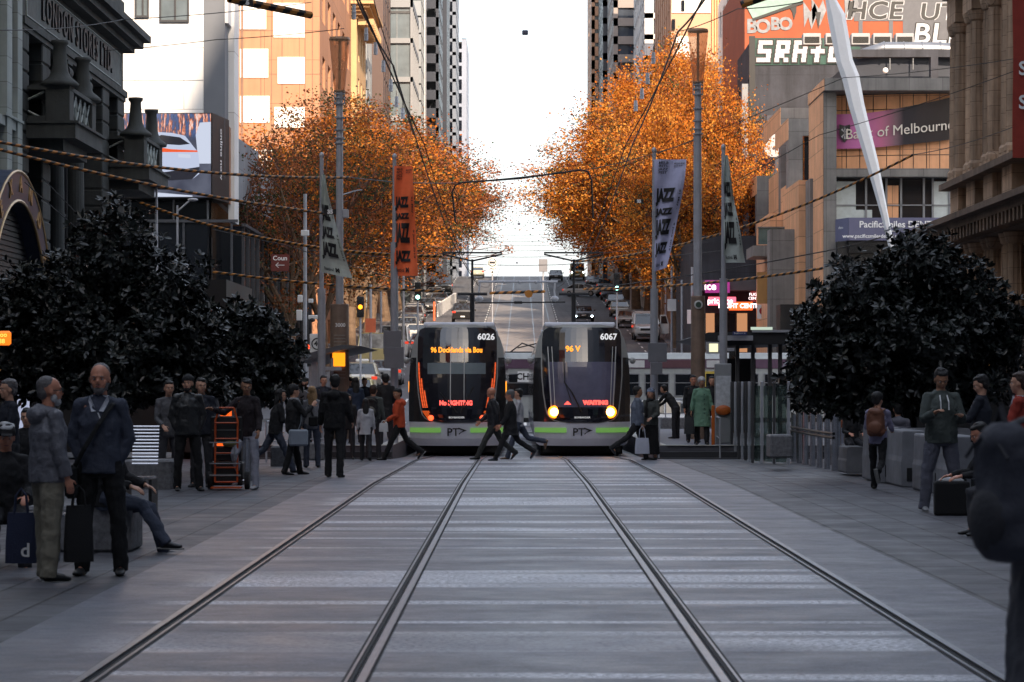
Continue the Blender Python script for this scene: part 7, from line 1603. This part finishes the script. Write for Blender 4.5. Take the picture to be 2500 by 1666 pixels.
def backpack(lab,w,m,m2,s=1,back=-.2):
    c=wpt(w,w['tp'](0,back,.33)); t=thing('backpack',lab,'bag',c,0); t.rotation_euler=w['M'].to_euler(); b=MB()
    b.bbox(-.14*s,.14*s,-.07*s,.07*s,-.22*s,.16*s,.05); b.ell((0,-.01,.14*s),(.13*s,.075*s,.08*s),14,10); b.ell((0,-.035,-.08),(.13*s,.06*s,.13*s),14,10); skinned(b,'pack_body',m,t,.011,7,.025)
    b=MB(); b.tube([(x*.135*s,-.074*s,.10*s+.07*s*math.cos(x*1.5)) for x in(-1,-.6,-.2,.2,.6,1)],.005,5); b.tube([(-.03,-.02,.2*s),(0,-.02,.26*s),(.03,-.02,.2*s)],.009,6); b.build('zip',m2,t)
    b=MB(); b.ell((0,-.072*s,-.09*s),(.11*s,.035*s,.10*s),12,8); b.build('front_pocket',m2,t,smooth=True)
    for q in(-1,1): b=MB(); b.tube([(q*.09,.05,.17),(q*.10,.14,.20),(q*.105,.235,.12),(q*.11,.25,-.02),(q*.12,.12,-.14)],[(.025,.008)]*5,6); b.build('strap',m2,t)
    return t
def sling(name,lab,w,m,a,mid,c_,size,hang=(0,0,0)):   # shoulder bag: strap from shoulder to hip
    c=wpt(w,w['tp'](*c_)); t=thing(name,lab,'bag',c); t.rotation_euler=w['M'].to_euler(); b=MB(); b.bbox(-size[0]/2,size[0]/2,-size[1]/2,size[1]/2,-size[2],0,.03); b.build('bag_body',m,t)
    inv=t.rotation_euler.to_matrix().inverted(); P_=[inv@(wpt(w,w['tp'](*q))-c) for q in a]; b=MB(); b.tube(P_,[(.022,.006)]*len(P_),6); b.build('strap',m,t); return t
N=.0085
st=(0,5,0)
# -- two men standing at the left
def zipper(t,tp,q):
    b=MB(); b.tube([tp(-.035,.135,.36),tp(-.005,.13,.43)],.006,5); b.build('zip_pull',mwtxt,t)
p1,w1=person('balding man in a grey hooded jacket and khaki trousers, turned toward the bearded man',118,21.35,-58,1.67,top=('greyjacket',(.14,.142,.165),.5),legs=('khaki',(.23,.21,.16)),shoes=(.012,.012,.013),hair='grey',style='buzz',skin=mskin3,
  L=((2,4,0),(-3,5,0)),A=((-4,9,14,0),(0,12,16,0)),bulk=1.26,hood=True,vox=N,glasses=True,beard='white',hy=-14,wide=1.0,legbulk=1.22,sole=(.25,.25,.24))
p2,w2=person('bearded man in a slate blue sweater with a black bag strap across his chest',245,21.95,178,1.78,top=('bluesweater',(.045,.053,.08)),legs=('blacktrouser',(.007,.007,.008)),hair='grey',style='buzz',beard='grey',skin=mskin3,
  L=((0,8,0),(0,6,0)),A=((-6,15,12,34),(-6,15,12,34)),bulk=1.09,vox=N,collar=(.5,.52,.58),extra=zipper,wide=.98,legbulk=1.05,hp=-4)
s_=sling('messenger_bag','black messenger bag with a wide strap across the bearded man',w2,cloth('blackbag',(.008,.008,.009)),((-.125,-.02,.53),(-.115,.09,.50),(-.02,.165,.34),(.10,.165,.14),(.20,.10,-.02)),0,(.22,.06,-.0),(.10,.22,.28))
hh=wpt(w1,w1['wri'][1]+w1['hd'][1]*.09); bag('black carrier bag hanging from the hand of the man in khaki',(hh.x+.05,hh.y+.1,hh.z+.02),.24,.46,.14,cloth('blackbag',(.008,.008,.009)),R(20),.16,taper=.7)
# -- seated people at the left edge
S=((82,6,86),(82,6,88))
p,w=person('seated old man in a dark flat cap at the far left edge',14,23.2,195,1.66,top=('blackcoat',(.010,.010,.012)),legs=('darkjeans',(.016,.016,.02)),hair='white',hat=('cap',(.01,.01,.012)),L=S,A=((14,8,62,14),(12,8,60,14)),sit=.46,bulk=1.16,hp=-12,vox=.0095,skin=mskin3)
bag('navy shopping bag with a white letter on the ground at the left edge',(-4.12,21.7,.74),.26,.42,.12,cloth('navybag',(.018,.025,.06)),0,.2,'shopping_bag',logo=('d',.16))
p,w=person('seated youth in blue jeans and sneakers hidden behind the bearded man, legs stretched out',262,25.0,-105,1.70,top=('blackcoat',(.01,.01,.012)),legs=('jeans',(.045,.055,.085)),shoes=(.018,.018,.022),L=((78,5,60),(84,4,48)),A=((20,8,50,10),(20,8,50,10)),sit=.50,sole=(.5,.5,.5),vox=.0095)
person('dark figure seated in the shadows at the left between shop signs',66,34,180,1.65,top=('blackcoat',(.01,.01,.012)),L=S,A=((10,8,60,10),)*2,sit=.5)
person('shaded passer by in dark clothes left of the grey jacket man',22,31,120,1.66,top=('navycoat',(.014,.017,.028)),A=((10,8,40,10),)*2,hair='grey')
# -- group around the courier
person('young man in a grey top standing behind the beanie man',412,41.2,200,1.66,top=('midgrey',(.10,.10,.11)),legs=('greyjeans',(.06,.06,.07)),A=((10,10,50,20),)*2)
p,w=person('man with a black beard and beanie in a dark leather jacket, hands in pockets',458,39.3,197,1.75,top=('leather',(.02,.021,.022),.42),legs=('blackjeans',(.007,.007,.008)),hair='black',beard='black',hat=('beanie',(.012,.012,.013)),style='none',A=((-6,16,14,34),(-6,16,14,34)),bulk=1.2,L=((4,8,0),(-4,6,0)),wide=1.0,hy=-25,vox=.010)
person('man in a dark jacket standing close behind the beanie man',492,40.8,170,1.70,top=('navycoat',(.014,.017,.028)),legs=('darkgrey',(.03,.03,.034)),shoes=(.02,.02,.022),bulk=1.2,hy=30,sole=(.4,.4,.4))
person('long haired woman in white trousers and pale top behind the orange trolley',506,46,165,1.66,top=('palegrey',(.32,.32,.34)),legs=('whitetrouser',(.42,.42,.46)),shoes=(.3,.3,.32),style='long')
p,wc=person('courier in a dark maroon sleeved sweater and pale jeans leaning on the orange trolley',604,40,158,1.70,top=('maroonsweater',(.016,.010,.013)),legs=('palejeans',(.30,.31,.37)),shoes=(.35,.35,.37),hair='black',skin=mskin2,L=((6,10,0),(34,2,58)),A=((6,16,30,-4),(42,30,62,-10)),lean=2,hy=35,hp=-12,legbulk=.92,bulk=1.04,vox=.0095,extra=lambda t,tp,q:None)
person('woman with black fringe and glasses in a black jacket, striding in blue jeans',672,49,-75,1.64,top=('blackcoat',(.01,.01,.012)),legs=('jeans2',(.05,.06,.09)),hair='black',style='long',L=((-30,2,22),(26,2,4)),A=((-8,8,30,20),(10,8,70,30)),bulk=1.16,lean=8,glasses=True)
p,w=person('woman in a black coat, grey scarf and boots with a pale shoulder bag',716,47.6,-68,1.66,top=('blackcoat',(.01,.01,.012)),legs=('blackjeans',(.008,.008,.01)),hair='black',style='short',scarf=(.26,.27,.29),L=((12,3,0),(-12,3,4)),A=((10,8,20,10),(35,10,100,20)),bulk=1.18,hat=('beanie',(.02,.018,.018)))
sling('shoulder_bag','pale blue grey shoulder bag hanging at the hip of the woman in boots',w,cloth('palebag',(.26,.30,.36),.5),((.12,.0,.52),(.18,.11,.35),(.22,.08,.1),(.22,.03,-.03)),0,(.24,.03,-.02),(.10,.36,.30))
p,w=person('blonde woman in a light grey jacket seen from behind',762,53,5,1.64,top=('lightgrey',(.22,.22,.24)),legs=('jeans2',(.05,.06,.09)),hair='blonde',style='long',A=((4,8,20,0),(10,10,60,10)))
sling('shoulder_bag','small black bag on the back of the blonde woman',w,cloth('blackbag',(.008,.008,.009)),((-.12,0,.52),(-.05,-.13,.4),(.02,-.16,.2)),0,(.03,-.18,.2),(.2,.09,.2))
person('tall man in black hoodie, cap and black trousers with his back to the camera',817,45.9,-10,1.80,top=('blackhoodie',(.006,.006,.007)),legs=('blackjeans2',(.011,.011,.013)),hair='black',hat=('cap',(.012,.013,.016)),hood=True,L=((5,4,0),(-6,3,2)),A=((2,10,22,-5),(6,10,40,0)),bulk=1.18,wide=1.1,sole=(.4,.4,.4),hy=20)
ZP=.12
for i,(lab,px,Y,f,H,kw) in enumerate((
 ('dark haired woman in a navy dress coat on the left platform',868,66,10,1.66,dict(top=('navydress',(.018,.03,.06)),style='long',coat=.25)),
 ('small pale faced woman in sunglasses behind the black hoodie man',850,62,180,1.55,dict(top=('blackcoat',(.01,.01,.012)),glasses=True,style='long')),
 ('stocky man with a patterned jacket wearing the big backpack',912,62,-12,1.76,dict(top=('camo',(.07,.08,.075)),hair='brown')),
 ('man in a black cap and coat beside the orange hoodie youth',942,64,0,1.74,dict(top=('blackcoat',(.01,.01,.012)),hat=('cap',(.01,.01,.012)),coat=.2)),
 ('child like girl with long black hair and a white jacket walking away',893,59.5,3,1.42,dict(top=('offwhite',(.42,.42,.45)),style='long',coat=.1,L=((12,2,0),(-12,2,6)))),
 ('man in a cap waving at the rear of the left platform crowd',940,72,-20,1.78,dict(top=('blackcoat',(.01,.01,.012)),hat=('cap',(.02,.02,.022)))),
 ('red capped figure at the back of the left platform crowd',853,76,150,1.70,dict(top=('midgrey',(.1,.1,.11)),hat=('beanie',(.5,.07,.02)))),
 ('dark haired person waiting at the back beside the taxi',890,78,190,1.68,dict(top=('navycoat',(.014,.017,.028)))),
 ('person with a fur hood at the edge of the left shelter',745,66,160,1.66,dict(top=('midgrey',(.1,.1,.11)),hood=True)),
 ('woman with a ruddy face under the left shelter roof',728,70,190,1.62,dict(top=('blackcoat',(.01,.01,.012)),style='long',skin=mskin3)),
 ('dark coated commuter waiting in front of the left shelter',790,64,200,1.70,dict(top=('navycoat',(.014,.017,.028)))))):
    p,w=person(lab,px,Y,f,H,z=ZP if Y>63.5 else None,vox=.014,**kw)
    if 'big backpack' in lab: backpack('large black and khaki backpack worn by the stocky man',w,cloth('packblack',(.015,.015,.016)),cloth('packkhaki',(.12,.12,.10)),1.15)
p,wo_=person('youth in a bright orange hoodie and black track pants walking right of the banner pole',975,60,95,1.72,top=('orangehoodie',(.50,.065,.018)),legs=('trackblack',(.007,.007,.008)),hood=True,skin=mskin2,L=((26,2,2),(-26,2,26)),A=((12,8,48,25),(10,8,52,25)),bulk=1.14,hy=28,hp=-10,sole=(.5,.5,.5),lean=3,vox=.0105)
h_=wpt(wo_,wo_['wri'][0]); bag('small white plastic bag carried by the orange hoodie youth',(h_.x-.08,h_.y,h_.z),.22,.2,.12,cloth('white_plastic',(.5,.5,.5)),0,.06,'plastic_bag')
person('bald man in a black quilted jacket crossing in front of the trams',1206,60,-262,1.76,top=('blackpuffer',(.014,.015,.02),.5),legs=('olivegrey',(.035,.036,.034)),hair='none',style='bald',skin=mskin3,L=((30,2,4),(-24,2,26)),A=((-18,8,20,5),(16,8,30,8)),bulk=1.2,hy=-35,lean=4)
person('older man in a grey beanie and black coat crossing just behind the bald man',1246,59.4,92,1.68,top=('blackcoat',(.01,.01,.012)),legs=('blackjeans2',(.011,.011,.013)),hair='grey',hat=('beanie',(.13,.13,.13)),skin=mskin3,coat=.16,L=((26,2,2),(-28,2,28)),A=((16,8,20,5),(-16,8,16,5)),bulk=1.2,glasses=True,shoes=(.03,.035,.05),sole=(.5,.5,.5))
person('walker in a white and grey top half hidden behind the two crossing men',1266,62.3,92,1.72,top=('offwhite',(.42,.42,.45)),legs=('jeans2',(.05,.06,.09)),L=((20,2,2),(-34,2,44)),A=((16,8,20,5),(-16,8,16,5)),shoes=(.22,.14,.09))
p,wd=person('man in a pale denim jacket with white collar crossing right with a bag',1556,60,-84,1.72,top=('denim',(.12,.14,.185)),legs=('blackjeans2',(.011,.011,.013)),skin=mskin2,collar=(.5,.5,.5),L=((16,2,0),(-36,2,20)),A=((4,8,6,0),(2,8,14,5)),bulk=1.24,hy=5)
h_=wpt(wd,wd['wri'][1]); bag('white cloth tote bag swinging from the denim jacket man',(h_.x,h_.y-.1,h_.z-.04),.34,.36,.13,cloth('white_cloth',(.44,.46,.54)),0,.28)
person('woman in a pale blue beanie, checked coat and long black skirt',1589,60.4,150,1.66,top=('checkcoat',(.06,.065,.06)),legs=('skirtblack',(.006,.006,.007)),hair='brown',style='long',hat=('beanie',(.20,.25,.36)),skirt=.9,A=((6,8,60,20),(30,14,110,25)),bulk=1.16,scarf=(.01,.01,.011))
person('man in a black coat behind the green coat woman on the right platform',1692,67,185,1.72,z=ZP,top=('blackcoat',(.01,.01,.012)),coat=.2,skin=mskin3,bulk=1.15)
person('person in black glimpsed over the shoulder of the green coat woman',1738,69,175,1.70,z=ZP,top=('blackcoat',(.01,.01,.012)),style='long')
def buttons(t,tp,q):
    b=MB(); [b.ell(tp(-.05,.16,.40-.12*i),(.014,.008,.014),8,4) for i in range(5)]; b.build('buttons',mblack,t)
p,wg=person('grey haired woman in a pale green knee length coat on the right platform',1713,64.3,183,1.66,z=ZP,top=('greencoat',(.13,.25,.17)),legs=('blackjeans2',(.011,.011,.013)),hair='white',style='curly',skin=mskin2,coat=.36,A=((2,13,8,-4),(2,13,8,-4)),bulk=1.18,hp=-14,extra=buttons,L=((8,3,0),(-8,3,0)))
h_=wpt(wg,wg['wri'][1]); bag('dark carrier bag held low by the green coat woman',(h_.x-.05,h_.y,h_.z),.26,.42,.12,cloth('blackbag2',(.03,.032,.035)),0,.14)
person('person in dark clothes bending over a red bundle behind the platform rail',1650,72,60,1.6,z=ZP,top=('blackcoat',(.01,.01,.012)),lean=35,A=((40,5,20,0),)*2)
# -- right hand side
person('blonde woman in a black jacket with an orange bag beside the steel bollards',2046,58.5,-60,1.66,z=-.1,top=('blackcoat',(.01,.01,.012)),legs=('palejeans',(.30,.31,.37)),hair='blonde',style='short',bulk=1.1,A=((10,8,60,20),)*2)
b=thing('handbag','rust orange handbag held low by the blonde woman','bag',(PX(2064,57.8),57.8,PZ(1032,57.8))); m=MB(); m.ell((0,0,0),(.19,.1,.13),14,10); m.build('bag_body',mat('rust_leather',(.36,.085,.02),.5),b,smooth=True); m=MB(); m.tube([(-.1,0,.1),(0,0,.26),(.1,0,.1)],.01,6); m.build('handle',mat('rust_leather',(.36,.085,.02)),b)
person('grey haired man with glasses seated beyond the bollards',2080,55,190,1.66,top=('blackcoat',(.01,.01,.012)),hair='grey',L=S,A=((20,8,60,15),)*2,sit=.50,glasses=True,skin=mskin3)
p,w=person('girl in a lilac top and black leggings stepping away with a tan backpack',2143,39.8,-18,1.50,top=('lilac',(.24,.23,.34)),legs=('leggings',(.006,.006,.007)),hair='black',style='curly',L=((16,2,0),(-22,2,48)),A=((20,10,60,10),)*2,legbulk=.9,sole=(.4,.4,.4),hy=-20)
backpack('tan brown leather backpack worn by the girl in lilac',w,mat('tan_leather',(.17,.065,.035),.55),mat('tan_leather',(.17,.065,.035)),1.0)
person('person in a grey hooded jacket seated with their back to the camera',2192,46.2,8,1.70,top=('greyhoodie',(.20,.20,.235)),hair='black',L=S,A=((15,10,40,5),)*2,sit=.50,bulk=1.2,hood=True)
person('red haired woman far behind the seated hooded person',2205,48,170,1.60,top=('blackcoat',(.01,.01,.012)),hair='blonde',style='long')
def cords(t,tp,q):
    b=MB(); [b.tube([tp(s*.045,.10,.52),tp(s*.05,.16,.44),tp(s*.05,.172,.34)],.009,6) for s in(-1,1)]; b.build('drawstrings',mwtxt,t)
p,wp=person('man in a dark green grey hoodie and grey trousers looking down at his phone',2298,33,186,1.80,top=('greenhoodie',(.065,.078,.072)),legs=('greytrouser',(.11,.113,.145)),hair='black',style='short',skin=mskin2,hood=True,L=((4,9,0),(0,12,0)),A=((18,12,84,24),(22,14,88,28)),bulk=1.24,hp=-24,vox=.009,extra=cords,shoes=(.25,.25,.26),sole=(.45,.45,.45),legbulk=1.15,wide=1.05)
c=(wpt(wp,wp['wri'][0]+wp['hd'][0]*.1)+wpt(wp,wp['wri'][1]+wp['hd'][1]*.1))/2
t=thing('phone','small dark phone held by the man in the green grey hoodie','phone',(c.x+.1,c.y-.03,c.z+.03)); b=MB(); b.bbox(-.035,.035,-.07,.07,-.004,.004,.003); b.build('phone_body',mblack,t)
t=thing('shopping_bag','large black shopping bag with white contents at the feet of the phone man','bag',(PX(2322,32),32,0)); b=MB(); b.prism([(-.22,-.11,0),(.22,-.11,0),(.20,.11,0),(-.20,.11,0)],(0,0,.42)); b.build('bag_body',cloth('blackbag',(.008,.008,.009)),t,bevel=.03); b=MB(); b.ell((0,0,.43),(.16,.08,.05),10,6); b.build('contents',cloth('white_plastic',(.5,.5,.5)),t)
person('man in a dark navy jacket checking his phone in profile near the right edge',2395,35,75,1.72,top=('navycoat',(.014,.017,.028)),legs=('darkgrey',(.03,.03,.034)),A=((30,8,66,10),(30,8,66,10)),hp=-18,bulk=1.15)
person('person in a red jacket cut by the right edge of the picture',2492,30,70,1.74,top=('redjacket',(.32,.035,.02)),collar=(.3,.35,.5),A=((20,8,60,10),)*2,bulk=1.1,hair='brown')
person('person seated on the concrete blocks in a black coat leaning over a phone',2462,27.5,100,1.60,top=('blackcoat',(.01,.01,.012)),legs=('greyjeans',(.06,.06,.07)),L=S,A=((30,8,50,10),)*2,sit=.52,lean=30,hp=-20,skin=mskin3)
p,wf_=person('blurred figure in a dark grey coat filling the right edge, back turned',2606,6.9,-72,1.76,top=('darkcoat',(.075,.075,.088)),legs=('darkgrey',(.03,.03,.034)),hair='brown',style='curly',coat=.45,bulk=1.12,A=((4,6,30,0),)*2,vox=.009)
t=backpack('large dark grey backpack worn by the blurred figure at the right edge',wf_,cloth('packgrey',(.045,.047,.062)),cloth('packgrey2',(.03,.03,.036)),.84,-.175); t.location.z+=.07
